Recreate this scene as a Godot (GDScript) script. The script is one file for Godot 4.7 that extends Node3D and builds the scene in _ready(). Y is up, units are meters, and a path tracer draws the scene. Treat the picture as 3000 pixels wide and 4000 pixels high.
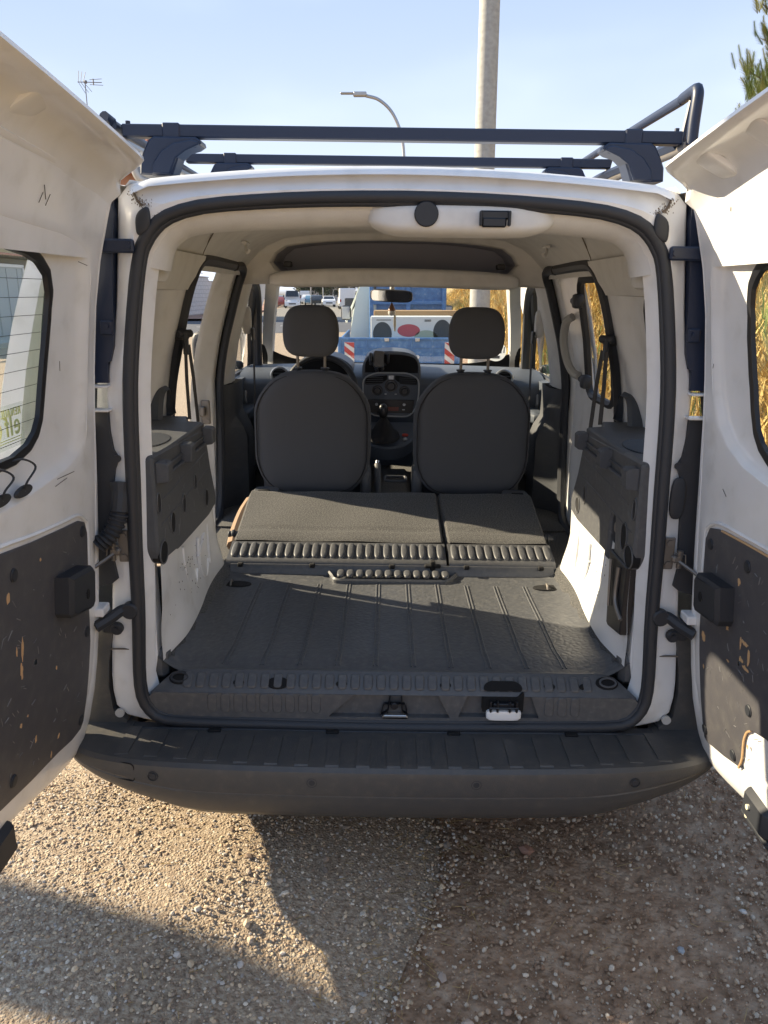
extends Node3D
# A small white van seen from behind with both rear doors open, at the edge of an old asphalt strip.
# World: camera over the origin looking down -z, y up, metres. The van has its own axes: z = 0 is the rear door plane, -z runs to its nose.

var rng := RandomNumberGenerator.new()
var M := {}

class MB:
	# collects triangles (counter-clockwise seen from outside) and makes one mesh with creases kept sharp
	var v := PackedVector3Array()
	var c := PackedColorArray()
	var tint := Color.WHITE
	var tinted := false
	func t(a: Vector3, b: Vector3, d: Vector3) -> void:
		v.append(a); v.append(b); v.append(d)
		if tinted:
			c.append(tint); c.append(tint); c.append(tint)
	func q(a: Vector3, b: Vector3, d: Vector3, e: Vector3) -> void:
		t(a, b, d); t(a, d, e)
	func grid(rows: Array, closed := false, loop := false, flip := false) -> MB:
		var n: int = rows.size()
		for i in (n if loop else n - 1):
			var r0: PackedVector3Array = rows[i]
			var r1: PackedVector3Array = rows[(i + 1) % n]
			var w := r0.size()
			for j in (w if closed else w - 1):
				var k := (j + 1) % w
				if flip:
					q(r0[j], r1[j], r1[k], r0[k])
				else:
					q(r0[j], r0[k], r1[k], r1[j])
		return self
	func fan(ring: PackedVector3Array, flip := false) -> void:
		var m := Vector3.ZERO
		for p in ring:
			m += p
		m /= ring.size()
		for j in ring.size():
			var k := (j + 1) % ring.size()
			if flip:
				t(m, ring[k], ring[j])
			else:
				t(m, ring[j], ring[k])
	func box(at: Vector3, s: Vector3, bev := 0.0, xf := Transform3D()) -> MB:
		var h := s * 0.5
		var b := minf(bev, minf(h.x, minf(h.y, h.z)) * 0.95)
		var P := func(p: Vector3) -> Vector3: return xf * (at + p)
		if b <= 0.0:
			for ax in 3:
				for sg in [-1.0, 1.0]:
					var n := Vector3.ZERO; n[ax] = sg
					var u := Vector3.ZERO; u[(ax + 1) % 3] = 1.0
					var w := n.cross(u)
					var o := n * h
					var uu := u * h; var ww := w * h
					q(P.call(o - uu - ww), P.call(o + uu - ww), P.call(o + uu + ww), P.call(o - uu + ww))
			return self
		var g := func(sx: float, sy: float, sz: float, ax: int) -> Vector3:
			var p := Vector3(sx, sy, sz) * (h - Vector3(b, b, b))
			p[ax] = Vector3(sx, sy, sz)[ax] * h[ax]
			return P.call(p)
		for ax in 3:
			var a1 := (ax + 1) % 3; var a2 := (ax + 2) % 3
			for sg in [-1.0, 1.0]:
				var r := []
				for k in [[-1, -1], [1, -1], [1, 1], [-1, 1]]:
					var s3 := Vector3.ZERO; s3[ax] = sg; s3[a1] = k[0]; s3[a2] = k[1]
					r.append(g.call(s3.x, s3.y, s3.z, ax))
				if sg > 0: q(r[0], r[1], r[2], r[3])
				else: q(r[3], r[2], r[1], r[0])
			for s1 in [-1.0, 1.0]:
				for s2 in [-1.0, 1.0]:
					var e := []
					for k in [[a1, -1.0], [a1, 1.0], [a2, 1.0], [a2, -1.0]]:
						var s3 := Vector3.ZERO; s3[ax] = k[1]; s3[a1] = s1; s3[a2] = s2
						e.append(g.call(s3.x, s3.y, s3.z, k[0]))
					if s1 * s2 > 0: q(e[0], e[3], e[2], e[1])
					else: q(e[0], e[1], e[2], e[3])
		for sx in [-1.0, 1.0]:
			for sy in [-1.0, 1.0]:
				for sz in [-1.0, 1.0]:
					var a: Vector3 = g.call(sx, sy, sz, 0); var bb: Vector3 = g.call(sx, sy, sz, 1); var d: Vector3 = g.call(sx, sy, sz, 2)
					if sx * sy * sz > 0: t(a, bb, d)
					else: t(a, d, bb)
		return self
	func tube(path: PackedVector3Array, r, n := 8, loop := false, cap := true) -> MB:
		# r: a number, or an array with one radius per point
		var m := path.size()
		var rows := []
		var nrm := Vector3.ZERO
		for i in m:
			var a := path[(i - 1 + m) % m] if (i > 0 or loop) else path[i]
			var b := path[(i + 1) % m] if (i < m - 1 or loop) else path[i]
			var d := (b - a).normalized()
			if i == 0:
				nrm = d.cross(Vector3.UP if absf(d.y) < 0.9 else Vector3.RIGHT).normalized()
			nrm = (nrm - d * nrm.dot(d)).normalized()
			var bi := d.cross(nrm)
			var rr: float = r[i] if r is Array else r
			var ring := PackedVector3Array()
			for k in n:
				var an := TAU * k / n
				ring.append(path[i] + (nrm * cos(an) + bi * sin(an)) * rr)
			rows.append(ring)
		grid(rows, true, loop)
		if cap and not loop:
			fan(rows[0], true)
			fan(rows[m - 1])
		return self
	func sweep(path: PackedVector3Array, prof: PackedVector2Array, up: Vector3, loop := false, cap := true) -> MB:
		# prof x runs along side = dir x up, prof y along the up that is left
		var m := path.size()
		var rows := []
		for i in m:
			var a := path[(i - 1 + m) % m] if (i > 0 or loop) else path[i]
			var b := path[(i + 1) % m] if (i < m - 1 or loop) else path[i]
			var d := (b - a).normalized()
			var s := d.cross(up).normalized()
			var u := s.cross(d)
			var ring := PackedVector3Array()
			for k in prof:
				ring.append(path[i] + s * k.x + u * k.y)
			rows.append(ring)
		grid(rows, true, loop)
		if cap and not loop:
			fan(rows[0], true)
			fan(rows[m - 1])
		return self
	func prism(poly: PackedVector2Array, z0: float, z1: float, xf := Transform3D(), bev := 0.0) -> MB:
		# polygon (counter-clockwise) in xy, from z0 to z1, the z1 face with a chamfer
		if Geometry2D.is_polygon_clockwise(poly):
			poly.reverse()
		var n := poly.size()
		var top := poly
		if bev > 0.0:
			top = PackedVector2Array()
			for i in n:
				var e0 := (poly[i] - poly[(i - 1 + n) % n]).normalized()
				var e1 := (poly[(i + 1) % n] - poly[i]).normalized()
				var n0 := Vector2(-e0.y, e0.x); var n1 := Vector2(-e1.y, e1.x)
				var mm := (n0 + n1).normalized()
				top.append(poly[i] + mm * bev / maxf(mm.dot(n0), 0.4))
		var ids := Geometry2D.triangulate_polygon(top)
		for i in range(0, ids.size(), 3):
			var a := top[ids[i]]; var b := top[ids[i + 1]]; var d := top[ids[i + 2]]
			if (b - a).cross(d - a) < 0:
				var s := b; b = d; d = s
			t(xf * Vector3(a.x, a.y, z1), xf * Vector3(b.x, b.y, z1), xf * Vector3(d.x, d.y, z1))
		ids = Geometry2D.triangulate_polygon(poly)
		for i in range(0, ids.size(), 3):
			var a := poly[ids[i]]; var b := poly[ids[i + 1]]; var d := poly[ids[i + 2]]
			if (b - a).cross(d - a) > 0:
				var s := b; b = d; d = s
			t(xf * Vector3(a.x, a.y, z0), xf * Vector3(b.x, b.y, z0), xf * Vector3(d.x, d.y, z0))
		for i in n:
			var j := (i + 1) % n
			q(xf * Vector3(poly[i].x, poly[i].y, z0), xf * Vector3(poly[j].x, poly[j].y, z0), xf * Vector3(poly[j].x, poly[j].y, z1 - bev), xf * Vector3(poly[i].x, poly[i].y, z1 - bev))
			if bev > 0.0:
				q(xf * Vector3(poly[i].x, poly[i].y, z1 - bev), xf * Vector3(poly[j].x, poly[j].y, z1 - bev), xf * Vector3(top[j].x, top[j].y, z1), xf * Vector3(top[i].x, top[i].y, z1))
		return self
	func pillow(at: Vector3, s: Vector3, e: float, n: int, xf := Transform3D(), bend = null) -> MB:
		# a box with its edges rounded by a superellipsoid of exponent e
		for ax in 3:
			for sg in [-1.0, 1.0]:
				var rows := []
				for i in n + 1:
					var row := PackedVector3Array()
					for j in n + 1:
						var p := Vector3.ZERO
						p[ax] = sg
						p[(ax + 1) % 3] = tan((2.0 * j / n - 1.0) * PI / 4)
						p[(ax + 2) % 3] = tan((2.0 * i / n - 1.0) * PI / 4)
						var d := pow(pow(absf(p.x), e) + pow(absf(p.y), e) + pow(absf(p.z), e), -1.0 / e)
						p = p * d * s * 0.5
						if bend != null:
							p = bend.call(p)
						row.append(xf * (at + p))
					rows.append(row)
				grid(rows, false, false, sg < 0)
		return self
	func lathe(prof: PackedVector2Array, n: int, xf := Transform3D()) -> MB:
		# prof: (radius, height) from the bottom to the top about y
		var rows := []
		for p in prof:
			var ring := PackedVector3Array()
			for k in n:
				var a := -TAU * k / n
				ring.append(xf * Vector3(cos(a) * p.x, p.y, sin(a) * p.x))
			rows.append(ring)
		grid(rows, true)
		if prof[0].x > 0.0005: fan(rows[0], true)
		if prof[-1].x > 0.0005: fan(rows[-1])
		return self
	func cyl(a: Vector3, b: Vector3, r: float, n := 12, bev := 0.0) -> MB:
		if bev > 0.0:
			var d := (b - a).normalized()
			return tube(PackedVector3Array([a, a + d * bev * 0.01, a + d * bev, b - d * bev, b - d * bev * 0.01, b]), [r - bev, r - bev, r, r, r - bev, r - bev], n)
		return tube(PackedVector3Array([a, b]), r, n)
	func mesh(mat: Material, angle := 42.0) -> ArrayMesh:
		var nt := v.size() / 3
		var fn := PackedVector3Array(); fn.resize(nt)
		var at := {}
		var keys := []
		keys.resize(v.size())
		for i in nt:
			fn[i] = (v[i * 3 + 1] - v[i * 3]).cross(v[i * 3 + 2] - v[i * 3])
			for k in 3:
				var p := v[i * 3 + k] * 8000.0
				var key := Vector3i(p.round())
				keys[i * 3 + k] = key
				if at.has(key): at[key].append(i)
				else: at[key] = [i]
		var cosa := cos(deg_to_rad(angle))
		var nrm := PackedVector3Array(); nrm.resize(v.size())
		for i in nt:
			var f := fn[i].normalized()
			for k in 3:
				var s := Vector3.ZERO
				for o in at[keys[i * 3 + k]]:
					var g := fn[o]
					if g.normalized().dot(f) > cosa:
						s += g
				nrm[i * 3 + k] = s.normalized() if s.length_squared() > 0 else Vector3.UP
		var V := PackedVector3Array(); V.resize(v.size())
		var N := PackedVector3Array(); N.resize(v.size())
		var C := PackedColorArray()
		if tinted: C.resize(v.size())
		for i in nt:   # clockwise for the engine
			for k in 3:
				var o: int = i * 3 + [0, 2, 1][k]
				V[i * 3 + k] = v[o]
				N[i * 3 + k] = nrm[o]
				if tinted: C[i * 3 + k] = c[o]
		var arr := []
		arr.resize(Mesh.ARRAY_MAX)
		arr[Mesh.ARRAY_VERTEX] = V
		arr[Mesh.ARRAY_NORMAL] = N
		if tinted: arr[Mesh.ARRAY_COLOR] = C
		var m := ArrayMesh.new()
		m.add_surface_from_arrays(Mesh.PRIMITIVE_TRIANGLES, arr)
		m.surface_set_material(0, mat)
		return m

# ---------- helpers ----------
func part(parent: Node, called: String, b: MB, mat: Material, angle := 42.0) -> MeshInstance3D:
	var o := MeshInstance3D.new()
	o.name = called
	o.mesh = b.mesh(mat, angle)
	parent.add_child(o, true)
	return o

func again(parent: Node, called: String, src: MeshInstance3D, xf: Transform3D) -> MeshInstance3D:
	var o := MeshInstance3D.new()
	o.name = called
	o.mesh = src.mesh
	o.transform = xf
	parent.add_child(o, true)
	return o

var taken := {}
func numbered(called: String) -> String:
	var n: int = taken.get(called, -1) + 1
	taken[called] = n
	return called if n == 0 else "%s_%03d" % [called, n]

func thing(called: String, label: String, category: String, at := Vector3.ZERO, group := "") -> Node3D:
	var o := Node3D.new()
	o.name = numbered(called)
	o.position = at
	add_child(o)
	return tag(o, label, category, group)

func tag(o: Node3D, label: String, category: String, group := "") -> Node3D:
	o.set_meta("label", label)
	o.set_meta("category", category)
	if group: o.set_meta("group", group)
	return o

func struct(called: String, b: MB, mat: Material, kind := "structure") -> MeshInstance3D:
	var o := part(self, called, b, mat)
	o.set_meta("kind", kind)
	return o

func P3(a: Array) -> PackedVector3Array:
	var r := PackedVector3Array()
	for p in a: r.append(p if p is Vector3 else Vector3(p[0], p[1], p[2]))
	return r

func P2(a: Array) -> PackedVector2Array:
	var r := PackedVector2Array()
	for p in a: r.append(p if p is Vector2 else Vector2(p[0], p[1]))
	return r

func spline(pts: PackedVector3Array, n: int, loop := false) -> PackedVector3Array:
	var r := PackedVector3Array()
	var m := pts.size()
	for i in (m if loop else m - 1):
		var a := pts[(i - 1 + m) % m] if (loop or i > 0) else pts[0] * 2.0 - pts[1]
		var b := pts[i]
		var c := pts[(i + 1) % m]
		var d := pts[(i + 2) % m] if (loop or i + 2 < m) else pts[m - 1] * 2.0 - pts[m - 2]
		for k in n:
			r.append(b.cubic_interpolate(c, a, d, float(k) / n))
	if not loop: r.append(pts[m - 1])
	return r

func spline2(pts: PackedVector2Array, n: int, loop := true) -> PackedVector2Array:
	var p := PackedVector3Array()
	for q in pts: p.append(Vector3(q.x, q.y, 0))
	var r := PackedVector2Array()
	for q in spline(p, n, loop): r.append(Vector2(q.x, q.y))
	return r

func rrect(x0: float, y0: float, x1: float, y1: float, r: float, n := 4) -> PackedVector2Array:
	var o := PackedVector2Array()
	for k in 4:
		var cx := x1 - r if k == 0 or k == 3 else x0 + r
		var cy := y1 - r if k < 2 else y0 + r
		for i in n + 1:
			var a := PI / 2 * (k + float(i) / n)
			o.append(Vector2(cx + cos(a) * r, cy + sin(a) * r))
	return o

func oval(cx: float, cy: float, rx: float, ry: float, n := 20) -> PackedVector2Array:
	var o := PackedVector2Array()
	for i in n: o.append(Vector2(cx + cos(TAU * i / n) * rx, cy + sin(TAU * i / n) * ry))
	return o

func rounded(poly: PackedVector2Array, r: float, n := 4) -> PackedVector2Array:
	# cuts every corner of a polygon with an arc-like curve
	var o := PackedVector2Array()
	var m := poly.size()
	for i in m:
		var a := poly[(i - 1 + m) % m]; var b := poly[i]; var c := poly[(i + 1) % m]
		var s := b + (a - b).normalized() * minf(r, a.distance_to(b) * 0.45)
		var e := b + (c - b).normalized() * minf(r, c.distance_to(b) * 0.45)
		for k in n + 1:
			var f := float(k) / n
			o.append(s.lerp(b, f).lerp(b.lerp(e, f), f))
	return o

func polar(poly: PackedVector2Array, c: Vector2, n: int) -> PackedVector2Array:
	# n points of a star-shaped outline at even angles about c
	var o := PackedVector2Array()
	var m := poly.size()
	for k in n:
		var d := Vector2.from_angle(TAU * k / n)
		var best := 0.0
		for i in m:
			var hit = Geometry2D.segment_intersects_segment(c, c + d * 20.0, poly[i], poly[(i + 1) % m])
			if hit != null: best = maxf(best, c.distance_to(hit))
		o.append(c + d * best)
	return o

func table(y: float, ys: Array, xs: Array) -> float:
	if y <= ys[0]: return xs[0]
	for i in ys.size() - 1:
		if y <= ys[i + 1]:
			return lerpf(xs[i], xs[i + 1], (y - ys[i]) / (ys[i + 1] - ys[i]))
	return xs[-1]

func noise_tex(freq: float, size := 512, fractal := 4, ramp: Gradient = null, type := FastNoiseLite.TYPE_SIMPLEX_SMOOTH, sd := 1, bump := 0.0) -> NoiseTexture2D:
	var nz := FastNoiseLite.new()
	nz.seed = sd
	nz.noise_type = type
	nz.frequency = freq
	nz.fractal_octaves = fractal
	nz.fractal_type = FastNoiseLite.FRACTAL_FBM if fractal > 1 else FastNoiseLite.FRACTAL_NONE
	if type == FastNoiseLite.TYPE_CELLULAR:
		nz.cellular_return_type = FastNoiseLite.RETURN_DISTANCE2_SUB
	var tx := NoiseTexture2D.new()
	tx.width = size; tx.height = size
	tx.seamless = true
	tx.noise = nz
	if ramp: tx.color_ramp = ramp
	if bump > 0.0:
		tx.as_normal_map = true
		tx.bump_strength = bump
	return tx

func ramp(stops: Array) -> Gradient:
	# [offset, linear colour] pairs
	var g := Gradient.new()
	var o := PackedFloat32Array(); var c := PackedColorArray()
	for s in stops:
		o.append(s[0]); c.append(s[1].linear_to_srgb())
	g.offsets = o; g.colors = c
	return g

func lin(r: float, g: float, b: float) -> Color:
	return Color(r, g, b).linear_to_srgb()

func mat(called: String, r: float, g: float, b: float, rough: float, extra := {}) -> StandardMaterial3D:
	var m := StandardMaterial3D.new()
	m.resource_name = called
	m.albedo_color = lin(r, g, b)
	m.roughness = rough
	for k in extra: m.set(k, extra[k])
	M[called] = m
	return m

func textured(m: StandardMaterial3D, albedo: Texture2D, scale: float, world := false, bump: Texture2D = null, depth := 0.0) -> StandardMaterial3D:
	m.uv1_triplanar = true
	m.uv1_world_triplanar = world
	m.uv1_scale = Vector3.ONE * scale
	if albedo:
		m.albedo_texture = albedo
		m.albedo_color = Color.WHITE
	if bump:
		m.heightmap_enabled = true
		m.heightmap_texture = bump
		m.heightmap_scale = depth
	return m

# ---------- the scene ----------
var van: Node3D
const SUN_SIDE := 21.0     # degrees in front of due left
const SUN_HIGH := 27.0

func _ready() -> void:
	rng.seed = 7
	var cam := Camera3D.new()
	cam.name = "camera"
	cam.position = Vector3(0, 1.54, 0)
	cam.rotation_degrees = Vector3(-16.0, 0.2, 0)
	cam.fov = 67.38
	cam.near = 0.05
	cam.far = 900.0
	add_child(cam)
	var env := Environment.new()
	env.background_mode = Environment.BG_SKY
	var sky := Sky.new()
	var sm := ProceduralSkyMaterial.new()
	sm.sky_top_color = lin(0.150, 0.215, 0.335)
	sm.sky_horizon_color = lin(0.47, 0.505, 0.565)
	sm.sky_curve = 0.15
	sm.ground_bottom_color = lin(0.16, 0.13, 0.10)
	sm.ground_horizon_color = lin(0.30, 0.27, 0.22)
	sm.sky_cover = clouds()
	sm.sky_cover_modulate = Color(1, 1, 1, 0.55)
	sm.sun_angle_max = 40.0
	sm.sun_curve = 0.12
	sky.sky_material = sm
	env.sky = sky
	env.background_energy_multiplier = 1.0
	env.tonemap_mode = Environment.TONE_MAPPER_LINEAR
	env.tonemap_exposure = 2.65
	env.sdfgi_enabled = true
	env.ssao_enabled = true
	env.ssil_enabled = true
	var we := WorldEnvironment.new()
	we.name = "environment"
	we.environment = env
	add_child(we)
	var sun := DirectionalLight3D.new()
	sun.name = "sun"
	sun.light_energy = 1.55
	sun.light_color = Color(1.0, 0.93, 0.80)
	sun.light_angular_distance = 0.53
	sun.shadow_enabled = true
	var az := deg_to_rad(SUN_SIDE); var el := deg_to_rad(SUN_HIGH)
	var to_sun := Vector3(-cos(az) * cos(el), sin(el), -sin(az) * cos(el))
	sun.look_at_from_position(Vector3.ZERO, -to_sun)
	add_child(sun)

	materials()
	ground()
	hillside()
	far_street()
	van = thing("open_van", "small white van with both rear doors wide open and an empty load bay", "van", Vector3(0.012, 0, -1.81))
	van.rotation_degrees.z = -0.75
	body_shell()
	rear_frame()
	cargo_bay()
	side_walls()
	cabin()
	glass_and_roof_lining()
	rear_doors()
	bumper_and_wheels()
	roof_rack()
	hanging_things()
	truck_and_load()
	parked_cars()
	trees()
	loose_stones()

func clouds() -> ImageTexture:
	# faint heaped cloud low over the horizon, nothing higher up
	var nz := FastNoiseLite.new()
	nz.seed = 5; nz.frequency = 0.011; nz.fractal_octaves = 5
	var im := Image.create(1024, 512, false, Image.FORMAT_RGBA8)
	for y in 512:
		var up := 90.0 - (y + 0.5) / 512.0 * 180.0
		if up < 0.0 or up > 40.0: continue
		for x in 1024:
			var a := TAU * x / 1024.0
			var n := nz.get_noise_3d(cos(a) * 160.0, up * 9.0, sin(a) * 160.0) * 0.5 + 0.5
			var low := smoothstep(15.0, 2.0, up)
			var d := smoothstep(0.56, 0.72, n) * low * 0.5 + smoothstep(0.35, 0.8, n) * smoothstep(40.0, 10.0, up) * 0.12
			im.set_pixel(x, y, Color(0.85, 0.84, 0.86, clampf(d, 0, 1)))
	return ImageTexture.create_from_image(im)

func materials() -> void:
	var p := mat("white_paint", 0.78, 0.775, 0.75, 0.38, {"clearcoat_enabled": true, "clearcoat": 0.5, "clearcoat_roughness": 0.12})
	textured(p, noise_tex(0.012, 512, 5, ramp([[0.0, Color(0.64, 0.635, 0.62)], [0.35, Color(0.765, 0.77, 0.77)], [0.6, Color(0.79, 0.795, 0.80)], [1.0, Color(0.80, 0.805, 0.81)]]), FastNoiseLite.TYPE_SIMPLEX_SMOOTH, 3), 1.3)
	mat("paint_mark", 0.10, 0.085, 0.07, 0.7)
	mat("grime", 0.16, 0.13, 0.10, 0.9)
	var bp := mat("beige_trim", 0.56, 0.53, 0.48, 0.75)
	textured(bp, noise_tex(0.02, 256, 4, ramp([[0.0, Color(0.58, 0.58, 0.565)], [0.5, Color(0.65, 0.65, 0.635)], [1.0, Color(0.69, 0.69, 0.675)]]), FastNoiseLite.TYPE_SIMPLEX_SMOOTH, 9), 2.0, false, noise_tex(0.25, 256, 2, null, FastNoiseLite.TYPE_SIMPLEX, 4), 0.03)
	var fine := noise_tex(0.3, 512, 3, null, FastNoiseLite.TYPE_SIMPLEX, 12)
	var worn := func(a: Color, b: Color, c: Color, sd: int) -> NoiseTexture2D:
		return noise_tex(0.03, 512, 7, ramp([[0.0, a], [0.30, a.lerp(b, 0.4)], [0.62, b], [0.85, b.lerp(c, 0.5)], [1.0, c]]), FastNoiseLite.TYPE_SIMPLEX_SMOOTH, sd)
	var pl := mat("dark_plastic", 0.035, 0.037, 0.041, 0.55)
	textured(pl, worn.call(Color(0.064, 0.069, 0.079), Color(0.072, 0.077, 0.086), Color(0.088, 0.091, 0.098), 21), 1.7, false, fine, 0.04)
	var wp := mat("worn_plastic", 0.05, 0.05, 0.05, 0.45)
	textured(wp, worn.call(Color(0.070, 0.073, 0.080), Color(0.086, 0.088, 0.093), Color(0.125, 0.126, 0.126), 31), 2.6, false, fine, 0.05)
	var bm := mat("bumper_plastic", 0.045, 0.045, 0.045, 0.46)
	textured(bm, worn.call(Color(0.058, 0.059, 0.061), Color(0.068, 0.066, 0.065), Color(0.10, 0.092, 0.083), 41), 1.4, false, fine, 0.04)
	var mt := mat("mat_rubber", 0.035, 0.035, 0.035, 0.42)
	textured(mt, worn.call(Color(0.074, 0.078, 0.085), Color(0.094, 0.097, 0.102), Color(0.14, 0.14, 0.138), 51), 1.6, false, noise_tex(0.05, 512, 1, null, FastNoiseLite.TYPE_CELLULAR, 5), 0.11)
	M["mat_rubber"].uv1_scale = Vector3.ONE * 2.2
	var ca := mat("carpet", 0.05, 0.049, 0.048, 1.0, {"rim_enabled": true, "rim": 0.25})
	textured(ca, noise_tex(0.09, 512, 5, ramp([[0.0, Color(0.018, 0.018, 0.019)], [0.40, Color(0.040, 0.040, 0.041)], [0.6, Color(0.070, 0.069, 0.067)], [0.8, Color(0.12, 0.115, 0.105)], [1.0, Color(0.22, 0.21, 0.19)]]), FastNoiseLite.TYPE_SIMPLEX, 8), 2.6, false, noise_tex(0.35, 512, 3, null, FastNoiseLite.TYPE_SIMPLEX, 14), 0.25)
	var sf := mat("seat_cloth", 0.068, 0.071, 0.080, 0.95, {"rim_enabled": true, "rim": 0.2})
	textured(sf, null, 6.0, false, noise_tex(0.4, 256, 2, null, FastNoiseLite.TYPE_SIMPLEX, 15), 0.06)
	mat("piping", 0.012, 0.012, 0.014, 0.8)
	mat("black_rubber", 0.024, 0.027, 0.034, 0.55)
	mat("black_gloss", 0.010, 0.011, 0.015, 0.36)
	mat("black_hole", 0.004, 0.004, 0.005, 0.9)
	mat("rack_paint", 0.009, 0.018, 0.046, 0.42)
	mat("galvanised", 0.42, 0.42, 0.42, 0.45, {"metallic": 0.75})
	mat("steel", 0.50, 0.49, 0.47, 0.35, {"metallic": 0.9})
	mat("dull_steel", 0.22, 0.20, 0.18, 0.5, {"metallic": 0.7})
	mat("chrome", 0.62, 0.63, 0.64, 0.2, {"metallic": 0.9})
	mat("silver_plastic", 0.42, 0.44, 0.47, 0.35, {"metallic": 0.4})
	mat("grey_plug", 0.50, 0.48, 0.45, 0.6)
	mat("belt", 0.045, 0.042, 0.042, 0.85)
	mat("grey_handle", 0.33, 0.33, 0.31, 0.6)
	var tp := mat("trim_board", 0.045, 0.045, 0.052, 0.55)
	textured(tp, worn.call(Color(0.060, 0.059, 0.068), Color(0.072, 0.070, 0.076), Color(0.10, 0.098, 0.098), 61), 1.2, false, fine, 0.02)
	mat("bare_board", 0.52, 0.33, 0.17, 0.9)
	mat("scratch", 0.20, 0.20, 0.20, 0.8)
	mat("tinted_glass", 0.6, 0.8, 0.7, 0.04, {"transparency": BaseMaterial3D.TRANSPARENCY_ALPHA, "albedo_color": Color(0.72, 0.95, 0.82, 0.13)})
	mat("clear_glass", 0.9, 0.95, 0.93, 0.04, {"transparency": BaseMaterial3D.TRANSPARENCY_ALPHA, "albedo_color": Color(0.85, 0.93, 0.88, 0.025)})
	mat("green_glass", 0.6, 0.8, 0.7, 0.04, {"transparency": BaseMaterial3D.TRANSPARENCY_ALPHA, "albedo_color": Color(0.70, 0.93, 0.80, 0.04)})
	mat("heater_wire", 0.05, 0.06, 0.05, 0.6)
	mat("sticker_print", 0.70, 0.68, 0.36, 0.6, {"backlight_enabled": true, "backlight": Color(0.70, 0.68, 0.42)})
	mat("sticker_white", 0.72, 0.74, 0.72, 0.5)
	mat("sticker_black", 0.02, 0.02, 0.02, 0.5)
	mat("red_plastic", 0.45, 0.04, 0.02, 0.4)
	mat("red_display", 0.13, 0.015, 0.01, 0.3)
	mat("tyre", 0.02, 0.02, 0.02, 0.9)
	mat("tail_lamp", 0.30, 0.012, 0.012, 0.15)
	mat("lamp_white", 0.6, 0.6, 0.58, 0.15)
	mat("concrete_grey", 0.36, 0.36, 0.34, 0.75)
	textured(M.concrete_grey, noise_tex(0.03, 512, 5, ramp([[0.0, Color(0.27, 0.27, 0.25)], [0.5, Color(0.36, 0.36, 0.34)], [1.0, Color(0.43, 0.43, 0.41)]])), 1.0)
	mat("screen_glass", 0.02, 0.02, 0.025, 0.08)
	mat("phone_back", 0.14, 0.14, 0.14, 0.3)
	mat("walnut", 0.20, 0.09, 0.04, 0.4)
	mat("pale_resin", 0.75, 0.70, 0.52, 0.4)
	mat("dash_plastic", 0.085, 0.10, 0.125, 0.5)
	textured(M.dash_plastic, null, 3.0, false, fine, 0.03)
	mat("mirror_glass", 0.75, 0.75, 0.75, 0.03, {"metallic": 1.0})

func lin_(a: float) -> Color:
	return Color(a, a, a)

# ---------- van: outline tables (half widths by height) ----------
const YO := [0.30, 0.42, 0.60, 0.95, 1.15, 1.30, 1.45, 1.60, 1.70, 1.77]
const XO := [0.84, 0.865, 0.885, 0.895, 0.875, 0.848, 0.805, 0.752, 0.705, 0.635]
const YI := [0.30, 1.15, 1.30, 1.45, 1.60, 1.72]
const XI := [0.80, 0.80, 0.775, 0.735, 0.69, 0.63]
const SEAL := [[0, 1.742], [0.18, 1.739], [0.33, 1.731], [0.45, 1.719], [0.522, 1.698], [0.557, 1.672], [0.578, 1.643], [0.59, 1.615], [0.603, 1.548], [0.619, 1.435], [0.631, 1.33], [0.638, 1.22], [0.643, 1.085], [0.65, 0.92], [0.653, 0.80], [0.657, 0.70], [0.664, 0.585], [0.662, 0.512], [0.643, 0.468], [0.605, 0.443], [0.50, 0.436], [0.33, 0.433], [0.16, 0.430]]
const FRAME := [[0, 1.806], [0.18, 1.803], [0.33, 1.797], [0.45, 1.788], [0.53, 1.778], [0.579, 1.772], [0.583, 1.756], [0.606, 1.764], [0.634, 1.757], [0.645, 1.63], [0.657, 1.50], [0.668, 1.42], [0.694, 1.33], [0.70, 1.08], [0.724, 0.80], [0.748, 0.53], [0.738, 0.455], [0.705, 0.436], [0.60, 0.416], [0.30, 0.405], [0, 0.402]]

func xo(y: float) -> float: return table(y, YO, XO)
func xi(y: float) -> float: return table(y, YI, XI)
func roof_y(x: float, z: float) -> float:
	return 1.806 - 0.10 * x * x + table(z, [-2.5, -2.25, -1.6, -0.9, -0.4, 0.0], [-0.10, 0.0, 0.05, 0.05, 0.03, -0.002])

func mirror_outline(half: Array, bottom_y := -1.0) -> PackedVector2Array:
	# a half outline from top centre round the right side, made whole, counter-clockwise
	var r := PackedVector2Array()
	for p in half: r.append(Vector2(p[0], p[1]))
	if bottom_y >= 0.0: r.append(Vector2(0, bottom_y))
	var i := half.size() - 1
	while i >= 1:
		if half[i][0] > 0.001: r.append(Vector2(-half[i][0], half[i][1]))
		i -= 1
	r.reverse()
	return r

func wall_xf(sg: float, x := 0.0) -> Transform3D:
	# xy of a prism becomes (z, y) of the left (-1) or right (+1) wall, its height grows into the van
	return Transform3D(Basis(Vector3(0, 0, sg), Vector3.UP, Vector3(-sg, 0, 0)), Vector3(sg * x, 0, 0))

func zy(pts: Array, sg: float) -> PackedVector2Array:
	var r := PackedVector2Array()
	for p in pts: r.append(Vector2(p[0] * sg, p[1]))
	return r

const UPWARD := Basis(Vector3(1, 0, 0), Vector3(0, 0, -1), Vector3(0, 1, 0))

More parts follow.
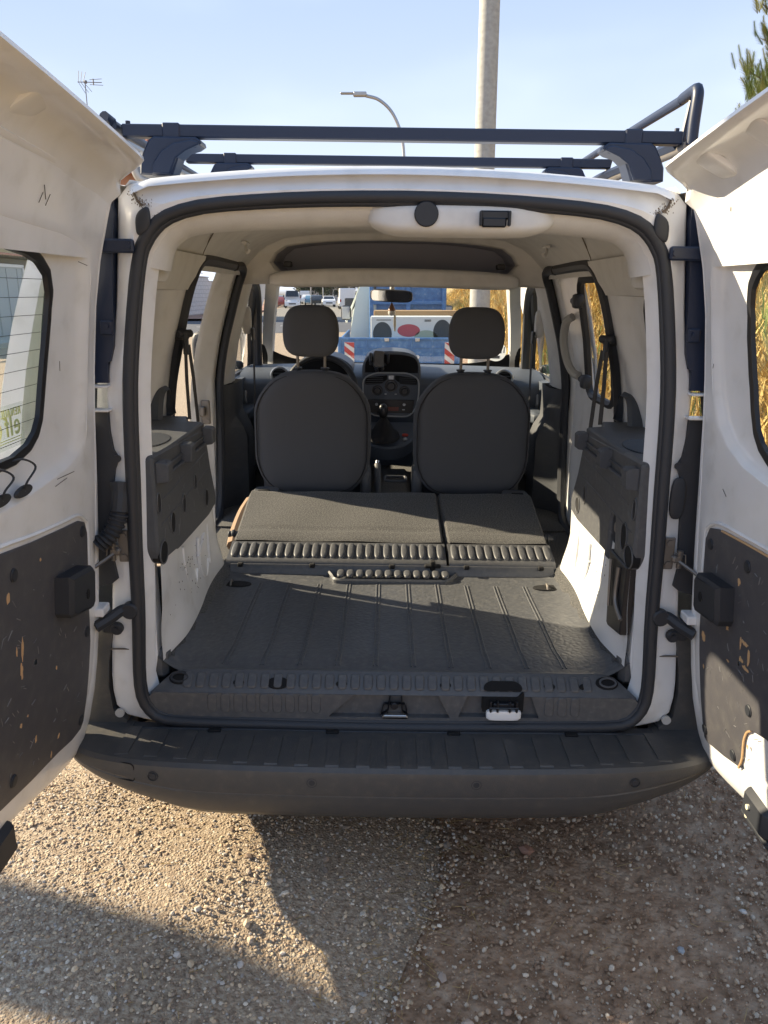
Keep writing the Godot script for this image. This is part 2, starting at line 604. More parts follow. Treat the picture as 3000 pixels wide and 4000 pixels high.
func side_patch(b: MB, sg: float, z0: float, z1: float, y0: float, y1: float, inner: bool, shift := 0.0, nz := 4, ny := 10) -> void:
	# a piece of the outer or inner side between two depths (z0 nearer the back) and two heights
	var rows := []
	for i in ny + 1:
		var y := lerpf(y0, y1, float(i) / ny)
		var row := PackedVector3Array()
		for j in nz + 1:
			var z := lerpf(z0, z1, float(j) / nz)
			var x := (xi(y) if inner else xo(y)) + shift
			if not inner and z > -0.14 and shift == 0.0:
				# the body turns in towards the tail
				var f := smoothstep(-0.14, 0.0, z)
				x = lerpf(x, table(y, [0.4, 0.53, 0.8, 1.08, 1.33, 1.42, 1.63, 1.757], [0.79, 0.80, 0.79, 0.78, 0.76, 0.73, 0.69, 0.64]), f * f)
			row.append(Vector3(sg * x, y, z))
		rows.append(row)
	b.grid(rows, false, false, (sg > 0.0) == inner)

func side_ring(b: MB, sg: float, z0: float, z1: float, y0: float, y1: float, hole: PackedVector2Array, inner: bool, shift := 0.0) -> void:
	# the same piece with a window opening (outline in z, y)
	var n := 72
	var c := Vector2.ZERO
	for p in hole: c += p
	c /= hole.size()
	var h := polar(hole, c, n)
	var o := polar(PackedVector2Array([Vector2(z0, y0), Vector2(z1, y0), Vector2(z1, y1), Vector2(z0, y1)]), c, n)
	var rows := []
	for k in 5:
		var row := PackedVector3Array()
		for j in n:
			var p := h[j].lerp(o[j], k / 4.0)
			row.append(Vector3(sg * ((xi(p.y) if inner else xo(p.y)) + shift), p.y, p.x))
		rows.append(row)
	b.grid(rows, true, false, (sg > 0.0) == inner)

func pane(sg: float, hole: PackedVector2Array, shift: float, inner := true) -> MB:
	var b := MB.new()
	var pts := PackedVector2Array()
	for i in hole.size():
		var a := hole[i]; var d := hole[(i + 1) % hole.size()]
		for k in 3: pts.append(a.lerp(d, k / 3.0))
	var c := Vector2.ZERO
	for p in pts: c += p
	c /= pts.size()
	var rows := []
	for k in [1.0, 0.8, 0.6, 0.4, 0.2, 0.01]:
		var row := PackedVector3Array()
		for p in pts:
			var q := c.lerp(p, k)
			row.append(Vector3(sg * ((xi(q.y) if inner else xo(q.y)) + shift), q.y, q.x))
		rows.append(row)
	b.grid(rows, true)
	return b

func frame_strip(sg: float, hole: PackedVector2Array, shift: float, r: float, inner := true) -> MB:
	# a rubber bead round a side window
	var path := PackedVector3Array()
	for i in hole.size():
		var a := hole[i]; var d := hole[(i + 1) % hole.size()]
		for k in 2:
			var p := a.lerp(d, k / 2.0)
			path.append(Vector3(sg * ((xi(p.y) if inner else xo(p.y)) + shift), p.y, p.x))
	var b := MB.new()
	b.tube(path, r, 6, true)
	return b

var QUARTER := PackedVector2Array()
var SLIDE := PackedVector2Array()
var SLIDE_OUT := PackedVector2Array()
var QUARTER_OUT := PackedVector2Array()
var FRONT := PackedVector2Array()

func body_shell() -> void:
	QUARTER = rounded(P2([[-0.09, 1.155], [-0.10, 1.535], [-0.44, 1.535], [-0.49, 1.155]]), 0.06)
	SLIDE = rounded(P2([[-0.98, 1.145], [-0.865, 1.595], [-1.235, 1.595], [-1.365, 1.145]]), 0.07)
	SLIDE_OUT = rounded(P2([[-0.90, 1.12], [-0.86, 1.61], [-1.44, 1.61], [-1.54, 1.12]]), 0.06)
	QUARTER_OUT = rounded(P2([[-0.05, 1.13], [-0.05, 1.59], [-0.58, 1.59], [-0.63, 1.13]]), 0.05)
	FRONT = rounded(P2([[-1.90, 1.10], [-1.98, 1.60], [-2.22, 1.58], [-2.70, 1.19], [-2.74, 1.10]]), 0.05)
	# roof skin
	var b := MB.new()
	var rows := []
	for i in 15:
		var z: float = [-0.005, -0.012, -0.03, -0.06, -0.12, -0.25, -0.5, -0.8, -1.1, -1.4, -1.7, -2.0, -2.2, -2.35, -2.42][i]
		var row := PackedVector3Array()
		for j in 31:
			var x := lerpf(-0.60, 0.60, j / 30.0)
			var drop := 0.0
			if i == 0: drop = 0.018
			elif i == 1: drop = 0.004
			if absf(x) > 0.575 and i < 4: drop += 0.012
			row.append(Vector3(x, roof_y(x, z) - drop, z))
		rows.append(row)
	b.grid(rows, false, false)
	# gutters and cant rails down to the side skins
	for sg in [-1.0, 1.0]:
		rows = []
		for i in 12:
			var z := lerpf(-0.01, -2.42, i / 11.0)
			var row := PackedVector3Array()
			var top := roof_y(0.6, z)
			for p in [[0.60, top], [0.612, top - 0.013], [0.625, top - 0.010], [0.645, top - 0.018], [0.672, 1.735 + (top - 1.77)], [0.70, 1.70]]:
				var f := smoothstep(-0.12, 0.0, z)
				row.append(Vector3(sg * lerpf(p[0], minf(p[0], 0.64), f), p[1], z))
			rows.append(row)
		b.grid(rows, false, false, sg < 0)
	part(van, "roof", b, M.white_paint, 50)
	for sg in [-1.0, 1.0]:
		b = MB.new()
		side_ring(b, sg, -0.03, -0.66, 1.0, 1.70, QUARTER_OUT, false)
		side_patch(b, sg, -0.03, -0.14, 0.42, 1.0, false, 0.0, 6)
		side_patch(b, sg, -0.14, -0.66, 0.42, 1.0, false)
		side_patch(b, sg, -0.66, -0.84, 0.42, 1.70, false)
		part(van, "rear_quarter", b, M.white_paint)
		b = pane(sg, QUARTER, 0.02, true)
		part(van, "quarter_window", b, M.green_glass)
		# sill, B pillar and front wing
		b = MB.new()
		side_patch(b, sg, -0.84, -2.75, 0.36, 0.50, false)
		side_patch(b, sg, -0.84, -1.86, 1.62, 1.70, false, 0.0, 4, 3)
		side_patch(b, sg, -1.86, -2.40, 1.62, 1.70, false, 0.0, 4, 3)
		side_patch(b, sg, -1.56, -1.86, 0.50, 1.62, false)
		side_patch(b, sg, -2.80, -3.75, 0.36, 1.02, false, 0.0, 6, 6)
		part(van, "side_body", b, M.white_paint)
		# front door with its window and mirror
		b = MB.new()
		side_ring(b, sg, -1.86, -2.80, 0.98, 1.62, FRONT, false)
		side_patch(b, sg, -1.86, -2.80, 0.48, 0.98, false)
		var fd := part(van, "front_door", b, M.white_paint)
		part(fd, "door_window", pane(sg, FRONT, -0.02, false), M.green_glass)
		b = MB.new().pillow(Vector3(sg * 1.02, 1.22, -2.60), Vector3(0.20, 0.20, 0.10), 4.0, 6)
		part(fd, "door_mirror", b, M.black_rubber)
		b = MB.new().pillow(Vector3(sg * 0.90, 1.13, -2.60), Vector3(0.12, 0.05, 0.05), 4.0, 4)
		part(fd, "mirror_arm", b, M.black_rubber)
	# sliding doors: the right one shut, the left one run back along the side
	for sg in [-1.0, 1.0]:
		b = MB.new()
		var sh := 0.012 if sg > 0 else 0.125
		side_ring(b, sg, -0.84, -1.57, 0.98, 1.64, SLIDE_OUT, false, sh)
		side_patch(b, sg, -0.84, -1.57, 0.46, 0.98, false, sh)
		side_ring(b, sg, -0.84, -1.57, 0.98, 1.64, SLIDE, true, (0.0 if sg > 0 else sh + 0.02))
		side_patch(b, sg, -0.84, -1.57, 0.46, 0.98, true, (0.0 if sg > 0 else sh + 0.02))
		for zz in [-0.84, -1.57]:
			var rows2 := []
			for i in 13:
				var y := lerpf(0.46, 1.64, i / 12.0)
				rows2.append(P3([[sg * (xo(y) + sh), y, zz], [sg * (xi(y) + (0.0 if sg > 0 else sh + 0.02)), y, zz]]))
			b.grid(rows2, false, false, (zz < -1.0) == (sg > 0))
		var sd := part(van, "sliding_door", b, M.white_paint)
		part(sd, "door_window", pane(sg, SLIDE, (0.03 if sg > 0 else sh + 0.04)), M.green_glass)
		part(sd, "window_rubber", frame_strip(sg, SLIDE, (0.004 if sg > 0 else sh + 0.03), 0.016), M.black_rubber)
		if sg < 0:
			sd.position = Vector3(0, 0, 0.76)
		else:
			# bow handle and the two catches of the hinged window
			b = MB.new()
			b.tube(spline(P3([[0.722, 1.452, -1.40], [0.705, 1.43, -1.43], [0.712, 1.35, -1.485], [0.735, 1.27, -1.495], [0.755, 1.225, -1.465], [0.775, 1.212, -1.43]]), 6), 0.017, 8)
			part(sd, "grab_handle", b, M.grey_handle)
			for p in [Vector3(0.704, 1.515, -1.27), Vector3(0.775, 1.205, -1.33)]:
				b = MB.new().box(p, Vector3(0.03, 0.035, 0.13), 0.012)
				b.pillow(p + Vector3(-0.01, 0, 0.05), Vector3(0.04, 0.055, 0.06), 4.0, 4)
				part(sd, "window_catch", b, M.black_rubber)
	# bonnet, nose, windscreen surround
	b = MB.new()
	rows = []
	for p in [[-3.02, 1.12, 0.80], [-3.3, 1.08, 0.80], [-3.6, 0.98, 0.78], [-3.78, 0.86, 0.74], [-3.86, 0.66, 0.70], [-3.88, 0.35, 0.70]]:
		var row := PackedVector3Array()
		for j in 13:
			var f := j / 12.0 * 2.0 - 1.0
			row.append(Vector3(p[2] * f, p[1] - 0.06 * f * f, p[0] + 0.12 * f * f))
		rows.append(row)
	b.grid(rows)
	part(van, "bonnet", b, M.white_paint)
	b = MB.new().box(Vector3(0, 0.47, -1.9), Vector3(1.58, 0.12, 3.66), 0.02)
	part(van, "underbody", b, M.black_hole)
	b = MB.new().box(Vector3(0, 0.75, -3.0), Vector3(1.6, 0.6, 0.03))
	part(van, "bulkhead", b, M.black_hole)

func rear_frame() -> void:
	var seal := spline2(mirror_outline(SEAL, 0.429), 2)
	var frame := mirror_outline(FRAME)
	var c := Vector2(0, 1.1)
	var n := 160
	var s := polar(seal, c, n)
	var f := polar(frame, c, n)
	var rows := []
	for k in [[-0.035, 0.0, -0.05], [-0.01, 0.0, -0.006], [0.25, 0.0, 0.0], [0.55, 0.0, -0.010], [0.85, 0.0, -0.014], [0.97, 0.0, -0.018], [1.0, 0.0, -0.026], [1.0, 0.0, -0.10]]:
		var row := PackedVector3Array()
		for j in n:
			var p: Vector2 = s[j].lerp(f[j], k[0]) if k[0] >= 0.0 else s[j] + (c - s[j]).normalized() * -k[0]
			var up := smoothstep(1.2, 1.8, p.y)
			var top := smoothstep(1.70, 1.79, p.y)
			row.append(Vector3(p.x, p.y, k[2] * lerpf(1.0, 1.6, up) - (0.012 * sin(PI * clampf(k[0], 0, 1)) * top)))
		rows.append(row)
	var b := MB.new()
	b.grid(rows, true)
	var fr := part(van, "rear_frame", b, M.white_paint, 50)
	# pressed beads and joints on the frame
	for sg in [-1.0, 1.0]:
		b = MB.new()
		b.tube(spline(P3([[sg * 0.692, 0.615, -0.010], [sg * 0.690, 0.55, -0.010], [sg * 0.683, 0.50, -0.010], [sg * 0.668, 0.455, -0.012]]), 5), 0.006, 6)
		part(fr, "pressed_bead", b, M.white_paint)
		b = MB.new().box(Vector3(sg * 0.699, 0.640, -0.006), Vector3(0.072, 0.0025, 0.006))
		part(fr, "panel_joint", b, M.grime)
		b = MB.new()
		b.tube(spline(P3([[sg * 0.597, 1.755, -0.02], [sg * 0.592, 1.735, -0.018], [sg * 0.578, 1.718, -0.014], [sg * 0.545, 1.713, -0.012], [sg * 0.515, 1.716, -0.010]]), 5), 0.0028, 5)
		part(fr, "sealant_line", b, M.grime)
		# dirt caught below the gutter
		b = MB.new()
		for i in 150:
			var q := rng.randf()
			var o := Vector3(sg * lerpf(0.598, 0.545, q) + rng.randfn(0, 0.005), lerpf(1.748, 1.705, pow(q, 0.7)) + rng.randfn(0, 0.006) - 0.004, -0.004)
			b.pillow(o, Vector3(rng.randf_range(0.001, 0.0035), rng.randf_range(0.001, 0.0045), 0.002), 2.0, 2)
		part(fr, "dirt_specks", b, M.grime)
		# rubber plug, hinge strap, check strap, lower arm
		b = MB.new().pillow(Vector3(sg * 0.574, 1.683, 0.0), Vector3(0.034, 0.052, 0.014), 3.0, 6, Transform3D(), func(p): return p + Vector3(0, -sg * p.x * 0.6, 0))
		part(fr, "rubber_plug", b, M.black_rubber)
		b = MB.new().box(Vector3(sg * 0.638, 1.630, 0.008), Vector3(0.085, 0.030, 0.016), 0.004)
		b.cyl(Vector3(sg * 0.606, 1.630, 0.014), Vector3(sg * 0.606, 1.630, 0.021), 0.007, 10)
		part(fr, "upper_hinge", b, M.rack_paint)
		b = MB.new()
		b.box(Vector3(sg * 0.676, 0.925, 0.004), Vector3(0.026, 0.082, 0.006), 0.002)
		for y in [0.952, 0.897]: b.cyl(Vector3(sg * 0.675, y, 0.006), Vector3(sg * 0.675, y, 0.012), 0.009, 6)
		var br := part(fr, "check_bracket", b, M.dull_steel)
		b = MB.new()
		b.tube(P3([[sg * 0.682, 0.918, 0.010], [sg * 0.70, 0.908, 0.02], [sg * 0.735, 0.885, 0.05]]), 0.0045, 6)
		b.box(Vector3(sg * 0.694, 0.914, 0.014), Vector3(0.024, 0.018, 0.016), 0.004)
		for i in 5: b.cyl(Vector3(sg * 0.698, 0.921 + i * 0.0035, 0.020), Vector3(sg * 0.698, 0.923 + i * 0.0035, 0.020), 0.008, 10)
		for i in 4: b.cyl(Vector3(sg * 0.698, 0.893 + i * 0.0035, 0.020), Vector3(sg * 0.698, 0.895 + i * 0.0035, 0.020), 0.0065, 10)
		b.tube(P3([[sg * 0.684, 0.932, 0.02], [sg * 0.710, 0.928, 0.025], [sg * 0.713, 0.902, 0.025]]), 0.0016, 5)
		part(fr, "door_check", b, M.dull_steel)
		b = MB.new()
		b.tube(spline(P3([[sg * 0.668, 0.757, 0.008], [sg * 0.69, 0.757, 0.013], [sg * 0.715, 0.742, 0.03], [sg * 0.745, 0.728, 0.055]]), 5), 0.015, 8)
		b.cyl(Vector3(sg * 0.670, 0.757, 0.0), Vector3(sg * 0.670, 0.757, 0.025), 0.022, 16, 0.004)
		part(fr, "lower_hinge", b, M.black_rubber)
		b = MB.new().cyl(Vector3(sg * 0.712, 0.702, -0.006), Vector3(sg * 0.712, 0.702, 0.012), 0.017, 14, 0.004)
		b.box(Vector3(sg * 0.728, 0.705, 0.004), Vector3(0.04, 0.030, 0.012), 0.004)
		b.cyl(Vector3(sg * 0.712, 0.702, 0.010), Vector3(sg * 0.712, 0.702, 0.016), 0.007, 8)
		part(fr, "trim_clip", b, M.black_rubber)
		b = MB.new().box(Vector3(sg * 0.738, 0.765, 0.03), Vector3(0.03, 0.022, 0.05), 0.003)
		part(fr, "hinge_block", b, M.white_paint)
		# round washers and plugs at the bottom corner
		b = MB.new().cyl(Vector3(sg * 0.728, 0.452, -0.012), Vector3(sg * 0.728, 0.452, -0.004), 0.012, 14)
		part(fr, "corner_plug", b, M.grey_plug)
		# the tail lamp and its dark trim seen edge-on, beside the hinge edge of the door
		b = MB.new()
		b.prism(P2([[sg * 0.648, 1.752], [sg * 0.640, 1.70], [sg * 0.652, 1.58], [sg * 0.660, 1.48], [sg * 0.661, 1.455], [sg * 0.664, 1.41], [sg * 0.675, 1.375], [sg * 0.682, 1.372], [sg * 0.683, 1.325], [sg * 0.84, 1.325], [sg * 0.79, 1.50], [sg * 0.70, 1.72]]), -0.06, -0.006)
		var up := part(fr, "pillar_trim", b, M.rack_paint)
		b = MB.new().box(Vector3(sg * 0.675, 1.452, -0.002), Vector3(0.028, 0.032, 0.012), 0.003)
		b.cyl(Vector3(sg * 0.672, 1.455, 0.004), Vector3(sg * 0.672, 1.455, 0.009), 0.005, 8)
		part(fr, "trim_screw_tab", b, M.rack_paint)
		b = MB.new()
		b.prism(P2([[sg * 0.690, 1.258], [sg * 0.690, 1.21], [sg * 0.684, 1.165], [sg * 0.672, 1.145], [sg * 0.684, 1.118], [sg * 0.694, 1.07], [sg * 0.702, 0.93], [sg * 0.707, 0.88], [sg * 0.700, 0.835], [sg * 0.716, 0.822], [sg * 0.80, 0.80], [sg * 0.84, 1.0], [sg * 0.82, 1.258]]), -0.06, -0.002)
		part(fr, "tail_lamp_back", b, M.black_rubber)
		b = MB.new().cyl(Vector3(sg * 0.676, 1.145, -0.004), Vector3(sg * 0.676, 1.145, 0.006), 0.009, 12)
		part(fr, "lamp_screw", b, M.black_rubber)
		for y in [1.318, 1.262]:
			b = MB.new().box(Vector3(sg * 0.706, y, 0.0), Vector3(0.05, 0.006, 0.03), 0.002)
			part(fr, "hinge_leaf", b, M.white_paint)
		b = MB.new().prism(P2([[sg * 0.726, 0.70], [sg * 0.745, 0.60], [sg * 0.752, 0.53], [sg * 0.746, 0.46], [sg * 0.71, 0.43], [sg * 0.72, 0.40], [sg * 0.84, 0.40], [sg * 0.86, 0.70]]), -0.08, -0.008)
		part(fr, "bumper_corner", b, M.bumper_plastic)
	b = MB.new()
	b.cyl(Vector3(0.688, 1.09, -0.006), Vector3(0.688, 1.09, 0.006), 0.001)
	b = MB.new().pillow(Vector3(0.683, 1.065, 0.0), Vector3(0.038, 0.105, 0.012), 3.0, 6)
	part(fr, "rubber_plug", b, M.black_rubber)
	# bellows with the door wiring, left side
	b = MB.new()
	var bel := spline(P3([[-0.672, 1.085, -0.004], [-0.672, 1.04, 0.012], [-0.678, 1.00, 0.022], [-0.695, 0.965, 0.035], [-0.722, 0.94, 0.045]]), 14)
	var rr := []
	for i in bel.size():
		rr.append((0.022 if i < 20 else (0.0205 + 0.003 * sin(i * 1.6))) + (0.005 * smoothstep(8, 0, i)))
	b.tube(bel, rr, 12)
	part(fr, "wiring_bellows", b, M.black_rubber, 25)
	# black door seal round the opening: a bulb and its inner lip
	b = MB.new()
	var path := PackedVector3Array()
	for p in seal: path.append(Vector3(p.x, p.y, 0.006 - 0.02 * smoothstep(1.3, 1.8, p.y)))
	b.tube(path, 0.0145, 10, true)
	var lip := PackedVector3Array()
	for p in seal:
		var q := p + (c - p).normalized() * 0.0125
		lip.append(Vector3(q.x, q.y, 0.002 - 0.02 * smoothstep(1.3, 1.8, p.y)))
	b.tube(lip, 0.0085, 8, true)
	part(van, "door_seal", b, M.black_rubber, 60)

func floor_y(x: float, z: float) -> float:
	var a := absf(x)
	var y := 0.560 + table(a, [0.53, 0.56, 0.585, 0.605, 0.625], [0.0, 0.001, 0.006, 0.018, 0.034])
	y -= 0.010 * smoothstep(-0.16, -0.06, z) * (1.0 - smoothstep(0.56, 0.6, a))
	return y + 0.0022 * sin(x * 9.0 + z * 4.0) * sin(z * 11.0 - x * 3.0)

func cargo_bay() -> void:
	var b := MB.new()
	var rows := []
	for i in 41:
		var z := lerpf(-0.052, -0.83, i / 40.0)
		var row := PackedVector3Array()
		for j in 65:
			var f := j / 64.0 * 2.0 - 1.0
			var w := lerpf(0.632, 0.612, i / 40.0)
			var x := f * w
			row.append(Vector3(x, floor_y(f * 0.625, z), z))
		rows.append(row)
	b.grid(rows)
	var fl := part(van, "load_floor_mat", b, M.mat_rubber, 60)
	# paired ribs moulded in the mat
	for i in 10:
		b = MB.new()
		var x := -0.46 + i * 0.1016
		for s in [0.0, 0.0105]:
			var path := PackedVector3Array()
			for k in 24:
				var z := lerpf(-0.096, -0.688, k / 23.0)
				var xx: float = x + s + x * 0.02 * smoothstep(-0.2, -0.096, z)
				path.append(Vector3(xx, floor_y(xx, z) + 0.0004, z))
			b.tube(path, 0.0026, 6)
		part(fl, "floor_rib", b, M.mat_rubber)
	for sg in [-1.0, 1.0]:
		var xf := Transform3D(UPWARD, Vector3(sg * 0.545, 0, -0.675))
		b = MB.new().prism(oval(0, 0, 0.058, 0.026, 24), 0.55, 0.5635, xf, 0.001)
		var rc := part(fl, "floor_recess", b, M.black_hole)
		b = MB.new()
		b.tube(spline(P3([[sg * 0.545 - 0.01, 0.560, -0.655], [sg * 0.545 - 0.01, 0.574, -0.665], [sg * 0.545 - 0.01, 0.572, -0.685], [sg * 0.545 - 0.01, 0.560, -0.69]]), 4), 0.0035, 6)
		part(fl, "tie_down_hook", b, M.dull_steel)
	# felt edge along the side of the mat
	for sg in [-1.0, 1.0]:
		b = MB.new()
		var rr := []
		for k in 25:
			var z := lerpf(-0.10, -0.83, k / 24.0)
			var w := lerpf(0.632, 0.612, k / 24.0)
			var wob := 0.004 * sin(k * 1.7) + 0.003 * sin(k * 0.9)
			rr.append(P3([[sg * (w - 0.036 + wob), floor_y(0.582, z) + 0.002, z], [sg * (w - 0.022), floor_y(0.605, z) + 0.007, z], [sg * (w - 0.006), floor_y(0.622, z) + 0.004, z]]))
		b.grid(rr, false, false, sg < 0)
		part(fl, "felt_edge", b, M.carpet)
	# sill trim
	b = MB.new()
	rows = []
	var prof := [[-0.068, 0.548], [-0.060, 0.560], [-0.052, 0.562], [-0.045, 0.559], [-0.004, 0.531], [0.004, 0.522]]
	for p in prof:
		var row := PackedVector3Array()
		for j in 41:
			var f := j / 40.0 * 2.0 - 1.0
			var w := lerpf(0.592, 0.642, smoothstep(-0.06, 0.004, p[0]))
			row.append(Vector3(f * w, p[1] - 0.012 * smoothstep(0.93, 1.0, absf(f)), p[0]))
		rows.append(row)
	b.grid(rows, false, false, true)
	var face := P2([[-0.642, 0.510], [-0.630, 0.522], [-0.104, 0.5225], [-0.172, 0.457], [0.150, 0.457], [0.118, 0.5225], [0.194, 0.5225], [0.172, 0.462], [0.385, 0.460], [0.362, 0.5225], [0.630, 0.522], [0.642, 0.510], [0.655, 0.488], [0.640, 0.462], [0.60, 0.448], [0.50, 0.441], [0.0, 0.434], [-0.50, 0.441], [-0.60, 0.448], [-0.640, 0.462], [-0.655, 0.488]])
	b.prism(face, -0.03, 0.006)
	# back and sloping floors of the two latch recesses
	b.box(Vector3(-0.01, 0.490, -0.018), Vector3(0.36, 0.068, 0.01))
	b.box(Vector3(0.28, 0.490, -0.018), Vector3(0.24, 0.066, 0.01))
	var st := part(van, "sill_trim", b, M.worn_plastic, 35)
	var sl := Basis(Vector3(1, 0, 0), Vector3(0, 0.56, -0.83).normalized(), Vector3(0, 0.83, 0.56).normalized())
	var pad: MeshInstance3D
	for i in 33:
		var x := -0.545 + i * 0.0341
		if absf(x) > 0.545: continue
		var o := Transform3D(sl, Vector3(x, 0.5445, -0.0245))
		if pad == null:
			b = MB.new().prism(rrect(-0.0125, -0.024, 0.0125, 0.021, 0.009), -0.003, 0.0055, Transform3D(), 0.0030)
			pad = part(st, "tread_pad", b, M.worn_plastic, 30)
			pad.transform = o
		else:
			again(st, "tread_pad", pad, o)
	# the outer pads run on down the front face
	var tail: MeshInstance3D
	for i in 33:
		var x := -0.545 + i * 0.0341
		if (x > -0.19 and x < 0.39) or absf(x) > 0.50: continue
		if tail == null:
			b = MB.new().prism(rrect(-0.0125, -0.026, 0.0125, 0.03, 0.011), -0.002, 0.0026, Transform3D(), 0.002)
			tail = part(st, "tread_pad", b, M.worn_plastic, 30)
			tail.position = Vector3(x, 0.493, 0.006)
		else:
			again(st, "tread_pad", tail, Transform3D(Basis(), Vector3(x, 0.493, 0.006)))
	for h in [[-0.41, 0.0145, 0.0085], [-0.306, 0.030, 0.017], [-0.138, 0.015, 0.008], [0.137, 0.015, 0.008], [0.412, 0.015, 0.009], [0.506, 0.015, 0.009]]:
		b = MB.new().prism(oval(0, 0, h[1], h[2], 20), -0.002, 0.0042, Transform3D(sl, Vector3(h[0], 0.540, -0.0175)), 0.0008)
		part(st, "bolt_hole", b, M.black_hole)
	for sg in [-1.0, 1.0]:
		b = MB.new().prism(oval(0, 0, 0.030, 0.019, 22), -0.002, 0.0035, Transform3D(sl, Vector3(sg * 0.566, 0.546, -0.028)), 0.0008)
		part(st, "lashing_cup", b, M.black_hole)
		b = MB.new()
		var ring := PackedVector3Array()
		for k in 20:
			var a := TAU * k / 20.0
			ring.append(Transform3D(sl, Vector3(sg * 0.568, 0.546, -0.028)) * Vector3(cos(a) * 0.021, sin(a) * 0.012, 0.006 + 0.002 * sin(a)))
		b.tube(ring, 0.0028, 6, true)
		part(st, "lashing_ring", b, M.dark_plastic if sg > 0 else M.black_rubber)
	b = MB.new().prism(rounded(P2([[-0.028, 0.0], [0.028, 0.0], [0.033, -0.03], [0.022, -0.022], [0.019, 0.03], [-0.013, 0.03], [-0.019, -0.022], [-0.035, -0.032]]), 0.004), -0.03, 0.004, Transform3D(Basis(), Vector3(0.003, 0.492, 0.0)), 0.003)
	b.cyl(Vector3(0.002, 0.492, 0.002), Vector3(0.002, 0.492, 0.012), 0.010, 14, 0.002)
	part(st, "lock_striker", b, M.black_gloss)
	b = MB.new().prism(rounded(P2([[-0.036, -0.012], [0.040, -0.012], [0.032, 0.0], [-0.028, 0.0]]), 0.004), -0.02, 0.004, Transform3D(Basis(), Vector3(0.003, 0.463, 0.002)), 0.002)
	part(st, "striker_plate", b, M.steel)
	b = MB.new().prism(rounded(P2([[0.234, 0.478], [0.342, 0.478], [0.342, 0.535], [0.325, 0.522], [0.25, 0.522], [0.234, 0.522]]), 0.004), -0.02, 0.0068, Transform3D())
	part(st, "latch_opening", b, M.black_hole)
	b = MB.new()
	b.box(Vector3(0.288, 0.505, 0.016), Vector3(0.055, 0.010, 0.012), 0.002)
	for x in [0.254, 0.272, 0.304, 0.322]: b.box(Vector3(x, 0.502, 0.020), Vector3(0.006, 0.032, 0.014), 0.002)
	b.tube(P3([[0.250, 0.500, 0.026], [0.326, 0.500, 0.026]]), 0.003, 6)
	part(st, "latch_claw", b, M.black_gloss)
	b = MB.new().pillow(Vector3(0.290, 0.473, 0.008), Vector3(0.092, 0.030, 0.026), 5.0, 6)
	part(st, "latch_cover", b, M.white_paint)
	b = MB.new().prism(rounded(P2([[-0.052, -0.002], [0.052, -0.002], [0.050, 0.014], [0.034, 0.026], [-0.034, 0.026], [-0.050, 0.014]]), 0.008), -0.004, 0.006, Transform3D(sl, Vector3(0.288, 0.5325, -0.0065)))
	part(st, "latch_opening", b, M.black_hole)
	for sg in [-1.0, 1.0]:
		b = MB.new().box(Vector3(sg * 0.634, 0.566, -0.088), Vector3(0.05, 0.085, 0.06), 0.014)
		part(fl, "mat_corner", b, M.mat_rubber)
	folded_seats()

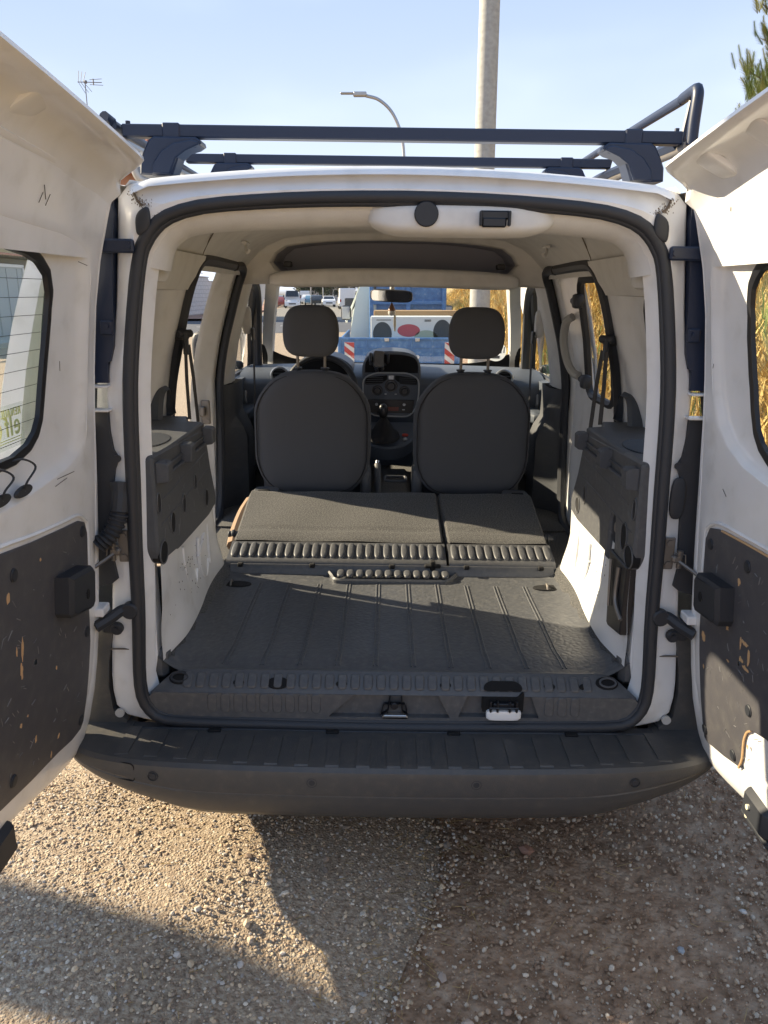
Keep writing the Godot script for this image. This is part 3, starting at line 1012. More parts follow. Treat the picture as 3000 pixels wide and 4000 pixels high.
func folded_seats() -> void:
	var xs := [[-0.600, 0.197], [0.207, 0.592]]
	for s in 2:
		var x0: float = xs[s][0]; var x1: float = xs[s][1]
		var up := func(z: float) -> float: return table(z, [-1.45, -1.42, -1.38, -1.03, -0.945, -0.935, -0.815, -0.805], [0.66, 0.700, 0.713, 0.652, 0.636, 0.624, 0.602, 0.585])
		# carpeted back
		var b := MB.new()
		var rows := []
		for i in 29:
			var z := lerpf(-0.942, -1.45, i / 28.0)
			var row := PackedVector3Array()
			var grow := lerpf(0.0, 0.012, i / 28.0)
			row.append(Vector3(x0 - grow, up.call(z) - 0.10, z))
			row.append(Vector3(x0 - grow, up.call(z) - 0.02, z))
			for j in 25:
				var x := lerpf(x0 - grow + 0.012, x1 + (grow if s == 1 else 0.0) - 0.012, j / 24.0)
				var dip := 0.0035 if absf(z + 1.03) < 0.012 else 0.0
				row.append(Vector3(x, up.call(z) - dip + 0.002 * sin(x * 17.0 + z * 9.0), z))
			row.append(Vector3(x1 + (grow if s == 1 else 0.0), up.call(z) - 0.02, z))
			row.append(Vector3(x1 + (grow if s == 1 else 0.0), up.call(z) - 0.10, z))
			rows.append(row)
		b.grid(rows)
		var seat := part(van, "folded_rear_seat", b, M.carpet, 50)
		b = MB.new().box(Vector3((x0 + x1) / 2, 0.5, -1.19), Vector3(x1 - x0 - 0.01, 0.26, 0.5))
		part(seat, "seat_frame", b, M.piping)
		# ribbed hard panel along the edge
		b = MB.new()
		b.sweep(P3([[x0, 0, 0], [x1, 0, 0]]), P2([[-0.94, 0.56], [-0.94, 0.629], [-0.932, 0.630], [-0.82, 0.604], [-0.806, 0.598], [-0.800, 0.588], [-0.802, 0.574]]), Vector3.UP)
		var pn := part(seat, "ribbed_panel", b, M.worn_plastic)
		var n: int = [24, 12][s]
		var tilt := Basis(Vector3(1, 0, 0), Vector3(0, 0.232, -0.973), Vector3(0, 0.973, 0.232))
		var pad: MeshInstance3D
		for i in n:
			var xf := Transform3D(tilt, Vector3(lerpf(x0 + 0.022, x1 - 0.020, float(i) / (n - 1)), 0.6185, -0.876))
			if pad == null:
				b = MB.new().pillow(Vector3.ZERO, Vector3(0.0255, 0.098, 0.019), 3.0, 6)
				pad = part(seat, "tread_pad", b, M.worn_plastic)
				pad.transform = xf
			else:
				again(seat, "tread_pad", pad, xf)
		# corner plate with the release pull
		b = MB.new().prism(rounded(P2([[-0.055, -0.05], [0.055, -0.05], [0.055, 0.03], [0.03, 0.045], [-0.045, 0.045], [-0.055, 0.02]]), 0.015), -0.03, 0.006, Transform3D(Basis(Vector3(1, 0, 0), Vector3(0, 0.15, -0.98).normalized(), Vector3(0, 0.98, 0.15).normalized()), Vector3(x0 + 0.06 if s == 0 else x1 - 0.06, 0.705, -1.395)), 0.004)
		part(seat, "release_plate", b, M.dark_plastic)
		b = MB.new().box(Vector3(x0 + 0.05 if s == 0 else x1 - 0.05, 0.711, -1.39), Vector3(0.05, 0.006, 0.022), 0.002)
		part(seat, "release_pull", b, M.black_hole)
		var ox: float = x0 - 0.012 if s == 0 else x1 + 0.012
		b = MB.new().cyl(Vector3(ox - 0.02, 0.63, -1.02), Vector3(ox + 0.02, 0.63, -1.02), 0.014, 12, 0.003)
		b.cyl(Vector3(ox - 0.006, 0.63, -1.02), Vector3(ox + 0.006, 0.63, -1.02), 0.019, 12, 0.003)
		part(seat, "seat_latch", b, M.black_rubber)
		if s == 0:
			b = MB.new()
			b.tube(spline(P3([[x0 - 0.012, 0.66, -1.40], [x0 - 0.02, 0.645, -1.25], [x0 - 0.018, 0.62, -1.08], [x0 - 0.008, 0.60, -0.97]]), 5), 0.022, 8)
			var tan := mat("seat_side", 0.30, 0.20, 0.13, 0.9)
			part(seat, "seat_side_cloth", b, tan)
	# hinged flap between floor and seats, with its own ribbed plate
	var b := MB.new()
	b.sweep(P3([[-0.582, 0, 0], [0.582, 0, 0]]), P2([[-0.81, 0.556], [-0.81, 0.590], [-0.795, 0.592], [-0.783, 0.578], [-0.778, 0.556]]), Vector3.UP)
	var fp := part(van, "hinge_flap", b, M.worn_plastic)
	b = MB.new().prism(rounded(P2([[-0.235, 0.092], [0.238, 0.092], [0.225, 0.055], [0.205, 0.02], [0.185, 0.0], [-0.185, 0.0], [-0.208, 0.012], [-0.218, 0.05]]), 0.012), 0.556, 0.576, Transform3D(UPWARD, Vector3(0, 0, -0.695)), 0.006)
	part(fp, "flap_plate", b, M.worn_plastic, 30)
	var pad: MeshInstance3D
	for i in 12:
		var xf := Transform3D(UPWARD, Vector3(-0.182 + i * 0.0337, 0.577, -0.748))
		if pad == null:
			b = MB.new().pillow(Vector3.ZERO, Vector3(0.026, 0.062, 0.018), 3.0, 6)
			pad = part(fp, "tread_pad", b, M.worn_plastic)
			pad.transform = xf
		else:
			again(fp, "tread_pad", pad, xf)
	for x in [-0.545, -0.287, 0.0, 0.268, 0.535]:
		b = MB.new().box(Vector3(x, 0.591, -0.789), Vector3(0.020, 0.014, 0.018), 0.003)
		part(fp, "flap_clip", b, M.black_hole)
	b = MB.new().box(Vector3(0.146, 0.594, -0.790), Vector3(0.058, 0.010, 0.022), 0.003)
	b.box(Vector3(0.146, 0.596, -0.792), Vector3(0.018, 0.034, 0.026), 0.003)
	part(fp, "centre_clip", b, M.black_hole)

func side_walls() -> void:
	for sg in [-1.0, 1.0]:
		# white inner pillar strip behind the seal, with plugs
		var b := MB.new()
		var edge := [[0.578, 1.565], [0.595, 1.482], [0.609, 1.374], [0.621, 1.26], [0.629, 1.140]]
		var poly := PackedVector2Array()
		for p in edge: poly.append(Vector2(sg * p[0], p[1]))
		poly.append(Vector2(sg * 0.70, 1.14)); poly.append(Vector2(sg * 0.66, 1.565))
		b.prism(poly, -0.10, -0.070)
		var low := PackedVector2Array()
		for p in [[0.630, 0.87], [0.628, 0.70], [0.630, 0.60], [0.640, 0.548], [0.655, 0.525], [0.70, 0.525], [0.70, 0.87]]: low.append(Vector2(sg * p[0], p[1]))
		b.prism(low, -0.10, -0.052)
		var pl := part(van, "inner_pillar", b, M.white_paint)
		for h in [[0.605, 1.507, 0.006, 0.017], [0.6055, 1.474, 0.007, 0.020], [0.618, 1.405, 0.006, 0.014], [0.632, 1.225, 0.006, 0.012]]:
			b = MB.new().prism(oval(sg * h[0], h[1], h[2], h[3], 16), -0.072, -0.0675, Transform3D(), 0.001)
			part(pl, "hole_plug", b, M.grey_plug)
		for y in [0.69, 0.60]:
			b = MB.new().prism(oval(sg * 0.640, y, 0.0025, 0.006, 10), -0.054, -0.0512)
			part(pl, "drain_slot", b, M.black_hole)
		# white quarter panel above the shelf, with a window opening hidden from behind by the pillar
		b = MB.new()
		side_ring(b, sg, -0.06, -0.53, 1.10, 1.60, QUARTER, true, -0.01)
		rows_quarter(b, sg)
		var qp := part(van, "quarter_panel", b, M.white_paint, 50)
		part(qp, "window_rubber", frame_strip(sg, QUARTER, -0.012, 0.014), M.black_rubber)
		for y in [1.46, 1.435]:
			b = MB.new().pillow(Vector3(sg * (xi(y) - 0.022), y, -0.715), Vector3(0.006, 0.016, 0.012), 2.0, 4)
			part(qp, "panel_clip", b, M.grey_plug)
		# black rubber on the edge of the door opening
		b = MB.new()
		b.tube(spline(P3([[sg * 0.655, 1.635, -1.45], [sg * 0.652, 1.638, -1.0], [sg * 0.655, 1.625, -0.86], [sg * 0.672, 1.565, -0.805], [sg * 0.70, 1.47, -0.795], [sg * 0.735, 1.34, -0.81], [sg * 0.768, 1.20, -0.825], [sg * 0.785, 1.0, -0.83], [sg * 0.785, 0.62, -0.84]]), 5), 0.021, 8)
		part(van, "door_opening_seal", b, M.black_rubber)
		# beige trims
		b = MB.new().pillow(Vector3(sg * 0.622, 1.594, -0.145), Vector3(0.085, 0.082, 0.165), 6.0, 8)
		part(van, "pillar_top_trim", b, M.beige_trim)
		b = MB.new()
		var rows := []
		for i in 9:
			var f := i / 8.0
			var y := lerpf(1.645, 1.538, f)
			var row := PackedVector3Array()
			for j in 9:
				var z := lerpf(-0.20, lerpf(-0.868, -0.762, smoothstep(0, 1, f)), j / 8.0)
				var bulge := 0.012 * sin(PI * f) * (1.0 - absf(j / 4.0 - 1.0) * 0.4)
				row.append(Vector3(sg * (xi(y) - 0.036 - bulge), y, z))
			rows.append(row)
		rows.append(P3([]))
		var last := PackedVector3Array()
		for p in rows[8]: last.append(p + Vector3(sg * 0.04, -0.004, 0))
		rows[9] = last
		b.grid(rows, false, false, sg < 0)
		part(van, "roof_side_trim", b, M.beige_trim)
		# seat belt with its loop and the dark cover at the foot of the pillar
		b = MB.new()
		b.cyl(Vector3(sg * 0.735, 1.395, -0.775), Vector3(sg * 0.68, 1.395, -0.765), 0.016, 12, 0.004)
		b.box(Vector3(sg * 0.688, 1.368, -0.758), Vector3(0.014, 0.075, 0.034), 0.005)
		b.cyl(Vector3(sg * 0.675, 1.40, -0.785), Vector3(sg * 0.705, 1.40, -0.735), 0.013, 10, 0.004)
		var an := part(van, "belt_anchor", b, M.black_rubber)
		b = MB.new()
		for k in [[-0.735, -0.690, 1.13], [-0.780, -0.825, 0.98]]:
			b.sweep(P3([[sg * 0.684, 1.36, k[0]], [sg * 0.680, 1.25, (k[0] + k[1]) / 2], [sg * 0.672, k[2], k[1]]]), P2([[-0.001, -0.02], [0.001, -0.02], [0.001, 0.02], [-0.001, 0.02]]), Vector3(0.02, 0.15, 1.0))
		part(an, "belt_strap", b, M.belt)
		b = MB.new().prism(rounded(zy([[-0.60, 1.125], [-0.635, 1.205], [-0.665, 1.232], [-0.735, 1.236], [-0.765, 1.20], [-0.80, 1.125]], sg), 0.02), -0.04, 0.055, wall_xf(sg, 0.795), 0.012)
		part(van, "pillar_foot_cover", b, M.dark_plastic)
		storage_box(sg)
		lower_panel(sg)

func rows_quarter(b: MB, sg: float) -> void:
	var rows := []
	for i in 13:
		var y := lerpf(1.12, 1.60, i / 12.0)
		var row := PackedVector3Array()
		for j in 11:
			var f := j / 10.0
			var z := lerpf(-0.53, -0.80, f)
			row.append(Vector3(sg * (xi(y) - 0.010 - 0.022 * smoothstep(0.15, 0.7, f) + 0.01 * smoothstep(0.8, 1.0, f)), y, z))
		rows.append(row)
	b.grid(rows, false, false, sg > 0)

func storage_box(sg: float) -> void:
	var xf := wall_xf(sg, 0.60)
	var pts := [[-0.030, 1.146], [-0.585, 1.122], [-0.605, 1.08], [-0.640, 0.985], [-0.700, 0.875], [-0.692, 0.842], [-0.585, 0.830], [-0.225, 0.840], [-0.215, 0.846], [-0.045, 0.860], [-0.028, 0.90]]
	if sg > 0:
		pts = [[-0.030, 1.146], [-0.585, 1.122], [-0.605, 1.08], [-0.640, 0.985], [-0.705, 0.875], [-0.695, 0.838], [-0.60, 0.826], [-0.262, 0.832], [-0.250, 0.84], [-0.245, 0.945], [-0.225, 0.962], [-0.205, 0.955], [-0.195, 0.91], [-0.190, 0.848], [-0.165, 0.836], [-0.045, 0.860], [-0.028, 0.90]]
	var b := MB.new().prism(rounded(zy(pts, sg), 0.014), -0.045, 0.0, xf, 0.007)
	var bx := part(van, "storage_panel", b, M.worn_plastic if sg > 0 else M.dark_plastic, 30)
	# shelf on top
	b = MB.new()
	b.prism(PackedVector2Array([Vector2(sg * 0.602, 0.035), Vector2(sg * 0.602, 0.585), Vector2(sg * 0.66, 0.605), Vector2(sg * 0.68, 0.70), Vector2(sg * 0.80, 0.70), Vector2(sg * 0.80, 0.035)]), 1.10, 1.139, Transform3D(UPWARD * Basis(Vector3.RIGHT, 0.0), Vector3.ZERO), 0.005)
	part(bx, "shelf", b, M.dark_plastic, 30)
	# slotted speaker grille
	b = MB.new().prism(oval(sg * 0.705, 0.255, 0.082, 0.125, 28), 1.137, 1.1396, Transform3D(UPWARD))
	part(bx, "speaker_opening", b, M.black_hole)
	b = MB.new()
	for i in 21:
		var u := -0.92 + i * 0.092
		var half := sqrt(1.0 - u * u)
		var z := -0.255 - u * 0.123
		b.box(Vector3(sg * 0.705, 1.1412, z), Vector3(half * 0.164, 0.003, 0.0062), 0.001)
	part(bx, "speaker_grille", b, M.dark_plastic)
	# ledge with three clips
	b = MB.new().box(Vector3(sg * 0.597, 1.075, -0.33), Vector3(0.014, 0.010, 0.49), 0.003)
	b.box(Vector3(sg * 0.598, 1.098, -0.31), Vector3(0.008, 0.006, 0.50), 0.002)
	part(bx, "ledge", b, M.dark_plastic)
	var clip: MeshInstance3D
	for z in [-0.07, -0.31, -0.575]:
		if clip == null:
			b = MB.new().prism(rounded(P2([[-0.006, -0.028], [0.026, -0.024], [0.028, 0.022], [0.018, 0.028], [-0.006, 0.028]]), 0.005), -0.021, 0.021, Transform3D(Basis(Vector3(-sg, 0, 0), Vector3.UP, Vector3(0, 0, -sg)), Vector3.ZERO), 0.003)
			clip = part(bx, "shelf_clip", b, M.dark_plastic)
			clip.position = Vector3(sg * 0.596, 1.098, z)
		else:
			again(bx, "shelf_clip", clip, Transform3D(Basis(), Vector3(sg * 0.596, 1.098, z)))
	# dimples and bosses
	var spots := [[-0.055, 1.02, 0.016, 0.027], [-0.29, 0.955, 0.018, 0.028], [-0.43, 0.985, 0.016, 0.022], [-0.56, 0.90, 0.024, 0.028], [-0.17, 0.935, 0.022, 0.03], [-0.07, 0.885, 0.034, 0.030]]
	if sg > 0:
		spots = [[-0.055, 1.02, 0.014, 0.028], [-0.53, 0.935, 0.018, 0.030], [-0.605, 0.880, 0.024, 0.026], [-0.115, 0.93, 0.026, 0.038], [-0.062, 0.892, 0.034, 0.030]]
	for s in spots:
		b = MB.new().prism(oval(s[0] * sg, s[1], s[2], s[3], 20), -0.02, 0.0012, xf)
		var d := part(bx, "dimple", b, M.black_hole if s[2] > 0.02 else M.piping)
		b = MB.new()
		var ring := PackedVector3Array()
		for k in 20:
			ring.append(xf * Vector3(s[0] * sg + cos(TAU * k / 20) * s[2], s[1] + sin(TAU * k / 20) * s[3], 0.001))
		b.tube(ring, 0.0022, 5, true)
		part(bx, "dimple_rim", b, M.worn_plastic)
	b = MB.new()
	b.tube(P3([xf * Vector3(-0.60 * sg, 0.985, 0.0005), xf * Vector3(-0.06 * sg, 0.958, 0.0005)]), 0.0012, 4)
	b.tube(P3([xf * Vector3(-0.60 * sg, 1.047, 0.0005), xf * Vector3(-0.10 * sg, 1.02, 0.0005)]), 0.0012, 4)
	part(bx, "moulding_line", b, M.worn_plastic)
	# scuffs
	b = MB.new()
	for i in 26:
		var o := Vector2(rng.randf_range(-0.55, -0.05), rng.randf_range(0.88, 1.05))
		var d := Vector2.from_angle(rng.randf_range(0, TAU)) * rng.randf_range(0.008, 0.05)
		var p := xf * Vector3(o.x * sg, o.y, 0.0002); var q := xf * Vector3((o.x + d.x) * sg, o.y + d.y, 0.0002)
		b.tube(PackedVector3Array([p, q]), rng.randf_range(0.0002, 0.0005), 4)
	part(bx, "scuff_marks", b, M.scratch)
	if sg > 0:
		b = MB.new().box(Vector3(0.66, 0.90, -0.22), Vector3(0.02, 0.16, 0.09))
		part(bx, "recess_back", b, M.black_hole)
		b = MB.new().box(Vector3(0.632, 0.872, -0.268), Vector3(0.06, 0.12, 0.04), 0.012)
		part(bx, "recess_box", b, M.dark_plastic)
		b = MB.new().cyl(Vector3(0.62, 0.925, -0.212), Vector3(0.606, 0.925, -0.212), 0.017, 12, 0.003)
		part(bx, "recess_knob", b, M.dull_steel)

func lower_panel(sg: float) -> void:
	# white pressed wheel-arch panel below the storage panel
	var b := MB.new()
	var rows := []
	for i in 15:
		var y := lerpf(0.585, 0.875, i / 14.0)
		var row := PackedVector3Array()
		for j in 33:
			var f := j / 32.0
			var z := lerpf(-0.05, lerpf(-0.87, -0.70, i / 14.0), f)
			var x := 0.612 + 0.008 * sin(f * 7.0 + y * 5.0) - 0.012 * smoothstep(0.5, 0.0, i / 14.0) + 0.10 * pow(smoothstep(0.88, 1.0, f), 2.0)
			x += 0.045 * smoothstep(0.22, 0.0, f) * smoothstep(0.75, 0.62, y) * 0.3
			row.append(Vector3(sg * x, y, z))
		rows.append(row)
	b.grid(rows, false, false, sg > 0)
	var pn := part(van, "wheel_arch_panel", b, M.white_paint, 60)
	for path in [[[-0.72, 0.86], [-0.71, 0.78], [-0.70, 0.70]], [[-0.60, 0.80], [-0.61, 0.74], [-0.62, 0.66]], [[-0.56, 0.78], [-0.52, 0.755], [-0.47, 0.73]], [[-0.45, 0.70], [-0.43, 0.66], [-0.40, 0.655], [-0.37, 0.67], [-0.36, 0.70]], [[-0.60, 0.68], [-0.57, 0.64], [-0.54, 0.64], [-0.50, 0.67], [-0.48, 0.72], [-0.48, 0.79]], [[-0.30, 0.82], [-0.31, 0.76], [-0.33, 0.70]], [[-0.38, 0.62], [-0.34, 0.64], [-0.28, 0.67]]]:
		b = MB.new()
		var pts := PackedVector3Array()
		for p in path: pts.append(Vector3(sg * 0.6145, p[1], p[0]))
		b.tube(spline(pts, 4), 0.0055, 6)
		part(pn, "pressed_bead", b, M.white_paint)
	b = MB.new()
	for i in (46 if sg < 0 else 14):
		var p := Vector3(sg * 0.6045, rng.randf_range(0.64, 0.80), -0.30 + rng.randfn(0, 0.09))
		b.pillow(p, Vector3(0.002, rng.randf_range(0.001, 0.007), rng.randf_range(0.001, 0.0035)), 2.0, 2)
	part(pn, "scuff_marks", b, M.paint_mark)
	if sg > 0:
		b = MB.new().prism(zy([[-0.205, 0.865], [-0.175, 0.66], [-0.16, 0.655], [-0.055, 0.675], [-0.05, 0.865]], sg), -0.02, 0.006, wall_xf(sg, 0.60), 0.003)
		var jk := part(pn, "jack_bay", b, M.black_gloss)
		b = MB.new()
		b.tube(spline(P3([[0.590, 0.85, -0.10], [0.588, 0.775, -0.102], [0.588, 0.745, -0.085], [0.592, 0.72, -0.05]]), 5), 0.006, 8)
		b.tube(P3([[0.588, 0.85, -0.165], [0.588, 0.72, -0.15]]), 0.004, 6)
		part(pn, "wheel_brace", b, M.dull_steel)

func column(b: MB, ys: Array, ring: Callable, flip := false) -> void:
	# a pillar: ring(y) gives its cross-section at each height
	var rows := []
	for y in ys: rows.append(ring.call(y))
	b.grid(rows, true, false, flip)

func steps(a: float, b: float, n: int) -> Array:
	var r := []
	for i in n + 1: r.append(lerpf(a, b, float(i) / n))
	return r

func cabin() -> void:
	var b := MB.new()
	for sg in [-1.0, 1.0]:
		# painted door jamb, rubber, then the trimmed B pillar
		b = MB.new()
		column(b, steps(0.50, 1.645, 14), func(y): return P3([[sg * (xo(y) - 0.004), y, -1.525], [sg * ((xo(y) + xi(y)) * 0.5 + 0.01), y, -1.545], [sg * ((xo(y) + xi(y)) * 0.5), y, -1.585], [sg * (xi(y) + 0.006), y, -1.615], [sg * (xi(y) - 0.002), y, -1.66], [sg * (xo(y) - 0.004), y, -1.80]]), sg < 0)
		var jb := part(van, "door_jamb", b, M.white_paint, 40)
		if sg < 0:
			b = MB.new().box(Vector3(-0.822, 1.02, -1.562), Vector3(0.040, 0.105, 0.008), 0.004)
			b.box(Vector3(-0.832, 1.025, -1.545), Vector3(0.022, 0.042, 0.03), 0.004)
			for y in [1.06, 0.98]: b.cyl(Vector3(-0.816, y, -1.56), Vector3(-0.816, y, -1.552), 0.011, 8)
			part(jb, "lock_striker", b, M.dull_steel)
		b = MB.new()
		var pts := PackedVector3Array()
		for p in [[1.632, -1.45], [1.635, -1.58], [1.615, -1.67], [1.55, -1.70], [1.43, -1.70], [1.30, -1.695], [1.14, -1.685], [0.95, -1.66], [0.75, -1.63], [0.60, -1.59], [0.545, -1.52], [0.535, -1.40], [0.535, -0.9]]:
			pts.append(Vector3(sg * (xi(p[0]) - (0.018 if p[0] < 1.6 else 0.024)), p[0], p[1]))
		b.tube(spline(pts, 4), 0.020, 8)
		part(van, "door_opening_seal", b, M.black_rubber)
		b = MB.new()
		column(b, steps(1.12, 1.66, 12), func(y): return P3([[sg * (xi(y) - 0.004), y, -1.70], [sg * (xi(y) - 0.030), y, -1.745], [sg * (xi(y) - 0.044), y, -1.83], [sg * (xi(y) - 0.040), y, -1.93], [sg * (xi(y) - 0.016), y, -1.985], [sg * (xi(y) + 0.03), y, -1.99], [sg * (xi(y) + 0.03), y, -1.70]]), sg < 0)
		var bp := part(van, "centre_pillar", b, M.beige_trim)
		b = MB.new()
		column(b, steps(0.52, 1.12, 12), func(y): return P3([[sg * (xi(y) - 0.004), y, -1.68 + 0.05 * smoothstep(0.8, 0.52, y)], [sg * (xi(y) - 0.04), y, -1.72], [sg * (xi(y) - 0.065 - 0.05 * smoothstep(0.98, 0.88, y)), y, -1.79], [sg * (xi(y) - 0.065 - 0.05 * smoothstep(0.98, 0.88, y)), y, -1.98], [sg * (xi(y) + 0.03), y, -2.02], [sg * (xi(y) + 0.03), y, -1.70]]), sg < 0)
		part(bp, "pillar_lower_trim", b, M.dark_plastic)
		# belt guide and front belt
		b = MB.new().pillow(Vector3(sg * 0.705, 1.40, -1.995), Vector3(0.045, 0.13, 0.05), 4.0, 6)
		part(bp, "belt_guide", b, M.beige_trim)
		b = MB.new()
		b.box(Vector3(sg * 0.675, 1.335, -1.985), Vector3(0.012, 0.06, 0.05), 0.004)
		part(bp, "belt_loop", b, M.black_rubber)
		b = MB.new()
		b.sweep(P3([[sg * 0.675, 1.335, -1.985], [sg * 0.665, 1.18, -1.93], [sg * 0.655, 1.0, -1.86], [sg * 0.65, 0.75, -1.80]]), P2([[-0.001, -0.022], [0.001, -0.022], [0.001, 0.022], [-0.001, 0.022]]), Vector3(0, 0.3, 1.0))
		part(bp, "belt_strap", b, M.belt)
		# front door seen from inside
		b = MB.new()
		side_patch(b, sg, -2.0, -2.85, 0.52, 1.10, true, -0.03, 6, 8)
		var rows := []
		for z in [-2.0, -2.85]: rows.append(P3([[sg * 0.77, 1.10, z], [sg * 0.85, 1.11, z]]))
		b.grid(rows, false, false, sg < 0)
		var ft := part(van, "front_door_lining", b, M.dash_plastic)
		b = MB.new().pillow(Vector3(sg * 0.745, 0.93, -2.32), Vector3(0.09, 0.07, 0.55), 4.0, 6)
		part(ft, "armrest", b, M.dash_plastic)
		b = MB.new()
		var ring := PackedVector3Array()
		for k in 20: ring.append(Vector3(sg * 0.765, 0.99 + 0.075 * cos(TAU * k / 20), -2.32 + 0.10 * sin(TAU * k / 20)))
		b.tube(ring, 0.008, 6, true)
		part(ft, "handle_bowl", b, M.silver_plastic)
		part(ft, "window_rubber", frame_strip(sg, FRONT, -0.055, 0.018, false), M.black_rubber)
		b = MB.new()
		side_ring(b, sg, -1.90, -2.84, 1.09, 1.615, FRONT, false, -0.045)
		part(ft, "window_frame", b, M.white_paint)
		b = MB.new()
		pts = PackedVector3Array()
		for p in [[0.685, 1.605, -1.98], [0.695, 1.59, -2.12], [0.705, 1.55, -2.28], [0.722, 1.45, -2.42], [0.742, 1.31, -2.52], [0.752, 1.15, -2.57], [0.755, 0.95, -2.58], [0.755, 0.7, -2.56]]: pts.append(Vector3(sg * p[0], p[1], p[2]))
		b.tube(spline(pts, 5), 0.026, 8)
		part(van, "front_door_seal", b, M.black_rubber)
		# windscreen pillar
		b = MB.new()
		pts = P3([[sg * 0.60, 1.62, -2.22], [sg * 0.635, 1.54, -2.40], [sg * 0.69, 1.38, -2.65], [sg * 0.735, 1.22, -2.88], [sg * 0.76, 1.10, -3.02]])
		b.sweep(spline(pts, 5), P2([[-0.03, -0.028], [0.03, -0.028], [0.036, 0.0], [0.03, 0.028], [-0.03, 0.028], [-0.036, 0.0]]), Vector3(0, 0, 1))
		part(van, "windscreen_pillar", b, M.beige_trim)
		front_seat(sg)
		b = MB.new()
		rows = []
		for z in [-0.80, -1.2, -1.6]: rows.append(P3([[sg * 0.50, 0.53, z], [sg * 0.70, 0.535, z], [sg * 0.80, 0.54, z]]))
		b.grid(rows, false, false, sg < 0)
		part(van, "step_floor", b, M.carpet)
	b = MB.new().box(Vector3(0, 0.535, -2.2), Vector3(1.58, 0.02, 1.6))
	b.box(Vector3(0.0, 0.58, -1.85), Vector3(0.19, 0.10, 0.75), 0.02)
	part(van, "cabin_floor", b, M.carpet)
	dashboard()

func front_seat(sg: float) -> void:
	var cx := sg * 0.352
	var shape := func(p: Vector3) -> Vector3:
		var f := p.y / 0.28
		var w := 1.0 - 0.20 * smoothstep(0.35, 1.05, f) - 0.10 * smoothstep(-0.3, -1.0, f)
		return Vector3(p.x * w, p.y + 0.02 * (1.0 - pow(absf(p.x) / 0.26, 2.0)) * smoothstep(0.2, 1.0, f), p.z + 0.03 * f * f)
	var b := MB.new().pillow(Vector3(cx, 0.925, -1.585), Vector3(0.515, 0.53, 0.16), 4.2, 18, Transform3D(), shape)
	var st := part(van, "front_seat", b, M.seat_cloth, 60)
	# piping along the edge of the back panel
	b = MB.new()
	var ring := PackedVector3Array()
	for k in 48:
		var a := TAU * k / 48.0
		var c := Vector2(cos(a), sin(a))
		var d := pow(pow(absf(c.x), 4.2) + pow(absf(c.y), 4.2), -1.0 / 4.2)
		var p: Vector3 = shape.call(Vector3(c.x * d * 0.242, c.y * d * 0.250, 0.0))
		ring.append(Vector3(cx + p.x, 0.925 + p.y, -1.585 + 0.066 + 0.4 * (p.z)))
	b.tube(ring, 0.0032, 6, true)
	part(st, "piping", b, M.piping)
	b = MB.new().pillow(Vector3(cx, 1.375, -1.545), Vector3(0.238, 0.216, 0.10), 3.6, 14, Transform3D(), func(p): return Vector3(p.x * (1.0 - 0.10 * smoothstep(0.0, 0.11, p.y) - 0.03 * smoothstep(0.0, -0.11, p.y)), p.y, p.z + p.x * p.x * 0.6))
	part(st, "headrest", b, M.seat_cloth, 60)
	for x in [-0.060, 0.057]:
		b = MB.new().cyl(Vector3(cx + x, 1.17, -1.555), Vector3(cx + x, 1.30, -1.548), 0.0065, 10)
		part(st, "headrest_post", b, M.dull_steel)
		b = MB.new().lathe(P2([[0.028, 0.0], [0.027, 0.008], [0.016, 0.022], [0.014, 0.028], [0.019, 0.031], [0.018, 0.036], [0.007, 0.037]]), 14, Transform3D(Basis(), Vector3(cx + x, 1.185, -1.555)))
		part(st, "post_guide", b, M.black_rubber)
	b = MB.new().pillow(Vector3(cx, 0.66, -1.86), Vector3(0.50, 0.20, 0.52), 5.0, 8)
	part(st, "seat_base", b, M.seat_cloth)
	b = MB.new().pillow(Vector3(cx - sg * 0.235, 0.70, -1.60), Vector3(0.05, 0.16, 0.12), 5.0, 6)
	part(st, "recliner_cover", b, M.dark_plastic)

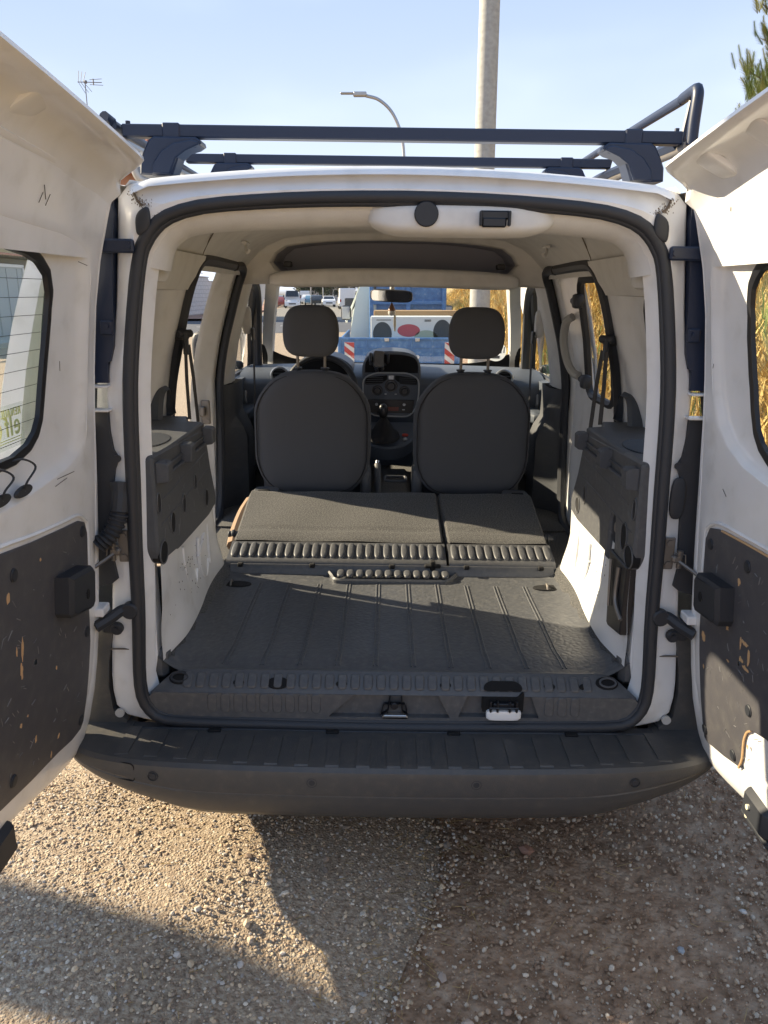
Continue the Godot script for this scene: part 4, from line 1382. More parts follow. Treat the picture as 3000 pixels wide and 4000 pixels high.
func dashboard() -> void:
	var b := MB.new()
	var rows := []
	for i in 33:
		var x := lerpf(-0.80, 0.80, i / 32.0)
		var curve := 0.05 * x * x
		var row := PackedVector3Array()
		for p in [[-2.34, 0.62], [-2.30, 0.80], [-2.27, 0.98], [-2.255, 1.07], [-2.27, 1.105], [-2.33, 1.128], [-2.45, 1.142], [-2.65, 1.142], [-2.98, 1.115]]:
			row.append(Vector3(x, p[1] - curve * 0.3, p[0] + curve))
		rows.append(row)
	b.grid(rows)
	var d := part(van, "dashboard", b, M.dash_plastic, 50)
	# hooded screen well in the middle
	var arch := spline2(P2([[-0.156, 1.095], [-0.154, 1.165], [-0.132, 1.212], [-0.08, 1.236], [0.0, 1.243], [0.08, 1.236], [0.130, 1.212], [0.150, 1.165], [0.152, 1.095]]), 3, false)
	var bb := MB.new().prism(arch, -2.55, -2.262, Transform3D(), 0.008)
	var hd := part(d, "screen_hood", bb, M.dash_plastic)
	var inn := PackedVector2Array()
	for p in arch: inn.append(Vector2(p.x * 0.90, 1.132 + (p.y - 1.095) * 0.64))
	bb = MB.new().prism(inn, -2.30, -2.2595)
	part(hd, "screen_well", bb, M.black_hole)
	# instrument hood
	arch = spline2(P2([[-0.53, 1.10], [-0.51, 1.165], [-0.44, 1.205], [-0.36, 1.213], [-0.28, 1.203], [-0.215, 1.16], [-0.20, 1.10]]), 3, false)
	bb = MB.new().prism(arch, -2.60, -2.30, Transform3D(), 0.012)
	hd = part(d, "instrument_hood", bb, M.dash_plastic)
	inn = PackedVector2Array()
	for p in arch: inn.append(Vector2(-0.365 + (p.x + 0.365) * 0.88, 1.10 + (p.y - 1.10) * 0.82))
	bb = MB.new().prism(inn, -2.4, -2.297)
	part(hd, "instrument_well", bb, M.black_hole)
	# centre stack
	var stack := rounded(P2([[-0.150, 1.105], [-0.085, 1.134], [0.085, 1.134], [0.143, 1.105], [0.143, 1.02], [0.132, 0.955], [0.095, 0.905], [-0.10, 0.908], [-0.138, 0.96], [-0.150, 1.02]]), 0.03, 3)
	bb = MB.new().prism(stack, -2.32, -2.236, Transform3D(), 0.004)
	var cs := part(d, "centre_stack", bb, M.dash_plastic)
	bb = MB.new()
	var ring := PackedVector3Array()
	for p in stack: ring.append(Vector3(p.x, p.y, -2.236))
	bb.tube(ring, 0.0045, 6, true)
	part(cs, "silver_surround", bb, M.silver_plastic)
	for s in [-1.0, 1.0]:
		bb = MB.new().prism(rounded(P2([[s * 0.135 - 0.003, 1.072], [s * 0.135 - 0.003, 1.108], [s * 0.02 - 0.003, 1.122], [s * 0.02 - 0.003, 1.100], [s * 0.055 - 0.003, 1.075]]), 0.006), -2.24, -2.2345)
		part(cs, "vent_opening", bb, M.black_hole)
		bb = MB.new()
		for k in 4: bb.box(Vector3(s * 0.085 - 0.003, 1.078 + k * 0.010, -2.233), Vector3(0.095 - k * 0.004, 0.0025, 0.006))
		part(cs, "vent_slats", bb, M.dark_plastic)
	bb = MB.new().box(Vector3(-0.003, 1.110, -2.233), Vector3(0.028, 0.022, 0.008), 0.002)
	part(cs, "lock_button", bb, M.silver_plastic)
	for k in [[-0.003, 1.066, 0.030], [-0.075, 1.042, 0.025], [0.068, 1.040, 0.025]]:
		var xf := Transform3D(Basis(Vector3(1, 0, 0), Vector3(0, 0, 1), Vector3(0, -1, 0)), Vector3(k[0], k[1], -2.236))
		bb = MB.new().lathe(P2([[k[2] * 1.15, -0.002], [k[2] * 1.12, 0.004], [k[2] * 0.95, 0.003], [k[2] * 0.72, 0.004], [k[2] * 0.68, 0.020], [k[2] * 0.6, 0.023], [0.0, 0.023]]), 22, xf)
		part(cs, "heater_knob", bb, M.black_gloss)
	for x in [-0.031, 0.022]:
		bb = MB.new().box(Vector3(x, 1.024, -2.234), Vector3(0.012, 0.006, 0.005), 0.001)
		part(cs, "heater_button", bb, M.silver_plastic)
	bb = MB.new().prism(rounded(P2([[-0.118, 0.925], [0.112, 0.925], [0.122, 0.995], [-0.124, 0.995]]), 0.006), -2.24, -2.232, Transform3D(), 0.002)
	part(cs, "radio", bb, M.black_gloss)
	bb = MB.new().box(Vector3(0.005, 0.947, -2.231), Vector3(0.066, 0.020, 0.003))
	part(cs, "radio_display", bb, M.red_display)
	for x in [-0.078, 0.067]:
		bb = MB.new().lathe(P2([[0.008, 0.0], [0.007, 0.008], [0.0, 0.008]]), 12, Transform3D(Basis(Vector3(1, 0, 0), Vector3(0, 0, 1), Vector3(0, -1, 0)), Vector3(x, 0.970, -2.233)))
		part(cs, "radio_knob", bb, M.silver_plastic)
	bb = MB.new().box(Vector3(0.064, 0.943, -2.231), Vector3(0.014, 0.006, 0.004), 0.001)
	part(cs, "radio_socket", bb, M.silver_plastic)
	# gear lever with its gaiter on a low console
	bb = MB.new().prism(rounded(P2([[-0.155, -0.02], [-0.13, -0.13], [-0.03, -0.17], [0.06, -0.15], [0.13, -0.07], [0.15, 0.06], [-0.15, 0.06]]), 0.04), -0.08, 0.0, Transform3D(Basis(Vector3.RIGHT, deg_to_rad(-62)), Vector3(0, 0.855, -2.17)), 0.008)
	var gc := part(d, "gear_console", bb, M.dash_plastic)
	bb = MB.new().lathe(P2([[0.085, 0.0], [0.08, 0.012], [0.06, 0.022], [0.048, 0.05], [0.034, 0.075], [0.018, 0.10], [0.016, 0.125]]), 20, Transform3D(Basis(Vector3.RIGHT, deg_to_rad(18)), Vector3(-0.04, 0.83, -2.07)))
	part(gc, "gear_gaiter", bb, M.piping)
	bb = MB.new().pillow(Vector3(-0.042, 0.965, -2.03), Vector3(0.048, 0.075, 0.05), 2.4, 8)
	part(gc, "gear_knob", bb, M.black_gloss)
	bb = MB.new().pillow(Vector3(0.072, 0.832, -2.10), Vector3(0.032, 0.016, 0.02), 3.0, 6)
	part(gc, "hazard_button", bb, M.red_plastic)
	bb = MB.new().pillow(Vector3(0.072, 0.815, -2.08), Vector3(0.024, 0.016, 0.014), 3.0, 4)
	part(gc, "lock_switch", bb, M.silver_plastic)
	# hand brake and cup holder between the seats
	bb = MB.new()
	bb.tube(P3([[-0.058, 0.60, -1.62], [-0.062, 0.66, -1.70], [-0.066, 0.735, -1.82]]), [0.014, 0.016, 0.017], 10)
	var hb := part(d, "hand_brake", bb, M.dark_plastic)
	bb = MB.new().cyl(Vector3(-0.066, 0.735, -1.82), Vector3(-0.0665, 0.75, -1.84), 0.010, 10, 0.002)
	part(hb, "brake_button", bb, M.chrome)
	bb = MB.new()
	ring = PackedVector3Array()
	for p in rrect(-0.03, -0.04, 0.068, 0.05, 0.015): ring.append(Vector3(p.x, 0.705, -1.66 - p.y))
	bb.tube(ring, 0.006, 6, true)
	part(d, "cup_holder", bb, M.dark_plastic)
	# steering wheel
	bb = MB.new()
	var tilt := Transform3D(Basis(Vector3.RIGHT, deg_to_rad(-24)), Vector3(-0.36, 1.055, -2.12))
	ring = PackedVector3Array()
	for k in 40: ring.append(tilt * Vector3(cos(TAU * k / 40) * 0.175, sin(TAU * k / 40) * 0.175, 0))
	bb.tube(ring, 0.0155, 10, true)
	var sw := part(d, "steering_wheel", bb, M.black_rubber)
	bb = MB.new().pillow(Vector3(0, 0, -0.03), Vector3(0.15, 0.12, 0.06), 3.0, 6, tilt)
	for a in [-0.2, PI + 0.2, -PI / 2]:
		bb.cyl(tilt * Vector3(cos(a) * 0.05, sin(a) * 0.05, -0.03), tilt * Vector3(cos(a) * 0.17, sin(a) * 0.17, 0), 0.014, 8)
	part(sw, "wheel_hub", bb, M.black_rubber)
	# round end vents
	for s in [-1.0, 1.0]:
		bb = MB.new()
		ring = PackedVector3Array()
		for k in 20: ring.append(Vector3(s * 0.585 + cos(TAU * k / 20) * 0.044, 1.115 + sin(TAU * k / 20) * 0.040, -2.235))
		bb.tube(ring, 0.007, 6, true)
		var ev := part(d, "end_vent", bb, M.silver_plastic)
		bb = MB.new().prism(oval(s * 0.585, 1.115, 0.042, 0.038), -2.27, -2.238)
		part(ev, "vent_opening", bb, M.black_hole)
		bb = MB.new()
		for k in 4: bb.box(Vector3(s * 0.585, 1.09 + k * 0.017, -2.236), Vector3(0.07, 0.003, 0.006))
		part(ev, "vent_slats", bb, M.dark_plastic)

func glass_and_roof_lining() -> void:
	# ceiling lining from the rear header to the shelf over the windscreen
	var b := MB.new()
	var rows := []
	for i in 25:
		var z := lerpf(-0.13, -1.78, i / 24.0)
		var up := 0.025 * smoothstep(-0.13, -0.6, z) - 0.008 * smoothstep(-0.2, -0.13, z)
		var row := PackedVector3Array()
		for p in [[-0.668, 1.60], [-0.655, 1.632], [-0.63, 1.660], [-0.595, 1.692], [-0.555, 1.714], [-0.48, 1.734], [-0.36, 1.748], [-0.2, 1.757], [0.0, 1.760], [0.2, 1.757], [0.36, 1.748], [0.48, 1.734], [0.555, 1.714], [0.595, 1.692], [0.63, 1.660], [0.655, 1.632], [0.668, 1.60]]:
			row.append(Vector3(p[0], p[1] + up * smoothstep(0.66, 0.45, absf(p[0])), z))
		rows.append(row)
	b.grid(rows, false, false, true)
	var hl := part(van, "roof_lining", b, M.beige_trim, 60)
	for sg in [-1.0, 1.0]:
		b = MB.new()
		b.tube(spline(P3([[sg * 0.40, 1.757, -0.55], [sg * 0.48, 1.741, -0.58], [sg * 0.54, 1.722, -0.64], [sg * 0.60, 1.69, -0.78], [sg * 0.633, 1.658, -0.84], [sg * 0.645, 1.645, -0.87]]), 5), 0.0022, 5)
		b.tube(P3([[sg * 0.650, 1.640, -0.20], [sg * 0.650, 1.641, -0.87]]), 0.0022, 5)
		part(hl, "lining_joint", b, M.grime)
		b = MB.new()
		b.box(Vector3(sg * 0.556, 1.706, -1.19), Vector3(0.02, 0.012, 0.07), 0.004)
		b.tube(spline(P3([[sg * 0.556, 1.708, -1.19], [sg * 0.552, 1.685, -1.165], [sg * 0.546, 1.672, -1.15], [sg * 0.538, 1.672, -1.142], [sg * 0.534, 1.682, -1.14]]), 4), 0.0055, 6)
		part(hl, "coat_hook", b, M.beige_trim)
	# soft header along the top of the opening and down its corners
	var path := PackedVector3Array()
	for p in [[-0.592, 1.590], [-0.580, 1.635], [-0.562, 1.664], [-0.535, 1.686], [-0.50, 1.702], [-0.42, 1.713], [-0.28, 1.721], [-0.12, 1.727], [0.0, 1.729], [0.12, 1.727], [0.28, 1.721], [0.42, 1.713], [0.50, 1.702], [0.535, 1.686], [0.562, 1.664], [0.580, 1.635], [0.592, 1.590]]:
		path.append(Vector3(p[0], p[1], -0.03))
	path = spline(path, 4)
	b = MB.new()
	rows = []
	for i in path.size():
		var a := path[maxi(i - 1, 0)]; var c := path[mini(i + 1, path.size() - 1)]
		var d := (c - a).normalized()
		var inw := Vector3(d.y, -d.x, 0)
		var row := PackedVector3Array()
		for k in [[-0.006, 0.0], [0.010, -0.004], [0.028, -0.020], [0.040, -0.05], [0.043, -0.085], [0.036, -0.12], [0.018, -0.15], [-0.012, -0.17]]:
			row.append(path[i] + inw * k[0] + Vector3(0, 0, k[1]))
		rows.append(row)
	b.grid(rows)
	var hd := part(van, "rear_header", b, M.beige_trim, 60)
	b = MB.new().pillow(Vector3(0.135, 1.700, -0.080), Vector3(0.425, 0.072, 0.15), 4.0, 12, Transform3D(), func(p): return p + Vector3(0, -0.05 * p.x * p.x + 0.01 * smoothstep(0.15, 0.22, absf(p.x)), 0))
	var lc := part(hd, "latch_cover", b, M.beige_trim, 60)
	b = MB.new().cyl(Vector3(0.053, 1.706, -0.02), Vector3(0.053, 1.706, 0.001), 0.027, 24, 0.002)
	part(hd, "round_cap", b, M.black_gloss)
	b = MB.new()
	b.box(Vector3(0.205, 1.706, -0.005), Vector3(0.066, 0.018, 0.014), 0.003)
	b.box(Vector3(0.203, 1.690, -0.002), Vector3(0.054, 0.020, 0.014), 0.003)
	for x in [0.173, 0.236]: b.box(Vector3(x, 1.698, 0.004), Vector3(0.006, 0.032, 0.016), 0.002)
	part(hd, "upper_latch", b, M.black_gloss)
	# shelf over the windscreen: beige face round a dark mouth, rolled front edge
	var mouth := spline2(P2([[-0.530, 1.632], [-0.515, 1.705], [-0.45, 1.733], [-0.25, 1.752], [0.0, 1.757], [0.25, 1.752], [0.45, 1.733], [0.515, 1.705], [0.530, 1.632], [0.3, 1.600], [-0.3, 1.600]]), 4)
	var outer := P2([[-0.70, 1.56], [-0.665, 1.62], [-0.60, 1.71], [-0.48, 1.765], [-0.2, 1.79], [0.2, 1.79], [0.48, 1.765], [0.60, 1.71], [0.665, 1.62], [0.70, 1.56], [0.5, 1.57], [-0.5, 1.57]])
	var n := 90
	var mo := polar(mouth, Vector2(0, 1.66), n); var ou := polar(outer, Vector2(0, 1.66), n)
	rows = []
	for k in [[-0.02, -1.83], [0.0, -1.775], [0.12, -1.752], [0.6, -1.745], [1.0, -1.72]]:
		var row := PackedVector3Array()
		for j in n:
			var p: Vector2 = mo[j].lerp(ou[j], maxf(k[0], 0.0))
			row.append(Vector3(p.x, p.y, k[1]))
		rows.append(row)
	b = MB.new()
	b.grid(rows, true)
	var sh := part(van, "overhead_shelf", b, M.beige_trim, 60)
	b = MB.new()
	rows = []
	for k in [[1.01, -1.785], [0.985, -1.84], [0.95, -1.90]]:
		var row := PackedVector3Array()
		for j in n:
			var p: Vector2 = Vector2(0, 1.66) + (mo[j] - Vector2(0, 1.66)) * k[0]
			row.append(Vector3(p.x, p.y, k[1]))
		rows.append(row)
	b.grid(rows, true)
	b.fan(rows[2])
	part(sh, "shelf_tray", b, mat("tray_felt", 0.32, 0.34, 0.42, 0.9))
	b = MB.new().pillow(Vector3(0, 1.586, -1.745), Vector3(1.10, 0.078, 0.17), 5.0, 12, Transform3D(), func(p): return p + Vector3(0, 0.016 * (1.0 - pow(p.x / 0.55, 2.0)) - 0.002, 0))
	part(sh, "rolled_edge", b, M.beige_trim, 60)
	for sg in [-1.0, 1.0]:
		b = MB.new().box(Vector3(sg * 0.475, 1.652, -1.80), Vector3(0.035, 0.024, 0.05), 0.004)
		part(sh, "shelf_bracket", b, M.dark_plastic)
	b = MB.new().box(Vector3(0, 1.785, -2.12), Vector3(1.24, 0.012, 0.6))
	part(van, "front_roof_lining", b, M.beige_trim)
	# windscreen
	b = MB.new()
	rows = []
	for i in 9:
		var f := i / 8.0
		var row := PackedVector3Array()
		for j in 17:
			var u := j / 16.0 * 2.0 - 1.0
			row.append(Vector3(u * lerpf(0.80, 0.62, f), lerpf(1.08, 1.68, f), lerpf(-3.10, -2.42, f) + 0.10 * u * u))
		rows.append(row)
	b.grid(rows)
	var ws := part(van, "windscreen", b, M.clear_glass, 60)
	b = MB.new()
	rows = []
	for i in 3:
		var row := PackedVector3Array()
		for j in 33:
			var u := j / 32.0 * 2.0 - 1.0
			var y := lerpf(1.085, 1.115 + 0.10 * pow(absf(u), 6.0) * 1.2, i / 2.0)
			row.append(Vector3(u * lerpf(0.79, 0.765, i / 2.0), y, lerpf(-3.10, -2.42, (y - 1.08) / 0.6) + 0.10 * u * u + 0.006))
		rows.append(row)
	b.grid(rows)
	part(ws, "black_border", b, M.black_hole)
	# round inspection sticker with its print, low in the right corner
	var sx := Transform3D(Basis(Vector3.UP, deg_to_rad(-9)) * Basis(Vector3.RIGHT, deg_to_rad(-48)), Vector3(0.625, 1.205, -2.86))
	b = MB.new().prism(oval(0, 0, 0.060, 0.078, 28), 0.0, 0.001, sx)
	var sk := part(ws, "round_sticker", b, M.sticker_white)
	b = MB.new()
	for k in [[0.005, 0.0, 0.006, 0.026], [0.028, 0.0, 0.006, 0.026], [0.016, 0.012, 0.026, 0.004], [0.016, -0.012, 0.026, 0.004], [0.016, 0.0, 0.026, 0.004], [-0.03, 0.02, 0.004, 0.04], [-0.04, 0.02, 0.004, 0.035], [0.0, -0.045, 0.045, 0.022], [0.046, 0.015, 0.006, 0.05]]:
		b.box(Vector3(k[0], k[1], 0.0016), Vector3(k[2], k[3], 0.001), 0.0, sx)
	part(ws, "sticker_print", b, M.sticker_black)
	# mirror on its stalk
	b = MB.new().pillow(Vector3.ZERO, Vector3(0.225, 0.064, 0.03), 4.5, 10)
	var mr := part(van, "rear_view_mirror", b, M.black_rubber, 60)
	mr.transform = Transform3D(Basis(Vector3.UP, deg_to_rad(-14)) * Basis(Vector3.FORWARD, deg_to_rad(2)) * Basis(Vector3.RIGHT, deg_to_rad(6)), Vector3(-0.008, 1.520, -2.35))
	var g := MB.new().prism(rrect(-0.104, -0.026, 0.104, 0.026, 0.018), 0.012, 0.0165)
	part(mr, "mirror_glass", g, M.mirror_glass)
	g = MB.new().cyl(Vector3(0, 0.02, -0.01), Vector3(0.0, 0.10, -0.03), 0.012, 10)
	part(mr, "mirror_stalk", g, M.beige_trim)

const DY := [0.30, 0.40, 0.48, 0.59, 0.68, 0.80, 0.93, 1.06, 1.14, 1.25, 1.36, 1.50, 1.60, 1.70, 1.77, 1.85]
const DX := [0.805, 0.80, 0.785, 0.765, 0.752, 0.74, 0.73, 0.722, 0.718, 0.712, 0.703, 0.687, 0.668, 0.64, 0.616, 0.58]

func dp(sg: float, s: float, y: float, off: float) -> Vector3:
	# a point of an open rear door: s from the hinge, off towards the middle of the bay
	return Vector3(sg * (table(y, DY, DX) - off), y, s)

func door_plate(b: MB, sg: float, poly: PackedVector2Array, off0: float, off1: float, bev := 0.0) -> void:
	var pts := PackedVector2Array()
	for i in poly.size():
		var a := poly[i]; var d := poly[(i + 1) % poly.size()]
		var n := maxi(1, int(a.distance_to(d) / 0.05))
		for k in n: pts.append(a.lerp(d, float(k) / n))
	var c := Vector2.ZERO
	for p in pts: c += p
	c /= pts.size()
	var area := 0.0
	for i in pts.size(): area += pts[i].cross(pts[(i + 1) % pts.size()])
	var rows := []
	var ks := [[1.0, off0], [1.0, off1 - bev * 0.7], [1.0, off1], [0.85, off1], [0.65, off1], [0.45, off1], [0.25, off1], [0.02, off1]]
	for k in ks:
		var row := PackedVector3Array()
		for p in pts:
			var q := c.lerp(p, k[0])
			if k[0] == 1.0 and k[1] == off1 and bev > 0.0: q = p + (c - p).normalized() * bev
			row.append(dp(sg, q.x, q.y, k[1]))
		rows.append(row)
	b.grid(rows, true, false, (area > 0) != (sg > 0))

func blob(sg: float, s: float, y: float, rs: float, ry: float, off: float, seed_: int) -> MB:
	var r := RandomNumberGenerator.new()
	r.seed = seed_
	var poly := PackedVector2Array()
	for k in 14:
		var a := TAU * k / 14
		var f := r.randf_range(0.55, 1.15)
		poly.append(Vector2(s + cos(a) * rs * f, y + sin(a) * ry * f))
	var b := MB.new()
	door_plate(b, sg, poly, off - 0.001, off)
	return b

func rear_doors() -> void:
	for sg in [-1.0, 1.0]:
		var left: bool = sg < 0
		var L := 0.74 if left else 0.60
		var win: PackedVector2Array
		var rec: PackedVector2Array
		var mid := Vector2(0.47, 1.41) if left else Vector2(0.385, 1.41)
		if left:
			win = P2([[0.60, 1.632], [0.489, 1.626], [0.371, 1.611], [0.320, 1.598], [0.277, 1.573], [0.254, 1.531], [0.258, 1.48], [0.265, 1.443], [0.282, 1.354], [0.301, 1.28], [0.322, 1.250], [0.36, 1.228], [0.427, 1.214], [0.60, 1.214], [0.65, 1.23], [0.672, 1.27], [0.68, 1.40], [0.685, 1.56], [0.665, 1.615]])
			rec = P2([[0.66, 1.655], [0.497, 1.650], [0.248, 1.638], [0.150, 1.624], [0.108, 1.606], [0.078, 1.565], [0.069, 1.498], [0.071, 1.33], [0.092, 1.21], [0.13, 1.180], [0.197, 1.165], [0.40, 1.150], [0.66, 1.150], [0.70, 1.18], [0.715, 1.30], [0.72, 1.50], [0.71, 1.62]])
		else:
			win = P2([[0.48, 1.620], [0.327, 1.613], [0.285, 1.603], [0.262, 1.588], [0.240, 1.565], [0.231, 1.53], [0.232, 1.459], [0.245, 1.38], [0.263, 1.309], [0.280, 1.265], [0.307, 1.237], [0.35, 1.215], [0.40, 1.208], [0.49, 1.208], [0.53, 1.225], [0.545, 1.27], [0.55, 1.40], [0.552, 1.55], [0.53, 1.605]])
			rec = P2([[0.53, 1.662], [0.339, 1.657], [0.166, 1.642], [0.118, 1.630], [0.086, 1.608], [0.066, 1.56], [0.056, 1.483], [0.066, 1.40], [0.078, 1.33], [0.11, 1.265], [0.165, 1.225], [0.24, 1.198], [0.329, 1.186], [0.52, 1.175], [0.56, 1.20], [0.575, 1.30], [0.58, 1.50], [0.57, 1.63]])
		for i in win.size(): win[i].x -= 0.042
		mid.x -= 0.03
		var out := P2([[0.018, 1.742], [0.020, 1.60], [0.020, 1.0], [0.018, 0.60], [0.020, 0.50], [0.034, 0.445], [0.062, 0.405], [0.10, 0.393], [0.18, 0.402], [0.30, 0.430], [0.42, 0.465], [L - 0.10, 0.515], [L - 0.02, 0.55], [L, 0.60], [L, 1.2], [L, 1.76], [L - 0.02, 1.785], [0.30, 1.762]])
		var n := 150
		var w := polar(win, mid, n); var r := polar(rec, mid, n); var o := polar(out, mid, n)
		var rows := []
		for k in [[0, 1.0, -0.062], [0, 0.62, -0.058], [0, 0.30, -0.040], [0, 0.0, -0.030], [0, 0.0, -0.021], [0, 0.22, -0.020], [0, 0.45, -0.019], [0, 0.75, -0.016], [0, 0.90, -0.009], [0, 0.98, -0.002], [0, 1.06, 0.0], [1, 0.15, 0.001], [1, 0.35, 0.0], [1, 0.55, 0.0], [1, 0.75, 0.0], [1, 0.86, 0.0], [1, 0.875, -0.0035], [1, 0.89, 0.0], [1, 0.955, 0.001], [1, 0.985, -0.003], [1, 1.0, -0.012], [1, 1.0, -0.040], [1, 0.985, -0.056], [1, 0.75, -0.062], [1, 0.5, -0.062], [1, 0.25, -0.062], [1, 0.02, -0.062]]:
			if k[0] == 0 and k[1] == 1.0 and k[2] == -0.062: continue
			var row := PackedVector3Array()
			for j in n:
				var p: Vector2 = w[j].lerp(r[j], k[1]) if k[0] == 0 else r[j].lerp(o[j], k[1])
				row.append(dp(sg, p.x, p.y, k[2]))
			rows.append(row)
		var b := MB.new()
		b.grid(rows, true, true, sg > 0)
		var door := part(van, "rear_door", b, M.white_paint, 50)
		door.set_meta("label", "wide rear door on the wiring side, with the lettered heated window" if left else "narrow rear door on the bank side, with chipped trim board")
		# overhanging lip along the top
		b = MB.new()
		rows = []
		for i in 25:
			var s := lerpf(0.022, L, i / 24.0)
			var cr := 0.13 * s - 0.04 * s * s
			var f := smoothstep(0.02, 0.15, s)
			var row := PackedVector3Array()
			for p in [[0.668, 1.60, 0.0], [0.642, 1.70, 0.0], [0.632, 1.722, 0.2], [0.612, 1.742, 0.8], [0.585, 1.757, 1.0], [0.556, 1.763, 1.0], [0.545, 1.761, 1.0], [0.530, 1.763, 1.0], [0.520, 1.768, 1.0], [0.521, 1.775, 1.0], [0.56, 1.792, 1.0], [0.62, 1.806, 1.0], [0.68, 1.79, 1.0], [0.715, 1.74, 0.6], [0.735, 1.60, 0.0]]:
				var x := lerpf(maxf(p[0], 0.612 + 0.25 * maxf(0.0, 1.735 - p[1])), p[0], f) if p[0] < 0.65 else float(p[0])
				row.append(Vector3(sg * x, p[1] - 0.012 * (1.0 - f) * p[2] + cr * p[2], s))
			rows.append(row)
		b.grid(rows, false, false, sg > 0)
		b.fan(rows[0], sg < 0)
		b.fan(rows[24], sg > 0)
		part(door, "top_lip", b, M.white_paint, 40)
		for s in ([0.50] if left else [0.23, 0.42]):
			b = MB.new().pillow(Vector3(sg * 0.583, 1.755 + 0.12 * s, s), Vector3(0.075, 0.018, 0.075), 5.0, 8, Transform3D(), func(p): return p + Vector3(0, -sg * p.x * 0.55, 0))
			part(door, "lip_stiffener", b, M.white_paint)
		# glass, its black border and the wires
		b = MB.new()
		rows = []
		for k in [1.02, 0.8, 0.6, 0.4, 0.2, 0.01]:
			var row := PackedVector3Array()
			for p in w: 
				var q := mid.lerp(p, k)
				row.append(dp(sg, q.x, q.y, -0.028))
			rows.append(row)
		b.grid(rows, true, false, sg > 0)
		part(door, "rear_window", b, M.tinted_glass if left else M.green_glass, 60)
		b = MB.new()
		rows = []
		for k in [[0.0, -0.022], [0.0, -0.018], [0.005, -0.017], [0.017, -0.019], [0.019, -0.028]]:
			var row := PackedVector3Array()
			for p in w:
				var q := p + (mid - p).normalized() * float(k[0])
				row.append(dp(sg, q.x, q.y, k[1]))
			rows.append(row)
		b.grid(rows, true, false, sg > 0)
		part(door, "window_rubber", b, M.black_gloss, 50)
		var inner := PackedVector2Array()
		for p in w: inner.append(p + (mid - p).normalized() * 0.014)
		for i in 11:
			var y := 1.588 - i * 0.0335
			var xs := []
			for j in inner.size():
				var a := inner[j]; var d := inner[(j + 1) % inner.size()]
				if (a.y - y) * (d.y - y) < 0.0: xs.append(lerpf(a.x, d.x, (y - a.y) / (d.y - a.y)))
			if xs.size() < 2: continue
			xs.sort()
			b = MB.new()
			b.tube(PackedVector3Array([dp(sg, xs[0], y, -0.0268), dp(sg, (xs[0] + xs[-1]) / 2, y, -0.0268), dp(sg, xs[-1], y, -0.0268)]), 0.00055, 4)
			if left: part(door, "heater_wire", b, M.heater_wire)
		# trim board with its fasteners
		var board: PackedVector2Array
		var spots: Array
		if left:
			board = P2([[0.66, 1.092], [0.506, 1.078], [0.384, 1.060], [0.237, 1.043], [0.153, 1.034], [0.122, 1.022], [0.110, 0.995], [0.110, 0.838], [0.097, 0.711], [0.102, 0.567], [0.110, 0.497], [0.125, 0.484], [0.18, 0.487], [0.267, 0.508], [0.40, 0.532], [0.538, 0.563], [0.66, 0.595], [0.672, 0.62], [0.675, 1.075]])
			spots = [[0.142, 1.005], [0.475, 1.025], [0.124, 0.748], [0.134, 0.515], [0.50, 0.60], [0.61, 0.85]]
		else:
			board = P2([[0.52, 1.060], [0.383, 1.052], [0.299, 1.047], [0.16, 1.037], [0.116, 1.026], [0.099, 0.998], [0.097, 0.909], [0.091, 0.763], [0.100, 0.584], [0.104, 0.50], [0.109, 0.474], [0.130, 0.472], [0.224, 0.497], [0.290, 0.519], [0.312, 0.526], [0.327, 0.56], [0.337, 0.608], [0.352, 0.640], [0.380, 0.660], [0.44, 0.678], [0.52, 0.69], [0.545, 0.72], [0.55, 1.04]])
			spots = [[0.132, 0.992], [0.318, 1.005], [0.120, 0.505], [0.285, 0.540], [0.365, 0.700], [0.50, 0.85]]
		b = MB.new()
		door_plate(b, sg, board, -0.004, 0.006, 0.003)
		var tb := part(door, "trim_board", b, M.trim_board, 40)
		for k in spots:
			b = MB.new()
			door_plate(b, sg, oval(k[0], k[1], 0.0125, 0.0135, 16), 0.004, 0.010, 0.003)
			part(door, "trim_fastener", b, M.black_rubber)
		# pressed step round the board
		b = MB.new()
		var path := PackedVector3Array()
		for p in (board.slice(0, 8) if left else board.slice(0, 7)): path.append(dp(sg, p.x, p.y + 0.012 if p.x > 0.13 else p.y, 0.0) + Vector3(0, 0, -0.012 if p.x < 0.14 else 0.0))
		b.tube(spline(path, 3), 0.005, 6)
		part(door, "pressed_bead", b, M.white_paint)
		# box over the handle
		b = MB.new()
		var hb := P2([[0.300, 0.953], [0.180, 0.938], [0.163, 0.925], [0.164, 0.842], [0.178, 0.832], [0.292, 0.858], [0.303, 0.872]]) if left else P2([[0.268, 0.938], [0.146, 0.928], [0.137, 0.915], [0.139, 0.842], [0.150, 0.832], [0.262, 0.846], [0.272, 0.862]])
		door_plate(b, sg, hb, 0.0, 0.045, 0.012)
		part(door, "handle_box", b, M.black_rubber, 30)
		b = MB.new()
		door_plate(b, sg, oval(0.218 if left else 0.185, 0.884, 0.008, 0.012, 14), 0.04, 0.0465)
		part(door, "handle_hole", b, M.black_hole)
		# bare board showing through where the facing has chipped, and scratches
		var chips: Array
